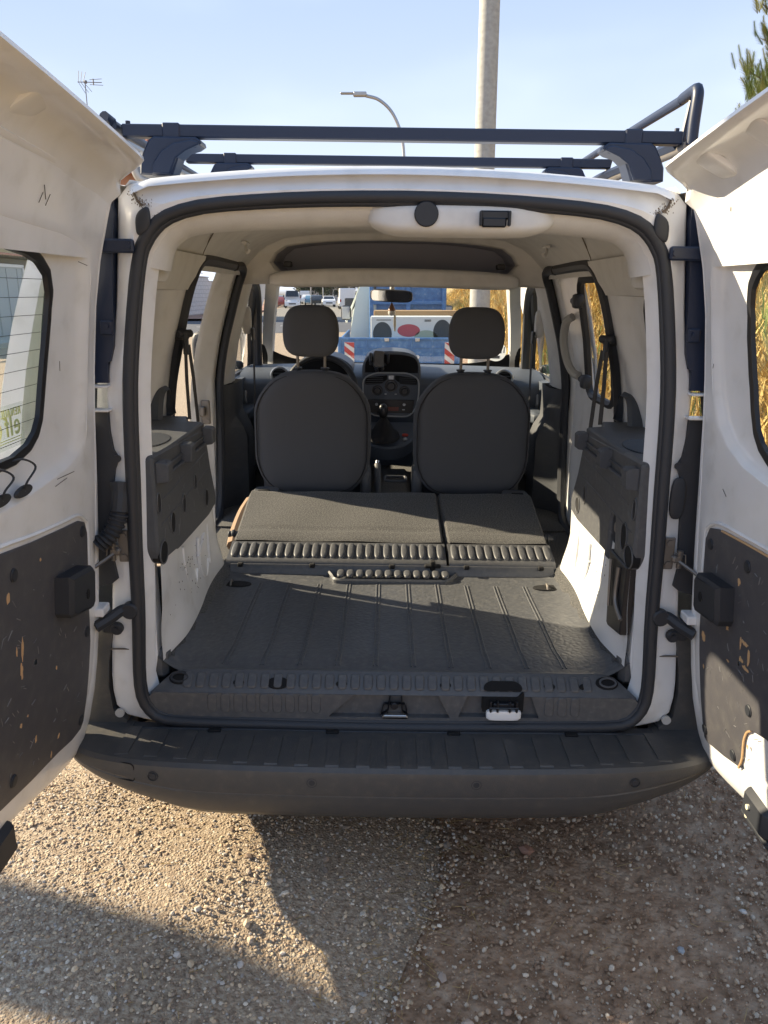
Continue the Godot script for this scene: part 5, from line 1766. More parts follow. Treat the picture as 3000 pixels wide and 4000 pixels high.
		if left:
			chips = [[0.455, 0.865, 0.006, 0.024], [0.462, 0.822, 0.006, 0.018], [0.478, 0.87, 0.003, 0.010], [0.245, 0.925, 0.004, 0.006], [0.30, 0.745, 0.003, 0.005], [0.47, 0.705, 0.005, 0.005], [0.44, 0.71, 0.003, 0.003], [0.40, 0.63, 0.004, 0.010], [0.275, 0.56, 0.005, 0.007], [0.31, 0.535, 0.003, 0.010], [0.36, 1.015, 0.003, 0.004], [0.50, 0.99, 0.006, 0.014]]
		else:
			chips = [[0.120, 0.755, 0.010, 0.016], [0.285, 0.960, 0.007, 0.010], [0.245, 0.835, 0.007, 0.008], [0.255, 0.760, 0.006, 0.003], [0.330, 0.838, 0.018, 0.006], [0.352, 0.815, 0.006, 0.022], [0.318, 0.795, 0.010, 0.007], [0.340, 0.785, 0.016, 0.006], [0.312, 0.83, 0.004, 0.014], [0.126, 0.68, 0.004, 0.006], [0.36, 0.61, 0.004, 0.006]]
		for i in chips.size():
			var k: Array = chips[i]
			part(door, "chipped_patch", blob(sg, k[0], k[1], k[2], k[3], 0.0068, i + (0 if left else 40)), M.bare_board)
		b = MB.new()
		for i in 70:
			var s := rng.randf_range(0.13, L - 0.1); var y := rng.randf_range(0.56, 1.0)
			var d := Vector2.from_angle(rng.randf_range(0.2, 1.4) + (0.0 if rng.randf() < 0.7 else 1.6)) * rng.randf_range(0.004, 0.022)
			b.tube(PackedVector3Array([dp(sg, s, y, 0.0062), dp(sg, s + d.x, y + d.y, 0.0062)]), rng.randf_range(0.0003, 0.0009), 4)
		part(door, "scratches", b, M.scratch)
		if not left:
			b = MB.new()
			b.tube(spline(PackedVector3Array([dp(sg, 0.525, 1.060, 0.004), dp(sg, 0.383, 1.053, 0.004), dp(sg, 0.299, 1.048, 0.004), dp(sg, 0.18, 1.039, 0.004)]), 3), 0.0028, 5)
			b.tube(spline(PackedVector3Array([dp(sg, 0.305, 0.521, 0.004), dp(sg, 0.327, 0.56, 0.004), dp(sg, 0.337, 0.608, 0.004), dp(sg, 0.352, 0.640, 0.004), dp(sg, 0.372, 0.656, 0.004)]), 3), 0.0028, 5)
			part(door, "board_edge", b, M.bare_board)
		# scratches and nicks in the paint
		b = MB.new()
		var marks := [[0.33, 1.70, 0.012, -0.02], [0.345, 1.69, 0.016, 0.022], [0.36, 1.70, 0.01, -0.018], [0.10, 1.585, 0.05, 0.006], [0.16, 1.15, 0.09, 0.004], [0.20, 1.145, 0.06, -0.004], [0.22, 1.375, 0.002, 0.02]] if left else [[0.07, 1.385, 0.004, 0.01], [0.20, 1.70, 0.006, 0.008], [0.16, 1.13, 0.02, -0.012]]
		for k in marks: b.tube(PackedVector3Array([dp(sg, k[0], k[1], 0.0016), dp(sg, k[0] + k[2], k[1] + k[3], 0.0016)]), 0.0007, 4)
		part(door, "paint_nicks", b, M.paint_mark)
		# foot of the lock rod at the free lower corner
		b = MB.new()
		var fs := 0.545 if left else 0.40
		b.box(dp(sg, fs, 0.475, -0.01), Vector3(0.06, 0.075, 0.11), 0.014)
		b.box(dp(sg, fs - 0.01, 0.428, -0.02), Vector3(0.07, 0.018, 0.13), 0.006)
		part(door, "lock_foot", b, M.black_rubber)
		if not left:
			for k in [[0.385, 0.478], [0.378, 0.452]]:
				b = MB.new().cyl(dp(sg, k[0], k[1], 0.012), dp(sg, k[0], k[1], 0.024), 0.006, 10)
				part(door, "foot_rivet", b, M.pale_resin)
		if left:
			wiring_and_lettering(door, sg)

func wiring_and_lettering(door: Node3D, sg: float) -> void:
	for k in [[0.40, 1.222, 0.405, 1.168], [0.49, 1.222, 0.492, 1.172]]:
		var b := MB.new()
		b.tube(spline(PackedVector3Array([dp(sg, k[0], k[1], -0.026), dp(sg, k[0] - 0.012, k[1] + 0.004, -0.002), dp(sg, k[0] - 0.030, k[1] - 0.014, 0.012), dp(sg, k[2] + 0.002, k[3] + 0.02, 0.012), dp(sg, k[2], k[3], 0.002)]), 5), 0.0022, 6)
		part(door, "window_cable", b, M.black_rubber)
		b = MB.new()
		door_plate(b, sg, oval(k[2], k[3], 0.036, 0.011, 18), 0.0, 0.006, 0.005)
		part(door, "cable_grommet", b, M.black_rubber)
	# maker's sticker on the outside of the glass: it reads from outside, so it is mirrored from here
	var face := Basis(Vector3(0, 0, 1), Vector3(0, 1, 0), Vector3(-1, 0, 0))
	for t in [["RENAULT", 0.021, 1.304, 0.330], ["elf", 0.050, 1.266, 0.330]]:
		var tm := TextMesh.new()
		var f := SystemFont.new()
		f.font_names = PackedStringArray(["Droid Sans"])
		f.font_weight = 700
		tm.font = f
		tm.text = t[0]
		tm.font_size = 48
		tm.pixel_size = t[1] / 48.0
		tm.depth = 0.001
		tm.horizontal_alignment = HORIZONTAL_ALIGNMENT_LEFT
		tm.vertical_alignment = VERTICAL_ALIGNMENT_BOTTOM
		tm.material = M.sticker_print
		var o := MeshInstance3D.new()
		o.name = "sticker_lettering"
		o.mesh = tm
		o.transform = Transform3D(face, dp(sg, t[3], t[2] - t[1] * 0.22, -0.0295))
		door.add_child(o, true)
	var b := MB.new()
	for y in [1.2625, 1.2575]:
		b.tube(PackedVector3Array([dp(sg, 0.332, y, -0.0292), dp(sg, 0.45, y, -0.0292)]), 0.0009, 4)
	var ring := PackedVector3Array()
	for k in 24: ring.append(dp(sg, 0.430 + cos(TAU * k / 24) * 0.017, 1.282 + sin(TAU * k / 24) * 0.017, -0.0292))
	b.tube(ring, 0.0018, 4, true)
	door_plate(b, sg, oval(0.430, 1.285, 0.011, 0.011, 16), -0.030, -0.0292)
	part(door, "sticker_lines", b, M.sticker_print)
	b = MB.new()
	door_plate(b, sg, rrect(0.322, 1.245, 0.47, 1.328, 0.004), -0.0288, -0.0284)
	var film := mat("sticker_film", 0.75, 0.85, 0.7, 0.1, {"transparency": BaseMaterial3D.TRANSPARENCY_ALPHA})
	film.albedo_color = Color(0.80, 0.90, 0.75, 0.12)
	part(door, "sticker_film", b, film)

func bumper_and_wheels() -> void:
	var path := PackedVector3Array()
	for p in [[-0.885, -0.45], [-0.885, -0.12], [-0.868, 0.02], [-0.825, 0.095], [-0.74, 0.145], [-0.60, 0.173], [-0.35, 0.188], [0.0, 0.193], [0.35, 0.188], [0.60, 0.173], [0.74, 0.145], [0.825, 0.095], [0.868, 0.02], [0.885, -0.12], [0.885, -0.45]]: path.append(Vector3(p[0], 0, p[1]))
	path = spline(path, 4)
	var rows := []
	for i in path.size():
		var a := path[maxi(i - 1, 0)]; var c := path[mini(i + 1, path.size() - 1)]
		var d := (c - a).normalized()
		var outw := Vector3(-d.z, 0, d.x)
		if outw.z < 0 and absf(path[i].x) < 0.8: outw = -outw
		if outw.x * path[i].x < 0: outw = -outw
		var lift := 0.10 * smoothstep(0.45, 0.90, absf(path[i].x)) * smoothstep(-0.3, 0.0, path[i].z + 0.1)
		var row := PackedVector3Array()
		for k in [[-0.185, 0.412, 0], [-0.17, 0.422, 0], [-0.03, 0.424, 0], [-0.012, 0.421, 0], [-0.003, 0.412, 0], [0.0, 0.398, 0], [0.0, 0.365, 0.3], [-0.003, 0.347, 0.5], [-0.0065, 0.344, 0.5], [-0.005, 0.340, 0.5], [-0.010, 0.315, 0.6], [-0.022, 0.282, 0.8], [-0.045, 0.256, 1.0], [-0.085, 0.240, 1.0], [-0.16, 0.236, 1.0]]:
			row.append(path[i] + outw * k[0] + Vector3(0, k[1] + lift * k[2], 0))
		rows.append(row)
	var b := MB.new()
	b.grid(rows)
	var bp := part(van, "rear_bumper", b, M.bumper_plastic, 32)
	var strip: MeshInstance3D
	for i in 19:
		var x := (i - 9) * 0.0755
		var z := 0.188 - 0.042 * pow(absf(x) / 0.7, 2.2)
		var xf := Transform3D(Basis(), Vector3(x, 0, z - 0.188))
		if strip == null:
			b = MB.new().sweep(P3([[-0.0165, 0, 0], [0.0165, 0, 0]]), P2([[0.05, 0.422], [0.055, 0.4262], [0.160, 0.4272], [0.176, 0.4248], [0.1875, 0.4145], [0.1905, 0.400], [0.187, 0.398], [0.12, 0.418]]), Vector3.UP)
			strip = part(bp, "tread_strip", b, M.bumper_plastic, 30)
			strip.transform = xf
		else:
			again(bp, "tread_strip", strip, xf)
	for x in [-0.592, -0.199, 0.203, 0.595]:
		var z := 0.1915 - 0.017 * pow(absf(x) / 0.6, 2.2)
		b = MB.new()
		var ring := PackedVector3Array()
		for k in 18: ring.append(Vector3(x + cos(TAU * k / 18) * 0.012, 0.384 + 0.004 * absf(x) + sin(TAU * k / 18) * 0.012, z + 0.0006))
		b.tube(ring, 0.0014, 5, true)
		b.cyl(Vector3(x, 0.384 + 0.004 * absf(x), z - 0.004), Vector3(x, 0.384 + 0.004 * absf(x), z + 0.002), 0.0085, 14, 0.001)
		part(bp, "parking_sensor", b, M.black_rubber)
	b = MB.new()
	var sq := PackedVector3Array()
	for p in rrect(-0.695, 0.365, -0.64, 0.413, 0.01): sq.append(Vector3(p.x, p.y, 0.1585 + (p.x + 0.667) * 0.30))
	b.tube(sq, 0.0016, 5, true)
	part(bp, "towing_eye_cover", b, M.black_hole)
	# strip under the seal with its clips
	b = MB.new().box(Vector3(0, 0.415, 0.004), Vector3(1.39, 0.020, 0.034), 0.004)
	var us := part(van, "lower_frame_trim", b, M.black_rubber)
	for x in [-0.47, -0.16, 0.16, 0.47]:
		b = MB.new().box(Vector3(x, 0.419, 0.024), Vector3(0.034, 0.018, 0.02), 0.003)
		part(us, "trim_clip", b, M.black_hole)
	for sg in [-1.0, 1.0]:
		for z in [-0.66, -3.36]:
			var xf := Transform3D(Basis(Vector3(0, -sg, 0), Vector3(sg, 0, 0), Vector3(0, 0, 1)), Vector3(sg * 0.70, 0.305, z))
			b = MB.new().lathe(P2([[0.20, 0.0], [0.285, 0.0], [0.303, 0.02], [0.305, 0.09], [0.303, 0.155], [0.285, 0.178], [0.21, 0.172], [0.20, 0.15]]), 32, xf)
			var wh := part(van, "road_wheel", b, M.tyre)
			b = MB.new().lathe(P2([[0.20, 0.02], [0.205, 0.165], [0.18, 0.150], [0.06, 0.145], [0.0, 0.15]]), 24, xf)
			part(wh, "wheel_rim", b, M.dull_steel)

func roof_rack() -> void:
	var rk := thing("roof_rack", "black steel roof rack with square cross bars and a raised tube rail along one side", "roof rack", van.position)
	rk.rotation = van.rotation
	var b: MB
	for k in [[-0.22, 1.903, 0.672, 0.029], [-0.95, 1.954, 0.70, 0.028], [-1.68, 1.955, 0.70, 0.028]]:
		b = MB.new().box(Vector3(0, k[1], k[0]), Vector3(k[2] * 2, k[3], 0.034), 0.003)
		part(rk, "cross_bar", b, M.rack_paint)
		for sg in [-1.0, 1.0]:
			var pts := []
			for p in [[0.631, -0.099], [0.629, -0.069], [0.620, -0.049], [0.605, -0.022], [0.593, -0.0145], [0.494, -0.0145], [0.482, -0.021], [0.480, -0.029], [0.494, -0.038], [0.517, -0.044], [0.536, -0.060], [0.551, -0.098], [0.589, -0.101]]: pts.append([sg * p[0], k[1] + p[1]])
			b = MB.new().prism(P2(pts), k[0] - 0.03, k[0] + 0.030, Transform3D(), 0.004)
			var ft := part(rk, "rack_foot", b, M.rack_paint, 30)
			pts = []
			for p in [[0.60, -0.099], [0.596, -0.075], [0.575, -0.048], [0.545, -0.030], [0.500, -0.022], [0.486, -0.026], [0.484, -0.033], [0.517, -0.047], [0.540, -0.063], [0.556, -0.098]]: pts.append([sg * p[0], k[1] + p[1]])
			b = MB.new().prism(P2(pts), k[0] - 0.02, k[0] + 0.040, Transform3D(), 0.003)
			part(ft, "foot_cover", b, M.rack_paint, 30)
			b = MB.new().box(Vector3(sg * 0.553, k[1], k[0]), Vector3(0.042, k[3] + 0.006, 0.042), 0.003)
			part(ft, "bar_collar", b, M.rack_paint)
	# raised rail on the bank side
	b = MB.new()
	b.tube(spline(P3([[0.688, 1.885, -0.19], [0.688, 1.93, -0.19], [0.690, 1.985, -0.19], [0.691, 2.003, -0.197], [0.692, 2.009, -0.215], [0.70, 2.012, -0.32]]), 4), 0.0135, 10)
	b.tube(P3([[0.70, 2.010, -0.32], [0.72, 2.03, -1.0], [0.735, 2.045, -1.95]]), 0.0125, 10)
	part(rk, "side_rail", b, M.rack_paint)
	b = MB.new()
	b.tube(P3([[0.680, 1.882, -0.19], [0.695, 1.905, -1.0], [0.70, 1.91, -1.95]]), 0.0125, 10)
	part(rk, "lower_rail", b, M.dull_steel)
	b = MB.new()
	b.tube(P3([[0.668, 1.895, -0.24], [0.68, 1.92, -1.0], [0.69, 1.925, -1.95]]), 0.013, 4)
	part(rk, "lower_rail", b, M.rack_paint)
	for z in [-0.26, -0.97, -1.68]:
		b = MB.new().cyl(Vector3(0.69, 1.90, z), Vector3(0.70 + (-z) * 0.018, 2.01 + (-z - 0.3) * 0.028, z), 0.008, 8)
		part(rk, "rail_stay", b, M.rack_paint)
	b = MB.new()
	b.tube(spline(P3([[-0.700, 1.925, -0.17], [-0.693, 1.918, -0.20], [-0.69, 1.91, -0.26], [-0.70, 1.915, -1.0], [-0.70, 1.92, -1.95]]), 3), 0.0135, 10)
	part(rk, "side_rail", b, M.rack_paint)
	b = MB.new()
	b.tube(P3([[-0.672, 1.872, -0.16], [-0.685, 1.892, -1.0], [-0.69, 1.90, -1.95]]), 0.0135, 10)
	part(rk, "lower_rail", b, M.galvanised)
	b = MB.new()
	b.tube(spline(P3([[-0.675, 1.872, -0.30], [-0.672, 1.835, -0.30], [-0.658, 1.808, -0.30], [-0.625, 1.800, -0.30], [-0.58, 1.800, -0.30]]), 4), 0.015, 10)
	part(rk, "bent_stay", b, M.galvanised)
	for sg in [-1.0, 1.0]:
		b = MB.new().cyl(Vector3(sg * 0.660, 1.917, -0.22), Vector3(sg * 0.660, 1.926, -0.22), 0.006, 8)
		part(rk, "bar_bolt", b, M.rack_paint)

func hanging_things() -> void:
	var at := van.transform
	var fr := thing("air_freshener", "wooden-capped glass air freshener bottle hanging from the cabin mirror with a pale tag", "air freshener", at * Vector3(-0.004, 1.40, -2.36))
	var b := MB.new().lathe(P2([[0.004, 0.085], [0.009, 0.072], [0.019, 0.052], [0.020, 0.044], [0.0, 0.043]]), 16)
	part(fr, "wooden_cap", b, M.walnut)
	b = MB.new().lathe(P2([[0.0, 0.018], [0.014, 0.020], [0.020, 0.030], [0.019, 0.043], [0.0, 0.044]]), 16)
	part(fr, "glass_bottle", b, M.lamp_white)
	b = MB.new().cyl(Vector3(0, 0.085, 0), Vector3(0, 0.115, 0.004), 0.0012, 5)
	part(fr, "cord", b, M.belt)
	b = MB.new().prism(rounded(P2([[0.010, 0.015], [0.016, 0.030], [0.022, 0.015], [0.023, -0.035], [0.019, -0.048], [0.024, -0.060], [0.009, -0.058], [0.014, -0.047], [0.009, -0.035]]), 0.003), 0.0, 0.002, Transform3D(), 0.0005)
	part(fr, "pale_tag", b, M.pale_resin)
	var ph := thing("phone_holder", "grey and black phone holder with side clamps standing on the dashboard hood", "phone holder", at * Vector3(-0.068, 1.20, -2.24))
	var tl := Transform3D(Basis(Vector3.UP, deg_to_rad(14)) * Basis(Vector3.FORWARD, deg_to_rad(4)) * Basis(Vector3.RIGHT, deg_to_rad(-12)), Vector3.ZERO)
	b = MB.new().prism(rrect(-0.027, -0.040, 0.027, 0.046, 0.008), -0.012, 0.006, tl, 0.003)
	part(ph, "back_pad", b, M.phone_back)
	b = MB.new().cyl(tl * Vector3(0, -0.02, -0.012), tl * Vector3(0, -0.075, -0.05), 0.010, 8)
	b.box(Vector3(0, -0.02, -0.02), Vector3(0.09, 0.016, 0.014), 0.003, tl)
	part(ph, "holder_stem", b, M.black_rubber)
	for s in [-1.0, 1.0]:
		b = MB.new().box(Vector3(s * 0.047, 0.008, 0.008), Vector3(0.012, 0.05, 0.03), 0.005, tl)
		part(ph, "side_clamp", b, M.black_rubber)
		b = MB.new().box(Vector3(s * 0.016, -0.048, 0.012), Vector3(0.014, 0.018, 0.034), 0.004, tl)
		part(ph, "lower_foot", b, M.black_rubber)

# ---------- the place round the van ----------
func gy(z: float) -> float:
	return -0.5 * smoothstep(-38.0, -95.0, z)

func rise(x: float, z: float) -> float:
	# the old asphalt humps up a little behind the van's left wheels
	return 0.085 * smoothstep(0.05, -0.60, x) * smoothstep(-2.3, -1.95, z) * smoothstep(0.6, -0.2, z) * smoothstep(-3.6, -2.4, x)

func edge_x(z: float) -> float:
	# where the old asphalt stops and the dirt verge begins
	return 0.03 + 0.05 * sin(z * 2.3) + 0.03 * sin(z * 7.1 + 1.0) + 0.10 * smoothstep(-1.3, -2.2, z)

func sheet(xs: Array, zs: Array, y: Callable) -> MB:
	var b := MB.new()
	var rows := []
	for z in zs:
		var row := PackedVector3Array()
		for x in xs: row.append(Vector3(x, y.call(x, z), z))
		rows.append(row)
	b.grid(rows)
	return b

func ground() -> void:
	var dm := mat("dirt", 0.16, 0.115, 0.085, 0.95)
	textured(dm, noise_tex(0.02, 1024, 7, ramp([[0.0, Color(0.20, 0.125, 0.075)], [0.4, Color(0.33, 0.215, 0.135)], [0.6, Color(0.38, 0.26, 0.17)], [0.8, Color(0.44, 0.315, 0.215)], [1.0, Color(0.52, 0.40, 0.29)]]), FastNoiseLite.TYPE_SIMPLEX, 71), 0.55, true, noise_tex(0.06, 1024, 6, null, FastNoiseLite.TYPE_SIMPLEX, 72), 0.7)
	var am := mat("old_asphalt", 0.22, 0.19, 0.155, 0.95)
	textured(am, noise_tex(0.05, 1024, 6, ramp([[0.0, Color(0.17, 0.125, 0.085)], [0.4, Color(0.31, 0.235, 0.165)], [0.6, Color(0.38, 0.305, 0.22)], [0.8, Color(0.45, 0.375, 0.28)], [1.0, Color(0.52, 0.44, 0.34)]]), FastNoiseLite.TYPE_SIMPLEX, 73), 0.8, true, noise_tex(0.13, 1024, 2, null, FastNoiseLite.TYPE_CELLULAR, 74), 0.5)
	var rm := mat("new_asphalt", 0.075, 0.08, 0.092, 0.85)
	textured(rm, noise_tex(0.04, 512, 5, ramp([[0.0, Color(0.06, 0.064, 0.075)], [1.0, Color(0.095, 0.10, 0.115)]]), FastNoiseLite.TYPE_SIMPLEX, 75), 0.5, true)
	var far := mat("worn_road", 0.20, 0.19, 0.165, 0.9)
	textured(far, noise_tex(0.02, 512, 6, ramp([[0.0, Color(0.15, 0.142, 0.125)], [1.0, Color(0.26, 0.245, 0.21)]]), FastNoiseLite.TYPE_SIMPLEX, 76), 0.12, true)
	var pv := mat("red_pavement", 0.30, 0.17, 0.12, 0.9)
	textured(pv, noise_tex(0.05, 256, 4, ramp([[0.0, Color(0.24, 0.13, 0.09)], [1.0, Color(0.36, 0.21, 0.15)]]), FastNoiseLite.TYPE_SIMPLEX, 77), 0.4, true)
	var xs := [-220.0, -90.0, -40.0, -20.0, -10.0]
	for i in 41: xs.append(-5.0 + i * 0.25)
	xs.append_array([6.0, 10.0, 20.0, 60.0, 220.0])
	var zs := [60.0, 20.0, 8.0, 4.0]
	for i in 45: zs.append(3.0 - i * 0.25)
	zs.append_array([-10.0, -14.0, -20.0, -28.0, -38.0, -44.0, -50.0, -58.0, -66.0, -75.0, -85.0, -95.0, -130.0, -200.0, -420.0])
	var nz := FastNoiseLite.new()
	nz.seed = 3; nz.frequency = 0.9; nz.fractal_octaves = 4
	struct("ground", sheet(xs, zs, func(x, z): return gy(z) - 0.004 + 0.012 * nz.get_noise_2d(x, z) * smoothstep(0.1, 0.4, x) * smoothstep(-14.0, -8.0, z) - 0.003), dm)
	# old asphalt strip the van stands half on
	var b := MB.new()
	var rows := []
	for i in 70:
		var z := 5.0 - i * 0.15 if i < 60 else -4.0 - (i - 59) * 3.3
		var row := PackedVector3Array()
		for x in [-60.0, -20.0, -8.0, -4.0, -3.2, -2.6, -2.0, -1.5, -1.1, -0.8, -0.6, -0.4, -0.25, -0.12, -0.05, 0.0]:
			row.append(Vector3(edge_x(z) + x, gy(z) + rise(x, z) + (0.010 if x < -0.01 else -0.003) + 0.003 * nz.get_noise_2d(x * 2.0, z * 2.0), z))
		rows.append(row)
	b.grid(rows)
	struct("parking_strip", b, am)
	# newer road crossing ahead, and the street beyond it
	b = MB.new()
	rows = []
	for k in [[-70.0, -17.0, -30.0], [-20.0, -26.0, -40.0], [-10.0, -28.5, -43.5], [-2.0, -31.0, -46.0], [6.0, -33.0, -48.0], [20.0, -36.0, -52.0]]:
		var row := PackedVector3Array()
		for i in 5:
			var z := lerpf(k[1], k[2], i / 4.0)
			row.append(Vector3(k[0], gy(z) + 0.020, z))
		rows.append(row)
	b.grid(rows, false, false, true)
	struct("road", b, rm)
	b = MB.new()
	rows = []
	for z in [-45.0, -50.0, -58.0, -66.0, -75.0, -85.0, -95.0, -130.0, -180.0]:
		var c: float = -3.0 - (-z - 45.0) * 0.085
		rows.append(P3([[c - 5.5 - (-z - 45.0) * 0.01, gy(z) + 0.016, z], [c, gy(z) + 0.02, z], [c + 6.0, gy(z) + 0.016, z]]))
	b.grid(rows)
	struct("street", b, far)
	b = MB.new()
	for i in 7:
		var x := -22.0 + i * 3.6
		var z := -34.5 - (x + 10.0) * 0.31
		b.box(Vector3(x, gy(z) + 0.0265, z), Vector3(1.8, 0.006, 0.14), 0.0, Transform3D())
	struct("road_markings", b, mat("road_paint", 0.62, 0.62, 0.60, 0.8))
	b = MB.new()
	rows = []
	for z in [-43.0, -50.0, -60.0, -75.0, -95.0, -130.0]:
		var c: float = -9.2 - (-z - 45.0) * 0.095
		rows.append(P3([[c - 3.2, gy(z) + 0.14, z], [c, gy(z) + 0.14, z], [c + 0.01, gy(z) + 0.0, z]]))
	b.grid(rows)
	struct("pavement", b, pv)
	b = MB.new()
	rows = []
	for z in [-10.0, -20.0, -26.0, -34.0, -42.0, -44.0]:
		var c: float = -11.0 - (-z - 30.0) * 0.02
		rows.append(P3([[c - 1.6, gy(z) + 0.14, z], [c, gy(z) + 0.14, z], [c + 0.01, gy(z), z]]))
	b.grid(rows)
	struct("pavement", b, M.concrete_grey)

func bank_y(x: float, z: float) -> float:
	var x0 := 2.5 + 0.35 * sin(z * 0.31) + maxf(0.0, -z - 20.0) * 0.03
	var d := x - x0
	var n := 0.16 * sin(x * 1.9 + z * 0.7) * sin(z * 1.3 - x * 0.6) + 0.10 * sin(z * 3.7 + x * 2.1)
	return 2.45 * smoothstep(0.0, 4.6, d) + 0.7 * smoothstep(4.0, 18.0, d) + n * smoothstep(0.2, 1.2, d) - 0.10 * smoothstep(0.2, -0.6, d)

func hillside() -> void:
	var em := mat("bank_earth", 0.26, 0.19, 0.10, 0.95)
	textured(em, noise_tex(0.03, 1024, 6, ramp([[0.0, Color(0.09, 0.075, 0.06)], [0.42, Color(0.19, 0.145, 0.085)], [0.55, Color(0.40, 0.29, 0.105)], [0.75, Color(0.56, 0.41, 0.14)], [1.0, Color(0.62, 0.47, 0.18)]]), FastNoiseLite.TYPE_SIMPLEX, 81), 0.35, true, noise_tex(0.08, 512, 5, null, FastNoiseLite.TYPE_SIMPLEX, 82), 5.0)
	var xs := []
	for i in 29: xs.append(1.9 + i * 0.3)
	xs.append_array([12.0, 16.0, 22.0, 35.0, 60.0, 110.0])
	var zs := [24.0, 14.0]
	for i in 61: zs.append(8.0 - i * 0.6)
	zs.append_array([-32.0, -38.0, -46.0, -56.0, -70.0, -90.0, -140.0])
	struct("bank", sheet(xs, zs, func(x, z): return bank_y(x, z)), em)
	# dry grass: tufts of thin bent blades
	var b := MB.new()
	b.tinted = true
	var r := RandomNumberGenerator.new()
	r.seed = 11
	for i in 15:
		var a := r.randf_range(0, TAU)
		var o := Vector3(r.randfn(0, 0.05), 0, r.randfn(0, 0.05))
		var h := r.randf_range(0.18, 0.42)
		var lean := Vector3(cos(a), 0, sin(a)) * h * r.randf_range(0.15, 0.7)
		var s := Vector3(-sin(a), 0, cos(a)) * r.randf_range(0.003, 0.006)
		var m := o + lean * 0.35 + Vector3(0, h * 0.6, 0)
		var t := o + lean + Vector3(0, h * 0.92, 0)
		b.tint = Color(1, 1, 1) * r.randf_range(0.75, 1.15)
		b.q(o - s, o + s, m + s, m - s)
		b.t(m - s, m + s, t)
	var gm := mat("dry_grass", 1, 1, 1, 0.9, {"vertex_color_use_as_albedo": true, "backlight_enabled": true, "backlight": Color(0.35, 0.25, 0.08)})
	gm.cull_mode = BaseMaterial3D.CULL_DISABLED
	var tuft := b.mesh(gm, 5.0)
	var xf: Array[Transform3D] = []
	var col: Array[Color] = []
	while xf.size() < 26000:
		var z := -1.0 - pow(r.randf(), 1.6) * 44.0 + r.randf() * 4.0
		var x := 2.3 + pow(r.randf(), 1.3) * 11.0
		var y := bank_y(x, z)
		var bare := sin(x * 1.1 + z * 0.45) * sin(z * 0.8 - x * 0.5) + (0.75 if y < 0.55 else 0.0) + r.randfn(0, 0.25)
		if bare > 0.55 or y < 0.02: continue
		var sc := r.randf_range(0.7, 1.5)
		xf.append(Transform3D(Basis(Vector3.UP, r.randf_range(0, TAU)).scaled(Vector3(1.5, 1.0, 1.5) * sc), Vector3(x, y - 0.02, z)))
		var green := r.randf() < 0.06 + 0.18 * float(y < 1.2 and sin(z * 0.9 + x) > 0.6)
		var v := r.randf_range(0.8, 1.15)
		col.append(Color(0.22, 0.27, 0.06) * v if green else Color(0.60, 0.44, 0.155) * v)
	for i in 9000:
		var z := -14.0 - r.randf() * 60.0
		var x := 2.6 + maxf(0.0, -z - 20.0) * 0.03 + pow(r.randf(), 1.4) * 9.0
		var y := bank_y(x, z)
		if y < 0.05: continue
		xf.append(Transform3D(Basis(Vector3.UP, r.randf_range(0, TAU)).scaled(Vector3(2.2, 1.3, 2.2) * r.randf_range(0.8, 1.6)), Vector3(x, y - 0.02, z)))
		col.append((Color(0.62, 0.45, 0.15) if r.randf() > 0.07 else Color(0.24, 0.27, 0.07)) * r.randf_range(0.8, 1.15))
	scatter("dry_grass", tuft, xf, col)
	# broken stones showing through low on the bank
	xf = []; col = []
	while xf.size() < 1500:
		var z := -0.5 - r.randf() * 26.0
		var x := 2.4 + r.randf() * 2.6
		var y := bank_y(x, z)
		if y > 1.3: continue
		var s := r.randf_range(0.03, 0.16)
		xf.append(Transform3D(Basis(Vector3(r.randfn(), r.randfn(), r.randfn()).normalized(), r.randf_range(0, TAU)).scaled(Vector3(s, s * 0.6, s)), Vector3(x, y, z)))
		col.append(Color(0.22, 0.19, 0.16) * r.randf_range(0.6, 1.3))
	scatter("bank_stones", stone_mesh(3, 1.0), xf, col)

func scatter(called: String, mesh: Mesh, xf: Array[Transform3D], col: Array[Color], parent: Node = self) -> MultiMeshInstance3D:
	var mm := MultiMesh.new()
	mm.transform_format = MultiMesh.TRANSFORM_3D
	mm.use_colors = col.size() > 0
	mm.mesh = mesh
	mm.instance_count = xf.size()
	for i in xf.size():
		mm.set_instance_transform(i, xf[i])
		if col.size(): mm.set_instance_color(i, col[i])
	var o := MultiMeshInstance3D.new()
	o.name = called
	o.multimesh = mm
	o.set_meta("kind", "stuff")
	parent.add_child(o, true)
	return o

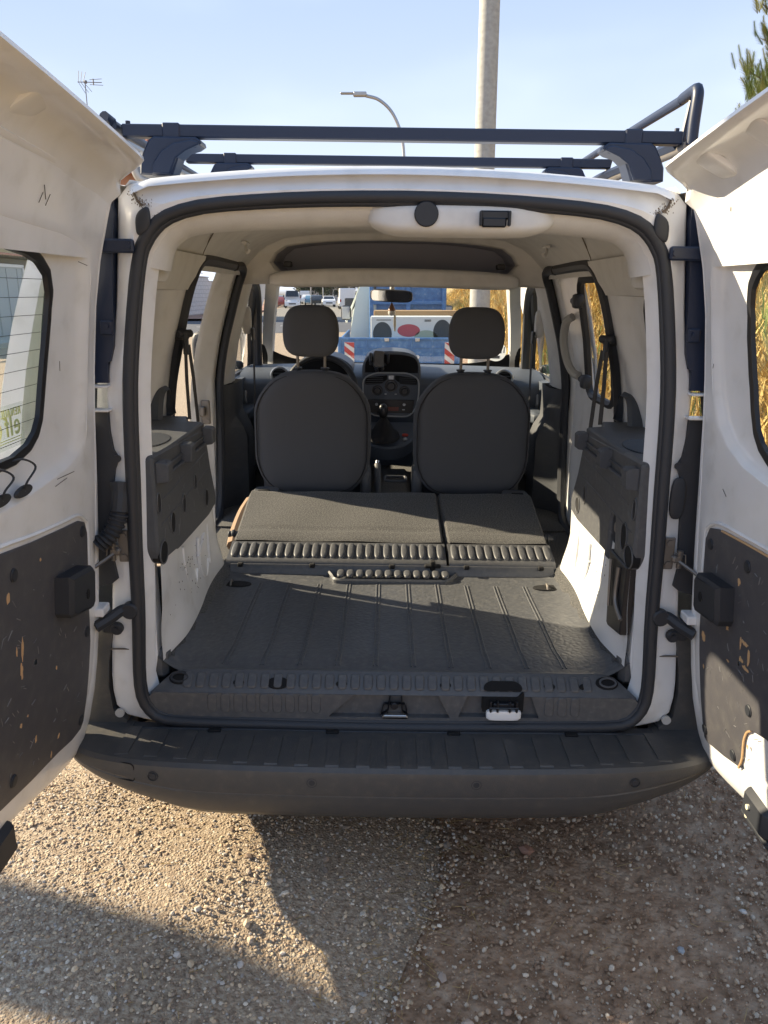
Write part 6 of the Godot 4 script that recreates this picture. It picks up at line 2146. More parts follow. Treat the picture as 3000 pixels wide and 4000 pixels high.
func stone_mesh(seed_: int, size: float, m: Material = null) -> ArrayMesh:
	# an uneven pebble, half its size about 1
	var r := RandomNumberGenerator.new()
	r.seed = seed_
	var g := (1.0 + sqrt(5.0)) / 2.0
	var v := [Vector3(-1, g, 0), Vector3(1, g, 0), Vector3(-1, -g, 0), Vector3(1, -g, 0), Vector3(0, -1, g), Vector3(0, 1, g), Vector3(0, -1, -g), Vector3(0, 1, -g), Vector3(g, 0, -1), Vector3(g, 0, 1), Vector3(-g, 0, -1), Vector3(-g, 0, 1)]
	for i in 12: v[i] = v[i].normalized() * size * r.randf_range(0.65, 1.1)
	var b := MB.new()
	for f in [[0, 11, 5], [0, 5, 1], [0, 1, 7], [0, 7, 10], [0, 10, 11], [1, 5, 9], [5, 11, 4], [11, 10, 2], [10, 7, 6], [7, 1, 8], [3, 9, 4], [3, 4, 2], [3, 2, 6], [3, 6, 8], [3, 8, 9], [4, 9, 5], [2, 4, 11], [6, 2, 10], [8, 6, 7], [9, 8, 1]]:
		b.t(v[f[0]], v[f[1]], v[f[2]])
	if m == null:
		if not M.has("stone"): mat("stone", 1, 1, 1, 0.9, {"vertex_color_use_as_albedo": true})
		m = M.stone
		b.tinted = true
		b.c.resize(b.v.size()); b.c.fill(Color.WHITE)
	return b.mesh(m, 32.0)

func loose_stones() -> void:
	var r := RandomNumberGenerator.new()
	r.seed = 21
	var palette := [Color(0.52, 0.41, 0.28), Color(0.41, 0.33, 0.25), Color(0.60, 0.47, 0.32), Color(0.31, 0.245, 0.185), Color(0.47, 0.345, 0.23), Color(0.42, 0.385, 0.345), Color(0.62, 0.55, 0.45), Color(0.27, 0.195, 0.14)]
	# chippings standing out of the worn asphalt
	for k in 3:
		var xf: Array[Transform3D] = []
		var col: Array[Color] = []
		while xf.size() < 27000:
			var z := -0.55 - pow(r.randf(), 0.9) * 3.6
			var x := edge_x(z) - pow(r.randf(), 1.0) * 2.9 + 0.05
			if z < -2.25 and x > -0.85 and r.randf() < 0.85: continue
			var s := 0.0022 + 0.0040 * pow(r.randf(), 2.2)
			if r.randf() < 0.015: s *= 1.9
			var flat := r.randf_range(0.45, 0.85)
			xf.append(Transform3D(Basis(Vector3.UP, r.randf_range(0, TAU)) * Basis(Vector3.RIGHT, r.randfn(0, 0.35)) * Basis.from_scale(Vector3(s * r.randf_range(0.8, 1.4), s * flat, s)), Vector3(x, 0.0095 + rise(x - edge_x(z), z) + s * r.randf_range(0.0, 0.35), z)))
			col.append(palette[r.randi() % palette.size()] * r.randf_range(0.75, 1.25))
		scatter("asphalt_chippings", stone_mesh(30 + k, 1.0), xf, col)
	# grit lying on the dirt
	for k in 2:
		var xf: Array[Transform3D] = []
		var col: Array[Color] = []
		while xf.size() < 42000:
			var z := -0.5 - r.randf() * 3.6
			var x := edge_x(z) - 0.06 + pow(r.randf(), 0.8) * 2.4
			var s := 0.0014 + 0.0066 * pow(r.randf(), 3.6)
			var clump := sin(x * 5.0 + z * 3.0) * sin(z * 6.0 - x * 2.0)
			if clump < -0.2 and r.randf() < 0.5: continue
			xf.append(Transform3D(Basis(Vector3(r.randfn(), r.randfn(), r.randfn()).normalized(), r.randf_range(0, TAU)) * Basis.from_scale(Vector3(s * 1.2, s * 0.8, s)), Vector3(x, 0.001 + s * 0.3, z)))
			var c: Color = [Color(0.32, 0.22, 0.145), Color(0.40, 0.29, 0.20), Color(0.24, 0.155, 0.10), Color(0.56, 0.48, 0.38), Color(0.46, 0.34, 0.23)][r.randi() % 5]
			col.append(c * r.randf_range(0.7, 1.2))
		scatter("dirt_grit", stone_mesh(40 + k, 1.0), xf, col)
	# straw and dead grass bits
	var b := MB.new()
	b.box(Vector3.ZERO, Vector3(1.0, 0.04, 0.05))
	b.tinted = true
	b.c.resize(b.v.size()); b.c.fill(Color.WHITE)
	var sx: Array[Transform3D] = []
	var sc: Array[Color] = []
	for i in 900:
		var z := -0.6 - r.randf() * 2.6
		var near: bool = r.randf() < 0.5
		var x := edge_x(z) + (r.randfn(0.02, 0.10) if near else r.randf_range(-0.9, 1.6))
		var l := r.randf_range(0.010, 0.045) * (1.5 if near else 1.0)
		sx.append(Transform3D(Basis(Vector3.UP, r.randf_range(0, TAU)) * Basis(Vector3.FORWARD, r.randfn(0, 0.12)) * Basis.from_scale(Vector3(l, 0.022, 0.022)), Vector3(x, (0.013 + rise(x - edge_x(z), z) if x < edge_x(z) else 0.004), z)))
		sc.append(Color(0.42, 0.30, 0.13) * r.randf_range(0.5, 1.2))
	scatter("straw", b.mesh(M.stone, 20.0), sx, sc)
	# single stones big enough to pick out
	var big := [[0.402, -1.845, 0.026, 0.30, 0.17, 0.12, "reddish pointed stone lying just behind the middle of the bumper"], [0.175, -1.86, 0.019, 0.26, 0.22, 0.18, "flat brown stone at the dirt edge close behind the bumper"], [0.715, -1.50, 0.014, 0.34, 0.37, 0.40, "pale blue-grey stone on open dirt"], [0.76, -1.28, 0.016, 0.36, 0.34, 0.31, "round light grey pebble in the dirt behind the narrow door"], [0.18, -1.30, 0.017, 0.44, 0.36, 0.29, "cream stone beside the straw at the asphalt edge"], [0.27, -1.33, 0.014, 0.38, 0.25, 0.17, "orange-brown stone near the asphalt edge"], [0.92, -1.62, 0.012, 0.55, 0.52, 0.48, "whitish pebble below the lock foot of the narrow door"], [0.13, -1.42, 0.016, 0.36, 0.29, 0.24, "tan stone half buried at the asphalt edge"], [0.66, -1.87, 0.012, 0.22, 0.16, 0.12, "small dark brown clod behind the bumper corner"], [-0.16, -1.70, 0.013, 0.20, 0.16, 0.13, "dark stone standing on the sunlit asphalt"], [-0.335, -1.50, 0.016, 0.46, 0.38, 0.28, "large cream chipping in the shaded asphalt"], [0.93, -1.16, 0.020, 0.30, 0.26, 0.22, "grey-brown stone near the frame corner on the dirt"]]
	for i in big.size():
		var k: Array = big[i]
		var m := mat("stone_%d" % i, k[3], k[4], k[5], 0.9)
		var o := MeshInstance3D.new()
		o.name = numbered("stone")
		o.mesh = stone_mesh(60 + i, 1.0, m)
		o.transform = Transform3D(Basis(Vector3.UP, r.randf_range(0, TAU)) * Basis.from_scale(Vector3(k[2], k[2] * 0.6, k[2] * 0.8)), Vector3(k[0], (0.012 if k[0] < 0.03 else 0.002) + rise(k[0] - edge_x(k[1]), k[1]) + k[2] * 0.3, k[1]))
		add_child(o)
		tag(o, k[6], "stone")

func far_street() -> void:
	# stout lamp post just past the van's nose
	var b := MB.new().lathe(P2([[0.108, 0.0], [0.104, 1.0], [0.094, 4.0], [0.080, 8.5], [0.0, 8.52]]), 24)
	var lp := part(self, "lamp_post", b, M.concrete_grey, 60)
	lp.position = Vector3(0.935, 0, -8.0)
	tag(lp, "stout grey lamp post rising behind the roof rack in front of the van", "lamp post")
	b = MB.new().lathe(P2([[0.165, 0.0], [0.162, 1.0], [0.155, 4.0], [0.14, 7.5], [0.0, 7.52]]), 20)
	lp = part(self, "lamp_post", b, M.concrete_grey, 60)
	lp.name = numbered("lamp_post") + "_001"
	lp.position = Vector3(-6.75, 0, -3.20)
	lp.rotation.x = deg_to_rad(-8.5)
	tag(lp, "grey post across the asphalt whose shadow falls behind the van", "lamp post")
	# curved street lamp
	b = MB.new()
	b.tube(spline(P3([[0, 0, 0], [0, 3.0, 0], [0, 5.4, 0], [0, 6.2, 0], [-0.12, 6.85, 0], [-0.42, 7.45, 0], [-0.85, 7.82, 0], [-1.30, 7.95, 0]]), 5), 0.055, 10)
	var sl := part(self, "street_lamp", b, M.galvanised, 60)
	sl.position = Vector3(0.58, 0, -29.0)
	tag(sl, "slender curved-arm street lamp far ahead above the rack bars", "street lamp")
	b = MB.new().box(Vector3(-1.50, 7.99, 0), Vector3(0.46, 0.14, 0.24), 0.03)
	b.box(Vector3(-1.92, 8.02, 0), Vector3(0.48, 0.05, 0.20), 0.015)
	part(sl, "lamp_head", b, M.galvanised)
	houses()

func tile_roof(b: MB, x0: float, x1: float, z0: float, z1: float, y0: float, y1: float, along_x: bool) -> void:
	# a slope of half-round tiles; y0 at the first edge, y1 at the second
	var rows := []
	var n := int((x1 - x0 if along_x else absf(z1 - z0)) / 0.055)
	for i in 9:
		var f := i / 8.0
		for s in 2:
			var row := PackedVector3Array()
			for j in n:
				var g := float(j) / (n - 1)
				var bump := 0.045 * absf(sin(g * n * 0.055 / 0.22 * PI))
				var ff := minf(f + s * 0.115, 1.0)
				var drop := 0.03 * s
				if along_x: row.append(Vector3(lerpf(x0, x1, g), lerpf(y0, y1, ff) + bump - drop, lerpf(z0, z1, ff)))
				else: row.append(Vector3(lerpf(x0, x1, ff), lerpf(y0, y1, ff) + bump - drop, lerpf(z0, z1, g)))
			rows.append(row)
	b.grid(rows)

func houses() -> void:
	var ow := mat("orange_render", 0.50, 0.25, 0.14, 0.9)
	textured(ow, noise_tex(0.02, 256, 5, ramp([[0.0, Color(0.42, 0.21, 0.12)], [1.0, Color(0.55, 0.28, 0.16)]])), 0.3, true)
	var tm := mat("clay_tile", 0.36, 0.13, 0.08, 0.85)
	textured(tm, noise_tex(0.06, 256, 4, ramp([[0.0, Color(0.22, 0.075, 0.05)], [0.5, Color(0.36, 0.13, 0.08)], [1.0, Color(0.48, 0.21, 0.13)]]), FastNoiseLite.TYPE_SIMPLEX, 91), 0.5, true)
	var wb := mat("white_block", 0.62, 0.58, 0.56, 0.9)
	textured(wb, noise_tex(0.03, 256, 5, ramp([[0.0, Color(0.50, 0.47, 0.46)], [1.0, Color(0.68, 0.65, 0.63)]])), 0.5, true)
	mat("block_joint", 0.34, 0.32, 0.31, 0.95)
	mat("window_dark", 0.03, 0.035, 0.045, 0.08)
	mat("brown_wall", 0.16, 0.10, 0.08, 0.9)
	mat("garage_door", 0.50, 0.53, 0.55, 0.6)
	mat("hedge_dark", 0.05, 0.055, 0.035, 0.95)
	# two-storey house behind the block wall
	var hs := thing("house", "orange two-storey house with a clay tile roof behind the white block wall", "house", Vector3(-19.0, 0, -52.0))
	var b := MB.new().box(Vector3(0, 4.1, 0), Vector3(10.0, 8.2, 9.0), 0.02)
	part(hs, "wall", b, ow)
	b = MB.new()
	tile_roof(b, -5.6, 5.6, 5.1, 0.0, 7.95, 11.0, true)
	tile_roof(b, -5.6, 5.6, -5.1, 0.0, 7.95, 11.0, true)
	b.t(Vector3(5.0, 8.2, 4.5), Vector3(5.0, 8.2, -4.5), Vector3(5.0, 10.6, 0))
	b.t(Vector3(-5.0, 8.2, -4.5), Vector3(-5.0, 8.2, 4.5), Vector3(-5.0, 10.6, 0))
	part(hs, "roof", b, tm)
	b = MB.new()
	tile_roof(b, 6.2, 5.0, 6.0, -4.0, 2.75, 3.25, false)
	part(hs, "porch_roof", b, tm)
	for p in [[2.0, 3.9], [-1.8, 3.9], [2.0, 6.3], [-1.8, 6.3]]:
		b = MB.new().box(Vector3(5.03, p[1], p[0]), Vector3(0.08, 0.9, 1.5), 0.01)
		var w := part(hs, "window", b, M.window_dark)
		b = MB.new().box(Vector3(5.06, p[1], p[0]), Vector3(0.06, 0.9, 0.05))
		b.box(Vector3(5.06, p[1] + 0.45, p[0]), Vector3(0.06, 0.06, 1.56))
		b.box(Vector3(5.06, p[1] - 0.45, p[0]), Vector3(0.06, 0.06, 1.56))
		part(w, "window_frame", b, M.white_paint)
	var an := thing("tv_antenna", "thin television antenna with a short boom on the orange house roof", "antenna", Vector3(-18.0, 11.4, -51.0))
	an.scale = Vector3.ONE * 0.80
	b = MB.new().cyl(Vector3(0, -0.2, 0), Vector3(0, 2.75, 0), 0.035, 8)
	part(an, "mast", b, M.dull_steel)
	b = MB.new()
	b.cyl(Vector3(-0.55, 2.7, 0), Vector3(1.25, 2.66, 0), 0.028, 6)
	b.cyl(Vector3(0.35, 2.85, 0), Vector3(1.3, 2.88, 0.1), 0.018, 6)
	b.cyl(Vector3(0.35, 2.52, 0), Vector3(1.3, 2.50, -0.1), 0.018, 6)
	b.box(Vector3(0.05, 2.7, 0), Vector3(0.20, 0.22, 0.12), 0.03)
	b.box(Vector3(0.62, 2.7, 0), Vector3(0.08, 0.44, 0.08), 0.02)
	part(an, "boom", b, M.dull_steel)
	for k in [[-0.5, 0.75, 0.10], [-0.32, 0.70, 0.16], [-0.12, 0.66, 0.22]]:
		for s in [1.0, -1.0]:
			b = MB.new().cyl(Vector3(k[0], 2.7, 0), Vector3(k[0] + (k[2] if s > 0 else k[2] + 0.35), 2.7 + s * k[1], 0.0), 0.018, 6)
			part(an, "element", b, M.dull_steel)
	# white block wall along the pavement, its top stepping down
	var wl := thing("garden_wall", "long white block wall stepping down along the pavement, seen through the open side door", "wall", Vector3(-12.6, 0, -40.0))
	b = MB.new()
	var core := MB.new()
	for seg in 9:
		var courses := [11, 11, 11, 11, 10, 10, 9, 9, 8][seg] as int
		for c in courses:
			for k in 4:
				var z := -(seg * 2.04 + k * 0.51 + (0.255 if c % 2 else 0.0))
				b.box(Vector3(0.0, 0.12 + c * 0.262 + 0.125, z), Vector3(0.24, 0.245, 0.495), 0.012)
		core.box(Vector3(0.0, courses * 0.131 + 0.05, -(seg * 2.04 + 0.9)), Vector3(0.214, courses * 0.262 - 0.02, 2.04))
		b.box(Vector3(0.0, 0.12 + courses * 0.262 + 0.04, -(seg * 2.04 + 0.9)), Vector3(0.30, 0.08, 2.06), 0.015)
	part(wl, "joint_mortar", core, M.block_joint)
	var bk := part(wl, "blocks", b, wb)
	bk.set_meta("kind", "stuff")
	b = MB.new().box(Vector3(0.14, 1.25, -8.2), Vector3(0.08, 1.9, 0.32), 0.01)
	part(wl, "meter_cover", b, M.dull_steel)
	# low building with a pale garage door nearer by
	var gr := thing("garage", "low brown building with clay roof and pale garage door, seen through the lettered window", "garage", Vector3(-15.8, 0, -27.5))
	b = MB.new().box(Vector3(0, 1.45, 0), Vector3(4.0, 2.9, 14.0), 0.02)
	part(gr, "wall", b, M.brown_wall)
	b = MB.new()
	tile_roof(b, 2.5, -0.5, -7.4, 7.4, 2.75, 4.1, false)
	part(gr, "roof", b, tm)
	b = MB.new().box(Vector3(2.02, 1.2, -1.0), Vector3(0.08, 2.4, 3.4), 0.01)
	var gd := part(gr, "garage_door", b, M.garage_door)
	for k in 4:
		b = MB.new().box(Vector3(2.07, 1.2, -2.3 + k * 0.85), Vector3(0.03, 2.3, 0.03))
		part(gd, "door_rib", b, M.silver_plastic)
	b = MB.new().box(Vector3(2.06, 2.45, -1.0), Vector3(0.1, 0.12, 3.7), 0.01)
	for z in [-2.8, 0.8]: b.box(Vector3(2.06, 1.2, z), Vector3(0.1, 2.5, 0.12), 0.01)
	part(gd, "door_frame", b, M.white_paint)
	b = MB.new().box(Vector3(2.03, 1.3, 4.0), Vector3(0.08, 1.2, 1.6), 0.01)
	part(gr, "window", b, M.window_dark)

func truck_and_load() -> void:
	var blue := mat("truck_blue", 0.055, 0.17, 0.40, 0.5)
	textured(blue, noise_tex(0.02, 256, 6, ramp([[0.0, Color(0.05, 0.14, 0.32)], [0.5, Color(0.06, 0.18, 0.41)], [0.75, Color(0.09, 0.22, 0.44)], [1.0, Color(0.24, 0.33, 0.48)]]), FastNoiseLite.TYPE_SIMPLEX, 101), 1.5)
	mat("cab_green", 0.62, 0.70, 0.65, 0.35)
	mat("reflector_red", 0.52, 0.05, 0.04, 0.4)
	mat("reflector_white", 0.70, 0.70, 0.66, 0.4)
	mat("carton", 0.42, 0.27, 0.13, 0.9)
	mat("carton_white", 0.62, 0.66, 0.64, 0.7)
	mat("print_red", 0.45, 0.07, 0.09, 0.7)
	mat("print_dark", 0.03, 0.04, 0.05, 0.7)
	mat("print_green", 0.34, 0.40, 0.30, 0.7)
	var tr := thing("flatbed_truck", "small blue drop-side truck with striped reflector boards parked ahead, seen through the windscreen", "truck", Vector3(0.17, 0, -10.5))
	var b := MB.new().box(Vector3(0, 0.76, 0), Vector3(1.57, 0.385, 0.035), 0.006)
	for x in [-0.44, 0.16, 0.44]: b.box(Vector3(x, 0.76, 0.022), Vector3(0.022, 0.38, 0.012), 0.003)
	b.box(Vector3(0, 0.935, 0.016), Vector3(1.57, 0.03, 0.03), 0.006)
	b.box(Vector3(0, 0.82, 0.02), Vector3(1.57, 0.012, 0.012), 0.003)
	b.box(Vector3(0, 0.585, 0.016), Vector3(1.57, 0.03, 0.03), 0.006)
	var tg := part(tr, "tailgate", b, blue)
	for s in [-1.0, 1.0]:
		b = MB.new().box(Vector3(s * 0.67, 0.735, 0.024), Vector3(0.13, 0.32, 0.012), 0.002)
		var rb := part(tg, "reflector_board", b, M.reflector_white)
		for k in 3:
			var y := 0.60 + k * 0.145
			var poly := P2([[0.605, y], [0.605, y + 0.075], [0.735, y - 0.03], [0.735, y - 0.105]])
			if s < 0: poly = P2([[-0.735, y + 0.03], [-0.735, y + 0.105], [-0.605, y], [-0.605, y - 0.075]])
			var cl := PackedVector2Array()
			for p in poly: cl.append(Vector2(p.x, clampf(p.y, 0.58, 0.893)))
			b = MB.new().prism(cl, 0.029, 0.0325)
			part(rb, "red_stripe", b, M.reflector_red)
	for p in [[0.24, 0.70], [-0.16, 0.69], [-0.755, 0.69]]:
		b = MB.new().cyl(Vector3(p[0], p[1], 0.015), Vector3(p[0], p[1], 0.035), 0.028, 16, 0.004)
		part(tg, "reflector_disc", b, M.sticker_white)
	for x in [-0.17, 0.24]:
		b = MB.new().box(Vector3(x, 0.925, 0.035), Vector3(0.06, 0.045, 0.02), 0.004)
		part(tg, "gate_catch", b, M.steel)
	for s in [-1.0, 1.0]:
		b = MB.new().box(Vector3(s * 0.785, 0.76, -1.2), Vector3(0.03, 0.37, 2.35), 0.006)
		part(tr, "side_board", b, blue)
		b = MB.new().box(Vector3(s * 0.80, 0.76, 0.0), Vector3(0.05, 0.40, 0.06), 0.008)
		part(tr, "corner_post", b, blue)
		b = MB.new().box(Vector3(s * 0.60, 0.46, 0.02), Vector3(0.24, 0.09, 0.05), 0.01)
		part(tr, "tail_light", b, M.tail_lamp)
	b = MB.new().box(Vector3(0, 0.56, -1.2), Vector3(1.6, 0.05, 2.4), 0.006)
	part(tr, "bed_floor", b, blue)
	b = MB.new().box(Vector3(0, 0.42, -1.6), Vector3(0.7, 0.16, 3.6), 0.01)
	part(tr, "chassis", b, M.black_rubber)
	# ladder frame behind the cab
	b = MB.new()
	for x in [-0.42, 0.18, 0.76]: b.box(Vector3(x, 1.25, -2.42), Vector3(0.07, 1.35, 0.06), 0.01)
	for y in [1.86, 1.37, 1.16]: b.box(Vector3(0.17, y, -2.42), Vector3(1.25, 0.06, 0.055), 0.01)
	part(tr, "headboard_frame", b, blue)
	# cab
	b = MB.new()
	var prof := P2([[-2.52, 0.50], [-2.52, 1.50], [-2.60, 1.88], [-2.75, 1.97], [-3.60, 1.97], [-3.90, 1.85], [-4.30, 1.20], [-4.45, 0.95], [-4.48, 0.45]])
	var rows := []
	for k in [[-0.80, 0.96], [-0.84, 1.0], [0.84, 1.0], [0.80, 0.96]]:
		var row := PackedVector3Array()
		for p in prof:
			var tuck := 0.36 * smoothstep(1.0, 2.0, p.y)
			row.append(Vector3(signf(k[0]) * (absf(k[0]) - tuck), 1.2 + (p.y - 1.2) * k[1], -3.45 + (p.x + 3.45) * k[1]))
		rows.append(row)
	b.grid(rows, true)
	b.fan(rows[0], true)
	b.fan(rows[3])
	var cb := part(tr, "cab", b, M.cab_green)
	for x in [[-0.30, 0.34], [0.32, 0.62]]:
		pass
	b = MB.new().box(Vector3(-0.14, 1.60, -2.545), Vector3(0.50, 0.40, 0.05), 0.03)
	part(cb, "rear_window", b, M.window_dark)
	b = MB.new().box(Vector3(0.46, 1.60, -2.545), Vector3(0.50, 0.40, 0.05), 0.03)
	part(cb, "rear_window", b, M.window_dark)
	b = MB.new().box(Vector3(0.22, 1.62, -2.505), Vector3(1.12, 0.72, 0.02), 0.01)
	part(cb, "rear_panel", b, blue)
	for s in [-1.0, 1.0]:
		b = MB.new().prism(zy([[-2.75, 1.22], [-2.80, 1.78], [-3.62, 1.78], [-4.10, 1.22]], s), -0.02, 0.0, Transform3D(Basis(Vector3(0, 0, -s), Vector3(-s * 0.17, 0.985, 0), Vector3(s, 0.17 * 0.985, 0)).orthonormalized(), Vector3(s * 1.046, 0, 0)), 0.005)
		b = MB.new()
		b.q(Vector3(s * 0.815, 1.20, -2.80), Vector3(s * 0.565, 1.78, -2.84), Vector3(s * 0.565, 1.78, -3.60), Vector3(s * 0.815, 1.20, -4.05))
		part(cb, "side_window", b, M.window_dark)
		b = MB.new().pillow(Vector3(s * 0.86, 1.20, -2.95), Vector3(0.17, 0.24, 0.09), 5.0, 6)
		var mi := part(cb, "wing_mirror", b, M.black_rubber)
		b = MB.new().box(Vector3(s * 0.86, 1.20, -2.903), Vector3(0.13, 0.20, 0.01), 0.004)
		part(mi, "mirror_glass", b, M.silver_plastic)
		b = MB.new().box(Vector3(s * 0.865, 1.05, -3.1), Vector3(0.03, 0.05, 0.18), 0.01)
		part(cb, "door_handle", b, M.silver_plastic)
		for z in [-0.75, -3.75]:
			var xf := Transform3D(Basis(Vector3(0, -s, 0), Vector3(s, 0, 0), Vector3(0, 0, 1)), Vector3(s * 0.56, 0.27, z))
			b = MB.new().lathe(P2([[0.16, 0.0], [0.255, 0.0], [0.27, 0.02], [0.27, 0.15], [0.25, 0.17], [0.16, 0.16]]), 24, xf)
			part(tr, "road_wheel", b, M.tyre)
	# its load
	var g := MB.new().box(Vector3(0, 0.345, 0), Vector3(1.22, 0.69, 0.36), 0.008)
	var c1 := thing("carton", "long brown cardboard carton on the truck bed, above the white printed one", "carton", Vector3(0.42, 0.585, -11.75))
	part(c1, "board", g, M.carton)
	g = MB.new().box(Vector3(0.50, 0.50, 0.182), Vector3(0.22, 0.38, 0.004))
	part(c1, "flap", g, M.carton)
	g = MB.new().box(Vector3(0.0, 0.60, 0.183), Vector3(0.9, 0.012, 0.003))
	part(c1, "tape", g, M.pale_resin)
	var c2 := thing("carton", "white carton printed with a red oval and dark discs, against the truck tailgate", "carton", Vector3(0.34, 0.585, -11.0))
	g = MB.new().box(Vector3(0, 0.315, 0), Vector3(1.12, 0.63, 0.42), 0.008)
	part(c2, "board", g, M.carton_white)
	for k in [[-0.40, 0.40, 0.13, 0.16, "print_dark"], [-0.04, 0.445, 0.155, 0.085, "print_red"], [0.20, 0.33, 0.17, 0.12, "print_green"], [0.42, 0.42, 0.125, 0.17, "print_dark"]]:
		g = MB.new().prism(oval(k[0], k[1], k[2], k[3], 26), 0.208, 0.2125)
		part(c2, "printed_disc", g, M[k[4]])
	for k in [[-0.38, 0.585, 0.20], [0.22, 0.585, 0.09], [0.22, 0.57, 0.09]]:
		g = MB.new().box(Vector3(k[0], k[1], 0.2115), Vector3(k[2], 0.010, 0.003))
		part(c2, "printed_line", g, M.print_dark)

func make_car(called: String, label: String, cat: String, at: Vector3, turn: float, paint: Material, tall: bool, scale := 1.0, group := "") -> void:
	var t := thing(called, label, cat, at, group)
	t.rotation.y = turn
	var prof: PackedVector2Array
	var w := 0.98 if tall else 0.88
	if tall: prof = P2([[2.6, 0.35], [2.6, 2.25], [2.45, 2.42], [-1.1, 2.45], [-1.5, 2.25], [-2.0, 1.35], [-2.7, 1.05], [-2.85, 0.75], [-2.85, 0.35]])
	else: prof = P2([[2.1, 0.35], [2.15, 0.75], [1.95, 1.0], [1.35, 1.40], [0.9, 1.47], [-0.3, 1.46], [-1.05, 1.02], [-1.95, 0.88], [-2.12, 0.65], [-2.12, 0.32]])
	var b := MB.new()
	var rows := []
	for k in [[-w + 0.05, 0.97], [-w, 1.0], [w, 1.0], [w - 0.05, 0.97]]:
		var row := PackedVector3Array()
		for p in prof:
			var tuck := (0.10 if tall else 0.22) * smoothstep(0.95, 2.3 if tall else 1.5, p.y)
			row.append(Vector3(signf(k[0]) * (absf(k[0]) - tuck), p.y * k[1] * scale, p.x * k[1] * scale))
		rows.append(row)
	b.grid(rows, true)
	b.fan(rows[0], true)
	b.fan(rows[3])
	var body := part(t, "body", b, paint)
	# the nose is at -z
	b = MB.new()
	if tall: b.q(Vector3(-0.80, 1.42, -1.99), Vector3(-0.74, 2.16, -1.56), Vector3(0.74, 2.16, -1.56), Vector3(0.80, 1.42, -1.99))
	else: b.q(Vector3(-0.74, 1.06, -1.02), Vector3(-0.62, 1.42, -0.38), Vector3(0.62, 1.42, -0.38), Vector3(0.74, 1.06, -1.02))
	part(t, "windscreen", b, M.window_dark)
	for s in [-1.0, 1.0]:
		b = MB.new()
		if tall: b.q(Vector3(s * 0.955, 1.35, -0.6), Vector3(s * 0.905, 2.05, -0.6), Vector3(s * 0.905, 2.05, -1.40), Vector3(s * 0.955, 1.35, -1.80))
		else: b.q(Vector3(s * 0.865, 1.02, 1.6), Vector3(s * 0.70, 1.38, 1.1), Vector3(s * 0.70, 1.38, -0.35), Vector3(s * 0.862, 1.02, -0.92))
		part(t, "side_window", b, M.window_dark)
		b = MB.new().pillow(Vector3(s * (w - 0.22), (0.92 if tall else 0.72), (-2.78 if tall else -2.06)), Vector3(0.30, 0.16, 0.12), 4.0, 5)
		part(t, "headlight", b, M.lamp_white)
		b = MB.new().box(Vector3(s * (w - 0.14), (1.0 if tall else 0.82), (2.6 if tall else 2.1)), Vector3(0.16, 0.3 if tall else 0.14, 0.06), 0.02)
		part(t, "tail_light", b, M.tail_lamp)
		b = MB.new().pillow(Vector3(s * (w + 0.10), (1.5 if tall else 1.05), (-1.6 if tall else -0.75)), Vector3(0.18, 0.22 if tall else 0.13, 0.10), 4.0, 4)
		part(t, "wing_mirror", b, M.black_rubber)
		for z in ([-1.85, 1.6] if tall else [-1.3, 1.25]):
			var xf := Transform3D(Basis(Vector3(0, -s, 0), Vector3(s, 0, 0), Vector3(0, 0, 1)), Vector3(s * (w - 0.20), 0.32, z))
			b = MB.new().lathe(P2([[0.18, 0.0], [0.30, 0.0], [0.32, 0.02], [0.32, 0.19], [0.30, 0.21], [0.20, 0.205], [0.05, 0.20]]), 20, xf)
			part(t, "wheel", b, M.tyre)
	b = MB.new().box(Vector3(0, 0.55, -2.87 if tall else -2.13), Vector3(0.9, 0.16, 0.03), 0.01)
	part(t, "grille", b, M.black_rubber)

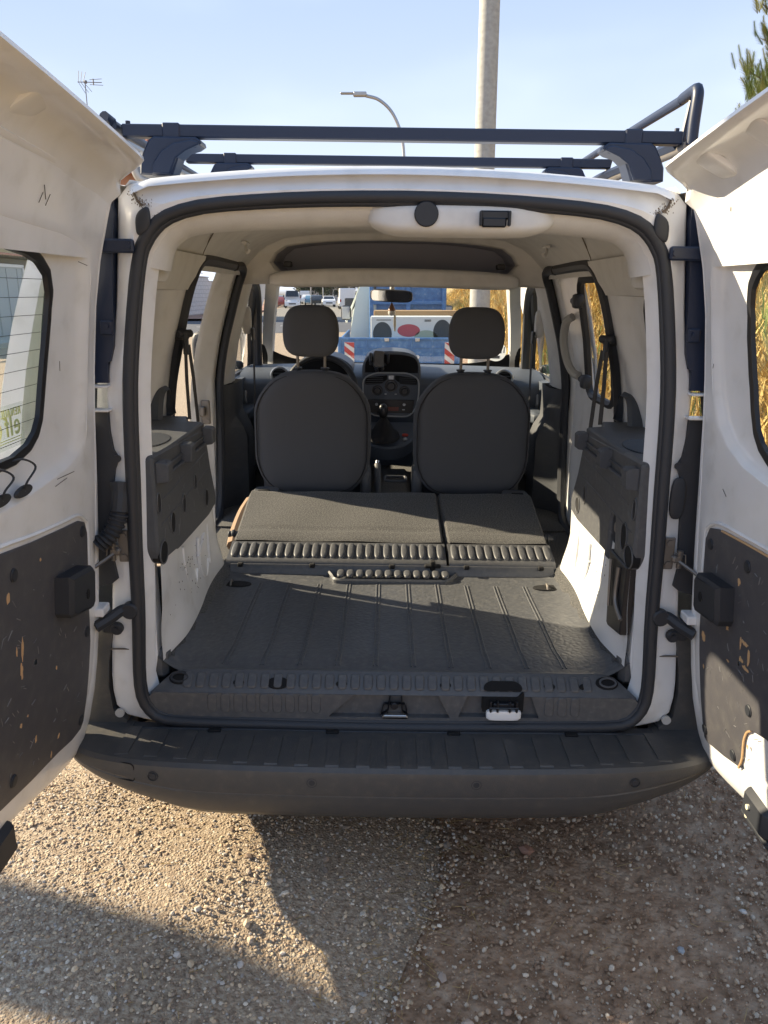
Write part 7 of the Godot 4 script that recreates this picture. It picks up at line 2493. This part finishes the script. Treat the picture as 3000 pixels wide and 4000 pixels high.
func parked_cars() -> void:
	var dark := mat("car_black", 0.02, 0.022, 0.028, 0.25, {"clearcoat_enabled": true, "clearcoat": 0.7})
	var bl := mat("car_blue", 0.12, 0.24, 0.34, 0.3, {"clearcoat_enabled": true, "clearcoat": 0.7})
	var rd := mat("car_red", 0.25, 0.05, 0.04, 0.3, {"clearcoat_enabled": true, "clearcoat": 0.7})
	var g := "vehicles parked along the street ahead"
	var wt: Material = M.white_paint
	make_car("parked_van", "tall white panel van nearest in the parked row beside the truck mirror", "van", Vector3(-4.95, gy(-96.0) + 0.02, -98.0), 0.10, wt, true, 1.0, g)
	make_car("parked_car", "white saloon car facing us just left of the tall white van", "car", Vector3(-8.2, gy(-112.0) + 0.02, -112.0), PI + 0.12, wt, false, 1.0, g)
	make_car("parked_car", "black car parked between the white saloon and the blue car", "car", Vector3(-10.6, gy(-120.0) + 0.02, -121.0), 0.10, dark, false, 1.05, g)
	make_car("parked_car", "blue-grey car parked behind the black one", "car", Vector3(-12.5, gy(-120.0) + 0.02, -130.0), 0.10, bl, false, 1.0, g)
	make_car("parked_car", "white car with red lights parked beyond the blue-grey one", "car", Vector3(-14.0, gy(-120.0) + 0.02, -139.0), 0.10, wt, false, 1.05, g)
	make_car("parked_van", "farthest white van at the end of the parked row", "van", Vector3(-15.3, gy(-120.0) + 0.02, -149.0), 0.10, wt, true, 0.9, g)
	make_car("parked_van", "white van coming down the street over the driver's headrest", "van", Vector3(-12.3, gy(-104.0) + 0.02, -104.0), PI + 0.10, wt, true, 0.80, g)
	make_car("parked_car", "small dark red car by the wall at the left kerb", "car", Vector3(-14.9, gy(-108.0) + 0.02, -110.0), 0.10, rd, false, 0.95, g)
	make_car("parked_car", "dull blue car beyond the dark red one at the left kerb", "car", Vector3(-15.7, gy(-108.0) + 0.02, -119.0), 0.10, bl, false, 1.0, g)
	var t := thing("trailer", "small dark trailer behind the tall white panel van", "trailer", Vector3(-3.95, gy(-92.0) + 0.02, -91.5))
	var b := MB.new().box(Vector3(0, 0.85, 0), Vector3(1.7, 0.95, 1.4), 0.05)
	part(t, "box", b, dark)
	for s in [-1.0, 1.0]:
		b = MB.new().cyl(Vector3(s * 0.78, 0.3, 0), Vector3(s * 0.92, 0.3, 0), 0.3, 16, 0.03)
		part(t, "wheel", b, M.tyre)
	# low dark stone wall and the poles along the street
	t = thing("stone_wall", "low dark stone wall at the far left kerb, seen past the windscreen pillar", "wall", Vector3(-18.2, gy(-95.0), -96.0))
	b = MB.new().box(Vector3(0, 0.75, 0), Vector3(6.0, 1.5, 0.4), 0.03)
	for i in 9: b.box(Vector3(-2.7 + i * 0.66, 0.5 + 0.3 * (i % 3), 0.205), Vector3(0.5, 0.3, 0.06), 0.04)
	part(t, "stonework", b, mat("dark_stone", 0.06, 0.06, 0.058, 0.95))
	var k := 0
	for p in [[-11.4, -120.0, 9.0, "thin grey pole over the black parked car"], [-9.9, -124.0, 9.0, "thin grey pole over the gap beside the white saloon"], [-5.9, -126.0, 10.0, "thin grey pole rising behind the tall white van"], [-3.0, -130.0, 10.0, "thin grey pole beside the green truck cab"]]:
		b = MB.new().lathe(P2([[0.09, 0.0], [0.06, p[2]], [0.0, p[2] + 0.02]]), 10)
		var o := part(self, "street_pole" if k == 0 else "street_pole_%03d" % k, b, M.galvanised)
		o.position = Vector3(p[0], gy(p[1]), p[1])
		tag(o, p[3], "pole")
		k += 1

func leaf_crown(parent: Node3D, size: Vector3, at: Vector3, n: int, seed_: int, leaf: float, tones: Array, called := "crown") -> void:
	var r := RandomNumberGenerator.new()
	r.seed = seed_
	var b := MB.new()
	b.tinted = true
	var lobes := []
	for i in 9: lobes.append([Vector3(r.randfn(), r.randfn(), r.randfn()).normalized() * r.randf_range(0.25, 0.72), r.randf_range(0.28, 0.5)])
	for i in n:
		var l: Array = lobes[r.randi() % lobes.size()]
		var p: Vector3 = (l[0] + Vector3(r.randfn(), r.randfn(), r.randfn()).normalized() * l[1] * pow(r.randf(), 0.35)) * size + at
		var u := Vector3(r.randfn(), r.randfn(), r.randfn()).normalized()
		var w := u.cross(Vector3(r.randfn(), r.randfn(), r.randfn())).normalized()
		var s := leaf * r.randf_range(0.6, 1.3)
		b.tint = tones[r.randi() % tones.size()] * r.randf_range(0.75, 1.2)
		b.q(p - u * s, p - w * s * 0.5, p + u * s, p + w * s * 0.5)
	if not M.has("foliage"): mat("foliage", 1, 1, 1, 0.85, {"vertex_color_use_as_albedo": true, "backlight_enabled": true, "backlight": Color(0.10, 0.12, 0.03)})
	part(parent, called, b, M.foliage, 3.0)

func trees() -> void:
	var bark := mat("bark", 0.11, 0.085, 0.065, 0.95)
	var kinds := [
		["broad_tree", "dark green broad tree at the far left end of the street", -24.0, -150.0, 9.0, [Color(0.035, 0.05, 0.03), Color(0.05, 0.065, 0.035)]],
		["broad_tree", "yellow-green young tree beside the dark one at the far left", -20.6, -128.0, 4.6, [Color(0.16, 0.17, 0.05), Color(0.12, 0.14, 0.045)]],
		["broad_tree", "dark round tree above the white oncoming van", -16.0, -160.0, 8.0, [Color(0.035, 0.05, 0.03), Color(0.045, 0.06, 0.03)]],
		["broad_tree", "mid green tree between the poles down the street", -11.5, -165.0, 9.5, [Color(0.06, 0.075, 0.035), Color(0.075, 0.085, 0.04)]],
		["broad_tree", "olive tree behind the white saloon car", -7.6, -150.0, 8.5, [Color(0.085, 0.085, 0.05), Color(0.10, 0.09, 0.05)]],
		["broad_tree", "brownish tree behind the tall white panel van", -3.4, -148.0, 9.0, [Color(0.10, 0.075, 0.05), Color(0.12, 0.085, 0.055)]],
		["broad_tree", "reddish brown tree behind the truck cab", 1.5, -150.0, 9.0, [Color(0.11, 0.075, 0.05), Color(0.09, 0.07, 0.045)]],
		["broad_tree", "grey-green tree beyond the truck and lamp post", 7.0, -140.0, 8.0, [Color(0.07, 0.075, 0.045), Color(0.09, 0.09, 0.05)]],
		["broad_tree", "low bushy tree closing the end of the street", -13.5, -178.0, 7.0, [Color(0.05, 0.06, 0.035), Color(0.07, 0.07, 0.045)]]]
	var i := 0
	for k in kinds:
		var h: float = k[4]
		var t := thing(k[0], k[1], "tree", Vector3(k[2], gy(k[3]), k[3]))
		var b := MB.new()
		b.tube(spline(P3([[0, 0, 0], [0.08, h * 0.2, 0.05], [0.0, h * 0.42, 0.0], [0.1, h * 0.7, 0.1]]), 3), [0.28, 0.25, 0.23, 0.21, 0.2, 0.17, 0.14, 0.11, 0.08, 0.06], 8)
		for a in 4: b.cyl(Vector3(0.0, h * 0.38, 0), Vector3(cos(a * 1.6) * h * 0.25, h * 0.68, sin(a * 1.6) * h * 0.25), 0.07, 6)
		part(t, "trunk", b, bark)
		leaf_crown(t, Vector3(h * 0.55, h * 0.52, h * 0.5), Vector3(0, h * 0.55, 0), 5200, 200 + i, 0.17, k[5])
		i += 1
	# far house roof at the end of the street
	var hs := thing("house", "distant house with a brown tiled roof at the end of the street", "house", Vector3(-15.2, gy(-185.0), -190.0))
	var b := MB.new().box(Vector3(0, 1.7, 0), Vector3(12, 3.4, 8), 0.02)
	part(hs, "wall", b, M.white_block)
	b = MB.new()
	tile_roof(b, -6.5, 6.5, 4.6, 0.0, 3.3, 5.6, true)
	tile_roof(b, -6.5, 6.5, -4.6, 0.0, 3.3, 5.6, true)
	part(hs, "roof", b, M.clay_tile)
	for x in [-3.5, 0.0, 3.5]:
		b = MB.new().box(Vector3(x, 1.9, 4.02), Vector3(1.2, 1.2, 0.06), 0.01)
		part(hs, "window", b, M.window_dark)
	pine()

func pine() -> void:
	var t := thing("pine_tree", "young pine with upright shoots showing above the narrow door on the bank", "tree", Vector3(6.95, bank_y(6.95, -12.0) - 0.1, -12.0))
	var b := MB.new()
	b.tube(P3([[0, 0, 0], [0.05, 1.6, 0], [0, 3.0, 0.05], [0, 4.5, 0]]), [0.14, 0.11, 0.07, 0.02], 10)
	var r := RandomNumberGenerator.new()
	r.seed = 77
	var xf: Array[Transform3D] = []
	var col: Array[Color] = []
	for i in 300:
		var y := lerpf(0.4, 4.3, pow(i / 299.0, 0.85))
		var reach := 2.6 * pow(1.0 - y / 5.0, 0.75) * r.randf_range(0.55, 1.08)
		var a := i * 2.39996
		var d := Vector3(cos(a), 0, sin(a))
		var p0 := Vector3(0, y, 0)
		var p1 := p0 + d * reach * 0.6 + Vector3(0, reach * 0.12, 0)
		var p2 := p0 + d * reach + Vector3(0, reach * 0.38, 0)
		b.tube(P3([p0, p1, p2]), [0.022, 0.014, 0.006], 5)
		for k in 26:
			var f := pow(r.randf(), 0.6)
			var p := p1.lerp(p2, f) if f > 0.35 else p0.lerp(p1, 0.4 + f)
			p += Vector3(r.randfn(0, 0.10), r.randfn(0, 0.05), r.randfn(0, 0.10))
			var up := (d * r.randf_range(0.0, 0.5) + Vector3(r.randfn(0, 0.18), 1.0, r.randfn(0, 0.18))).normalized()
			var side := up.cross(Vector3(r.randfn(), r.randfn(), r.randfn())).normalized()
			var s := r.randf_range(0.6, 1.0)
			xf.append(Transform3D(Basis(side, up, side.cross(up)) * Basis.from_scale(Vector3(s, s * 1.15, s)), p))
			col.append([Color(0.12, 0.17, 0.045), Color(0.18, 0.22, 0.06), Color(0.28, 0.28, 0.09)][r.randi() % 3] * r.randf_range(0.7, 1.2))
	part(t, "trunk", b, M.bark)
	var nb := MB.new()
	nb.tinted = true
	nb.tint = Color(0.9, 0.75, 0.55)
	nb.cyl(Vector3.ZERO, Vector3(0, 0.30, 0), 0.005, 5)
	for i in 90:
		var f := i / 89.0
		var a := i * 2.39996
		var o := Vector3(0, f * 0.27, 0)
		var d := Vector3(cos(a), 0, sin(a))
		var l := lerpf(0.13, 0.07, f)
		var tip := o + d * l * 0.80 + Vector3(0, l * 0.70, 0)
		var s := Vector3(-d.z, 0, d.x) * 0.0042
		nb.tint = Color.WHITE
		nb.t(o - s, o + s, tip)
	if not M.has("foliage"): mat("foliage", 1, 1, 1, 0.85, {"vertex_color_use_as_albedo": true})
	scatter("crown", nb.mesh(M.foliage, 5.0), xf, col, t)
